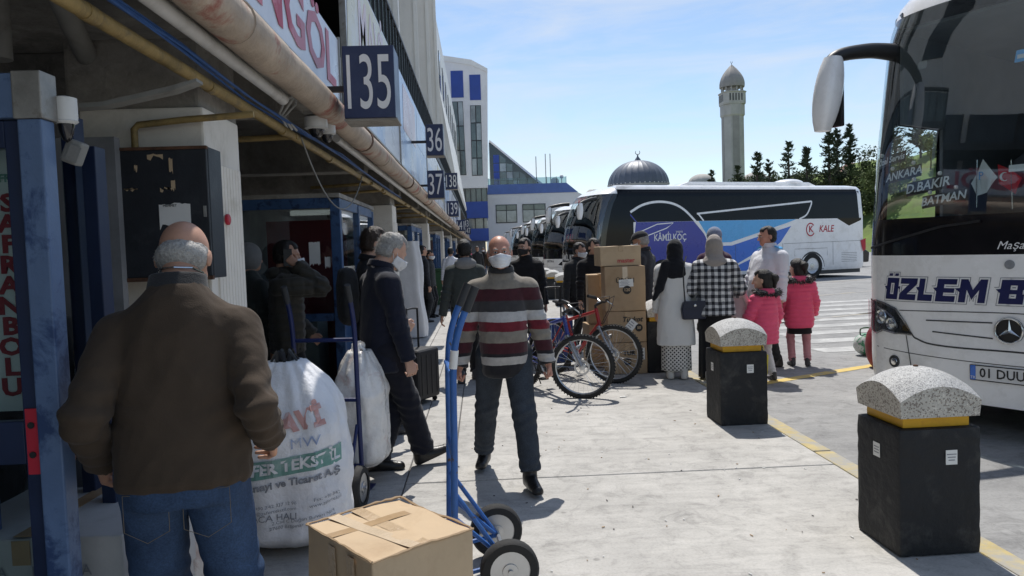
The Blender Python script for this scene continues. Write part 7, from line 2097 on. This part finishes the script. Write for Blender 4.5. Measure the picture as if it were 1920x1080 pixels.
# 5 the man in stripes
p = person('man in a striped pullover, white mask and dark jeans walking towards the camera', (.13, 4.93), 180, 1.64, 'skin_red', .0072,
    top=dict(name='pullover', m='c_stripe', hem=.755, fold=.007, sleeve=(.078, .064, .050), rings=[(.755, .148, .130, .03), (.785, .160, .145, .035), (.90, .166, .158, .045), (1.05, .166, .158, .045), (1.2, .170, .145, .02), (1.32, .170, .13, 0), (1.39, .142, .11, -.005), (1.44, .106, .092, -.008), (1.475, .086, .078, -.004), (1.495, .074, .072, 0)]),
    legs=dict(m='jeans_d', hip=.104, knee=.080, hem=.070, fold=.008, end=.93), shoes='shoe_black', hair=('bald', 'hair_grey'), mask='mask', face=True, bulk=1.06, lean=.03,
    head=(-.02, .0, .04), feet=((-.15, .30, 0, -12), (.17, -.32, .01, 10)), hands=((-.315, .09, .79), (.32, .05, .79)), elbows=((-.8, -.7, 0), (.8, -.7, 0)), group=GP, curl=1.25, seed=7)
q = p; sdf_child(p, 'neckband', 'c_char', q['tor']((0, .0, 1.50)), (.13, .13, .07), lambda P: np.maximum(np.abs(cap_(P, q['tor']((0, -.005, 1.42)), q['tor']((0, 0, 1.54)), .105, .072))-.008, np.abs(q['inv'](P)[..., 2]-1.488-(.015-.16*np.clip(q['inv'](P)[..., 1], -.1, .2)))-.018), .006)
# 6 hoodie from behind
p = person('man in a grey green hooded jacket walking away behind the blue hand truck', (-.19, 8.75), -6, 1.68, 'skin', .009, top=dict(m='c_hood', hem=.83, fold=.008), legs=dict(m='c_black'), shoes='shoe_trainer', hair=('short', 'hair_black'),
    feet=((-.10, -.12, 0, 0), (.10, .14, 0, 0)), hands=((-.30, .0, .80), (.27, .06, .80)), group=GP, seed=8)
q = p; sdf_child(p, 'hood', 'c_hood2', q['tor']((0, -.09, 1.45)), (.22, .18, .16), lambda P: ell_(q['inv'](P), (0, -.085, 1.445), (.135, .075, .075)), .010)
# 7 black jacket, black mask
p = person('man in black with a black face mask behind the man in stripes', (.60, 10.0), 195, 1.69, 'skin_pale', .010, top=dict(m='c_black', hem=.80), legs=dict(m='c_black'), shoes='shoe_black', hair=('fringe', 'hair_black'), mask='mask_black', face=True, head=(.05, .35, 0), group=GP, seed=9)
# 8 arcade people
p = person('man in a dark uniform leaning under the arcade beside the wrapped display', (-1.28, 16.4), 60, 1.70, 'skin', .012, top=dict(m='c_grey', hem=.84), legs=dict(m='c_char'), shoes='shoe_black', hair=('short', 'hair_black'), group=GP, seed=10)
p = person('masked man in dark clothes under the arcade next to the green bin', (-1.22, 17.6), 110, 1.60, 'skin', .012, top=dict(m='c_char', hem=.84), legs=dict(m='c_black'), shoes='shoe_black', hair=('short', 'hair_black'), mask='mask', head=(.15, 0, 0), group=GP, seed=11)
p = person('man in a white shirt seen from behind beyond the hooded man', (-.80, 20.0), 5, 1.66, 'skin', .012, top=dict(name='shirt', m='c_white', hem=.92, fold=.008), legs=dict(m='c_black'), shoes='shoe_black', hair=('short', 'hair_black'), group=GP, seed=12)
# 9 young men by the cartons
p = person('young man in a black jacket resting a hand by the stack of cartons', (1.56, 10.35), 165, 1.66, 'skin_pale', .0095, top=dict(m='c_black', hem=.82), legs=dict(m='c_char'), shoes='shoe_trainer', hair=('fringe', 'hair_black'), face=True, head=(.05, -.3, 0), hands=((-.25, .1, .8), (.29, .16, .84)), group=GP, seed=13)
p = person('masked young man half hidden behind the one in the black jacket', (1.44, 11.1), 150, 1.62, 'skin', .011, top=dict(m='c_char', hem=.82), legs=dict(m='c_black'), shoes='shoe_black', hair=('short', 'hair_black'), mask='mask', head=(.2, -.4, 0), group=GP, seed=14)
# 10 grey coat and flat cap
p = person('elderly man in a dark grey coat and flat cap behind the cartons', (2.20, 10.0), -55, 1.74, 'skin', .0095, top=dict(name='coat', m='c_grey', hem=.55, flare=.03, rings=None), legs=dict(m='c_char'), shoes='shoe_black', hair=('short', 'hair_grey'), mask='mask', head=(.25, -.1, 0), group=GP, seed=15)
q = p; sdf_child(p, 'flat_cap', 'c_grey', q['hc'], (.16, .18, .17), lambda P: smin(np.maximum(ell_((P-q['hc']) @ q['RH'], (0, -.008, .045), (.098, .118, .085)), .03-((P-q['hc']) @ q['RH'])[..., 2]-.0), cap_((P-q['hc']) @ q['RH'], (-.03, .10, .038), (.03, .10, .038), .028, .028, np.array([1, 1, 2.2])), .02), .009)
# 11 woman in white
p = person('woman in a white long coat, black headscarf and dotted skirt, seen from behind', (2.20, 8.42), 14, 1.60, 'skin_pale', .0085,
    top=dict(name='long_coat', m='c_coat', fold=.007, hem=.42, sleeve=(.074, .062, .050), rings=[(.42, .235, .175, 0), (.6, .228, .168, 0), (.85, .205, .15, 0), (1.02, .185, .135, 0), (1.2, .180, .128, 0), (1.32, .175, .12, 0), (1.40, .155, .10, 0), (1.47, .09, .08, 0), (1.51, .06, .06, 0)]),
    legs=dict(name='skirt', m='c_dots', skirt=.10, w0=.17, w1=.185), shoes='shoe_white', hair=None, head=(.1, .35, 0), feet=((-.08, -.04, 0, -5), (.09, -.06, 0, 5)), hands=((-.24, .10, .80), (.24, .16, .86)), group=GP, seed=16)
def hijab(p, m, big=1.0, drop=.0):
    q = p
    def fn(P):
        Q = (P-q['hc']) @ q['RH']
        d = ell_(Q, (0, -.020, .018), (.095*big, .118*big, .108*big)); d = smin(d, ell_(Q, (0, .005, -.07), (.082, .088, .085)), .05)
        d = smin(d, cap_(P, q['hc']+q['RH'] @ np.array([0, -.02, -.06]), q['tor']((0, -.015, 1.44)), .085, .105), .05)
        d = smin(d, ell_(q['inv'](P), (0, -.02, 1.40-drop*.5), (.165, .115+drop*.1, .075+drop*.6)), .05)
        d = smax(d, -ell_(Q, (0, .125, -.02), (.055, .07, .075)), .015)
        d = d + wob(P, 26, 3, (1.2, 1.2, .5))*.005 + .0015*np.sin((Q[..., 2]*1.6+Q[..., 1])*60)
        return d
    c_ = (p['hc']+p['tor']((0, -.02, 1.40)))/2
    return sdf_child(p, 'headscarf', m, c_, (.26, .26, .34+drop*.4), fn, .0085)
hijab(p, 'c_hijab_b', 1.0, .14)
# long tail of the scarf down the left back
q = p; sdf_child(p, 'scarf_tail', 'c_hijab_b', q['tor']((-.15, -.10, 1.25)), (.20, .20, .34), lambda P: smin(cap_(q['inv'](P), (-.10, -.10, 1.42), (-.19, -.12, 1.14), .07, .055, np.array([1, 1.6, 1])), cap_(q['inv'](P), (-.19, -.12, 1.14), (-.26, -.08, 1.0), .05, .025, np.array([1, 1.6, 1])), .03)+wob(P, 30, 2)*.005, .009)
hb2 = empty('handbag', (2.36, 8.24, 0)); tag(hb2, 'small dark blue shoulder bag with a chain strap on the woman in white', 'handbag')
M['bag_blue'] = mat('dark_blue_leather', (.010, .014, .035), .4, .15, 8)
MB().prism([(-.13, .685), (.13, .685), (.142, .80), (.12, .885), (-.12, .885), (-.142, .80)], lambda u, v, t: (u, t, v), -.04, .04).build('pouch', 'bag_blue', hb2, bevel=.02, segs=3)
MB().prism([(-.134, .81), (.134, .81), (.118, .893), (-.118, .893)], lambda u, v, t: (u, t, v), -.048, -.042).build('flap', 'bag_blue', hb2, bevel=.004)
MB().lathe([(.016, -.052), (.016, -.062), (.01, -.066)], (0, 0, .845), 12, 'Y').build('clasp', 'chrome', hb2)
MB().tube([(-.10, -.01, .885), (-.115, -.03, 1.05), (-.12, -.03, 1.22), (-.10, -.02, 1.33), (-.06, .05, 1.39)], .008, 6).build('strap', 'black_plastic', hb2, smooth=True)
# 12 woman in checks
p = person('woman in a black and white checked shirt and taupe headscarf, seen from behind', (2.62, 8.30, -.04), 12, 1.68, 'skin_pale', .0085,
    top=dict(name='checked_shirt', m='c_check', hem=.80, flare=.035, fold=.008, sleeve=(.080, .066, .055), grow=.006), legs=dict(name='skirt', m='c_black', skirt=.06, w0=.18, w1=.20), shoes='shoe_white', hair=None, head=(.08, .15, 0), feet=((-.09, -.12, 0, -4), (.09, 0, 0, 5)), hands=((-.22, .22, .98), (.24, .25, .98)), group=GP, seed=17, bulk=1.05)
hijab(p, 'c_hijab_g', .98)
cc = empty('coat', (2.90, 8.42, 0)); tag(cc, 'pale pink coat held over the arm of the woman in checks', 'coat')
rg = []
for i in range(12):
    t = i/11; z = 1.06-.52*t; w = .05+.10*min(1, t*2.2); dd = .07+.05*t
    rg.append([((w*(1+.1*math.sin(a*5+i*.3)))*math.cos(a)+.04*t, dd*(1+.12*math.sin(a*4))*math.sin(a), z) for a in [2*PI*k/28 for k in range(28)]])
MB().loft(rg).build('cloth', 'c_pinkpale', cc, smooth='all')
MB().tube([(.03, -.08, 1.0), (.09, -.10, .86), (.11, -.08, .72)], [.035, .035, .03], 10).build('sleeve', 'c_pinkpale', cc, smooth=True)
# 13 knit cap
p = person('person in a dark purple jacket and blue grey knit cap behind the woman in checks', (2.95, 9.35, -.04), -20, 1.77, 'skin', .010, top=dict(m='c_purple', hem=.80), legs=dict(m='c_black'), shoes='shoe_black', hair=('short', 'hair_black'), mask='mask', head=(.05, .75, 0), group=GP, seed=18)
q = p; sdf_child(p, 'knit_cap', 'c_capblue', q['hc'], (.16, .18, .19), lambda P: np.maximum(ell_((P-q['hc']) @ q['RH'], (0, -.016, .035), (.095, .117, .108)), .022-((P-q['hc']) @ q['RH'])[..., 2]+.35*((P-q['hc']) @ q['RH'])[..., 1]*.5), .008)
# 14 white shirt
p = person('stout man in a white short shirt facing the women', (3.60, 9.2, -.04), -112, 1.77, 'skin_red', .0085,
    top=dict(name='shirt', m='c_white', hem=.84, fold=.008, sleeve=(.076, .064, .056)), legs=dict(m='c_char'), shoes='shoe_black', hair=('short', 'hair_black'), face=True, belly=.04, bulk=1.2, head=(.05, .35, 0), hands=((-.30, .12, .80), (.30, .16, .80)), group=GP, seed=19)
q = p; sdf_child(p, 'shirt_collar', 'c_white', q['tor']((0, 0, 1.50)), (.13, .13, .06), lambda P: np.maximum(np.abs(cap_(P, q['tor']((0, -.01, 1.44)), q['tor']((0, 0, 1.56)), .088, .074))-.007, np.abs(q['inv'](P)[..., 2]-1.505)-.026), .007)
for sg in (-1, 1): MB().box(tuple(np.array(q['tor']((sg*.15, -.01, 1.475)))*q['s']), (.09, .06, .02), Matrix.Rotation(sg*.35, 3, 'Y')).build('shoulder_strap', 'blue_sky', p['root'], bevel=.006)
# 15 girls
def fur_hood(p, m):
    q = p
    ho = sdf_child(p, 'hood', m, q['tor']((0, -.09, 1.46)), (.26, .22, .18), lambda P: ell_(q['inv'](P), (0, -.075, 1.45), (.17, .10, .085)), .010)
    r = random.Random(3); b = MB(); s = q['s']
    for k in range(420):
        t = r.uniform(-1, 1); a = -PI/2+t*1.75
        c_ = np.array([.195*math.cos(a), -.07+.145*math.sin(a), 1.48-.06*abs(math.sin(a))*(1 if math.sin(a) < 0 else 0)])
        c_ = c_+np.array([r.gauss(0, .012) for _ in range(3)])
        d = np.array([math.cos(a)*.9+r.gauss(0, .4), math.sin(a)*.9+r.gauss(0, .4), r.gauss(-.1, .5)]); d = d/np.linalg.norm(d)*r.uniform(.05, .085)
        w = np.cross(d, [r.gauss(0, 1) for _ in range(3)]); w = w/np.linalg.norm(w)*.009
        A, B, C_ = [tuple(q['tor'](x)*s) for x in (c_-w, c_+w, c_+d)]
        b.add([A, B, C_], [(0, 1, 2)])
    b.build('fur_trim', 'fur', ho, fixn=False)['kind'] = 'stuff'
    sdf_child(p, 'fur_roll', 'fur', q['tor']((0, -.06, 1.46)), (.30, .28, .14), lambda P: smin(smin(cap_(q['inv'](P), (-.17, .04, 1.49), (-.15, -.12, 1.45), .046, .046), cap_(q['inv'](P), (-.15, -.12, 1.45), (.15, -.12, 1.45), .048, .048), .04), cap_(q['inv'](P), (.15, -.12, 1.45), (.17, .04, 1.49), .046, .046), .04)+wob(P, 60, 2)*.008, .010, ho)
girl = dict(name='padded_jacket', m='c_red', puff=.016, fold=.006, sleeve=(.098, .088, .075), hem=.62)
p = person('smaller girl in a coral red padded jacket with a fur hood and ponytail', (3.17, 8.25, -.04), -18, 1.20, 'skin_pale', .0105, child=True, top=dict(girl, rings=[(.62, .205, .165, 0), (.75, .235, .185, .02), (1.0, .225, .175, .01), (1.25, .205, .155, 0), (1.38, .175, .13, 0), (1.46, .12, .1, 0), (1.51, .10, .09, 0)]),
    legs=dict(name='tights', m='c_tights_w', hip=.085, knee=.066, hem=.058), shoes='shoe_trainer', hair=('child', 'hair_black'), head=(.05, -.75, 0), feet=((-.09, 0, 0, -5), (.11, -.05, 0, 8)), hands=((-.20, .26, .98), (.26, .10, .85)), group=GP, seed=20)
fur_hood(p, 'c_red'); q = p
sdf_child(p, 'ponytail', 'hair_black', q['hc']+q['RH'] @ np.array([0, -.14, -.03])*q['hsc'], (.17, .17, .26), lambda P: smin(cap_((P-q['hc']) @ q['RH']/q['hsc'], (0, -.10, .06), (.01, -.15, .01), .032, .042), cap_((P-q['hc']) @ q['RH']/q['hsc'], (.01, -.15, .01), (.02, -.14, -.10), .042, .018), .03)*q['hsc']+wob(P, 50, 1)*.008, .010)
p = person('taller girl in a coral red padded jacket and black skirt on pink tights', (3.93, 9.1, -.04), 12, 1.30, 'skin_pale', .0105, child=True, top=dict(girl, hem=.66, rings=[(.66, .215, .17, 0), (.80, .235, .185, .015), (1.0, .222, .172, .01), (1.25, .20, .15, 0), (1.38, .17, .125, 0), (1.46, .12, .1, 0), (1.51, .10, .09, 0)]),
    legs=dict(name='tights', m='c_tights_p', hip=.085, knee=.066, hem=.056), shoes='shoe_trainer', hair=('child', 'hair_black'), head=(.05, -.55, 0), feet=((-.11, .05, 0, -15), (.12, -.02, 0, 20)), hands=((-.28, .12, .82), (.26, .16, .86)), group=GP, seed=21)
fur_hood(p, 'c_red'); q = p
sdf_child(p, 'skirt', 'c_black', q['V'](0, 0, .62), (.25, .22, .12), lambda P: loft_(P, [(.555, .20, .165), (.68, .185, .15)]), .011)
sdf_child(p, 'ponytail', 'hair_black', q['hc']+q['RH'] @ np.array([0, -.12, .02])*q['hsc'], (.17, .17, .24), lambda P: smin(cap_((P-q['hc']) @ q['RH']/q['hsc'], (0, -.09, .07), (.0, -.14, .03), .035, .045), cap_((P-q['hc']) @ q['RH']/q['hsc'], (.0, -.14, .03), (.02, -.13, -.07), .045, .02), .03)*q['hsc']+wob(P, 50, 1)*.010, .010)
yb = empty('carrier_bag', (3.05, 8.10, -.04)); tag(yb, 'yellow carrier bag hanging beside the smaller girl', 'bag')
M['bag_yellow'] = mat('yellow_bag', (.62, .52, .05), .45, .12, 8)
MB().prism([(-.075, .09), (.075, .09), (.09, .32), (-.09, .32)], lambda u, v, t: (u, t, v), -.03, .03).build('bag', 'bag_yellow', yb, bevel=.012)
MB().tube(sweep([(-.05, 0, .31), (-.03, 0, .42), (.03, 0, .42), (.05, 0, .31)], 5), .005, 5).build('handle', 'bag_yellow', yb)
# 16 man bending behind the kiosk door
p = person('dark clad man bending over the grey cartons behind the kiosk door', (-1.98, 3.25), 150, 1.70, 'skin', .011, lean=.62, top=dict(m='c_char', hem=.84), legs=dict(m='c_black'), hair=('short', 'hair_grey'), head=(.9, 0, 0), hands=((-.15, .62, .70), (.2, .60, .72)), group=GP, seed=22)
# far passers-by
far = [('c_black', 'c_black', -.55, 27, 175, 1.72), ('c_navy', 'jeans', -.9, 30, 20, 1.68), ('c_char', 'c_black', -.15, 33, 170, 1.75), ('c_lilac', 'c_char', -.75, 36, 190, 1.66), ('c_brown', 'jeans_d', .45, 35, 5, 1.72),
       ('c_black', 'jeans', .15, 41, 180, 1.70), ('c_red', 'c_black', -.6, 44, 0, 1.62), ('c_grey', 'c_black', .6, 46, 175, 1.74), ('c_white', 'c_black', -.2, 50, 185, 1.70), ('c_char', 'jeans', .9, 52, 10, 1.70), ('c_black', 'c_black', -.9, 55, 180, 1.70), ('c_navy', 'c_black', .3, 60, 0, 1.70)]
FLB = ['a black jacket', 'a navy jacket and jeans', 'a charcoal jacket', 'a lilac top', 'a brown top', 'black jacket and jeans', 'a red top', 'a dark grey coat', 'a white shirt', 'charcoal jacket and jeans', 'black clothes', 'a navy jacket']
for k, (a, b, x, y, fd, h_) in enumerate(far):
    person('far passer-by in %s, %s from the camera' % (FLB[k], ('first', 'second', 'third', 'fourth', 'fifth', 'sixth', 'seventh', 'eighth', 'ninth', 'tenth', 'eleventh', 'twelfth')[k]), (x, y), fd, h_, 'skin', .020,
           top=dict(m=a, hem=.82), legs=dict(m=b), hair=('short', 'hair_black'), feet=((-.1, .12*(-1)**k, 0, 0), (.1, -.12*(-1)**k, 0, 0)), mask=('mask' if fd > 90 and k % 2 else None), group='far passers-by', seed=30+k)
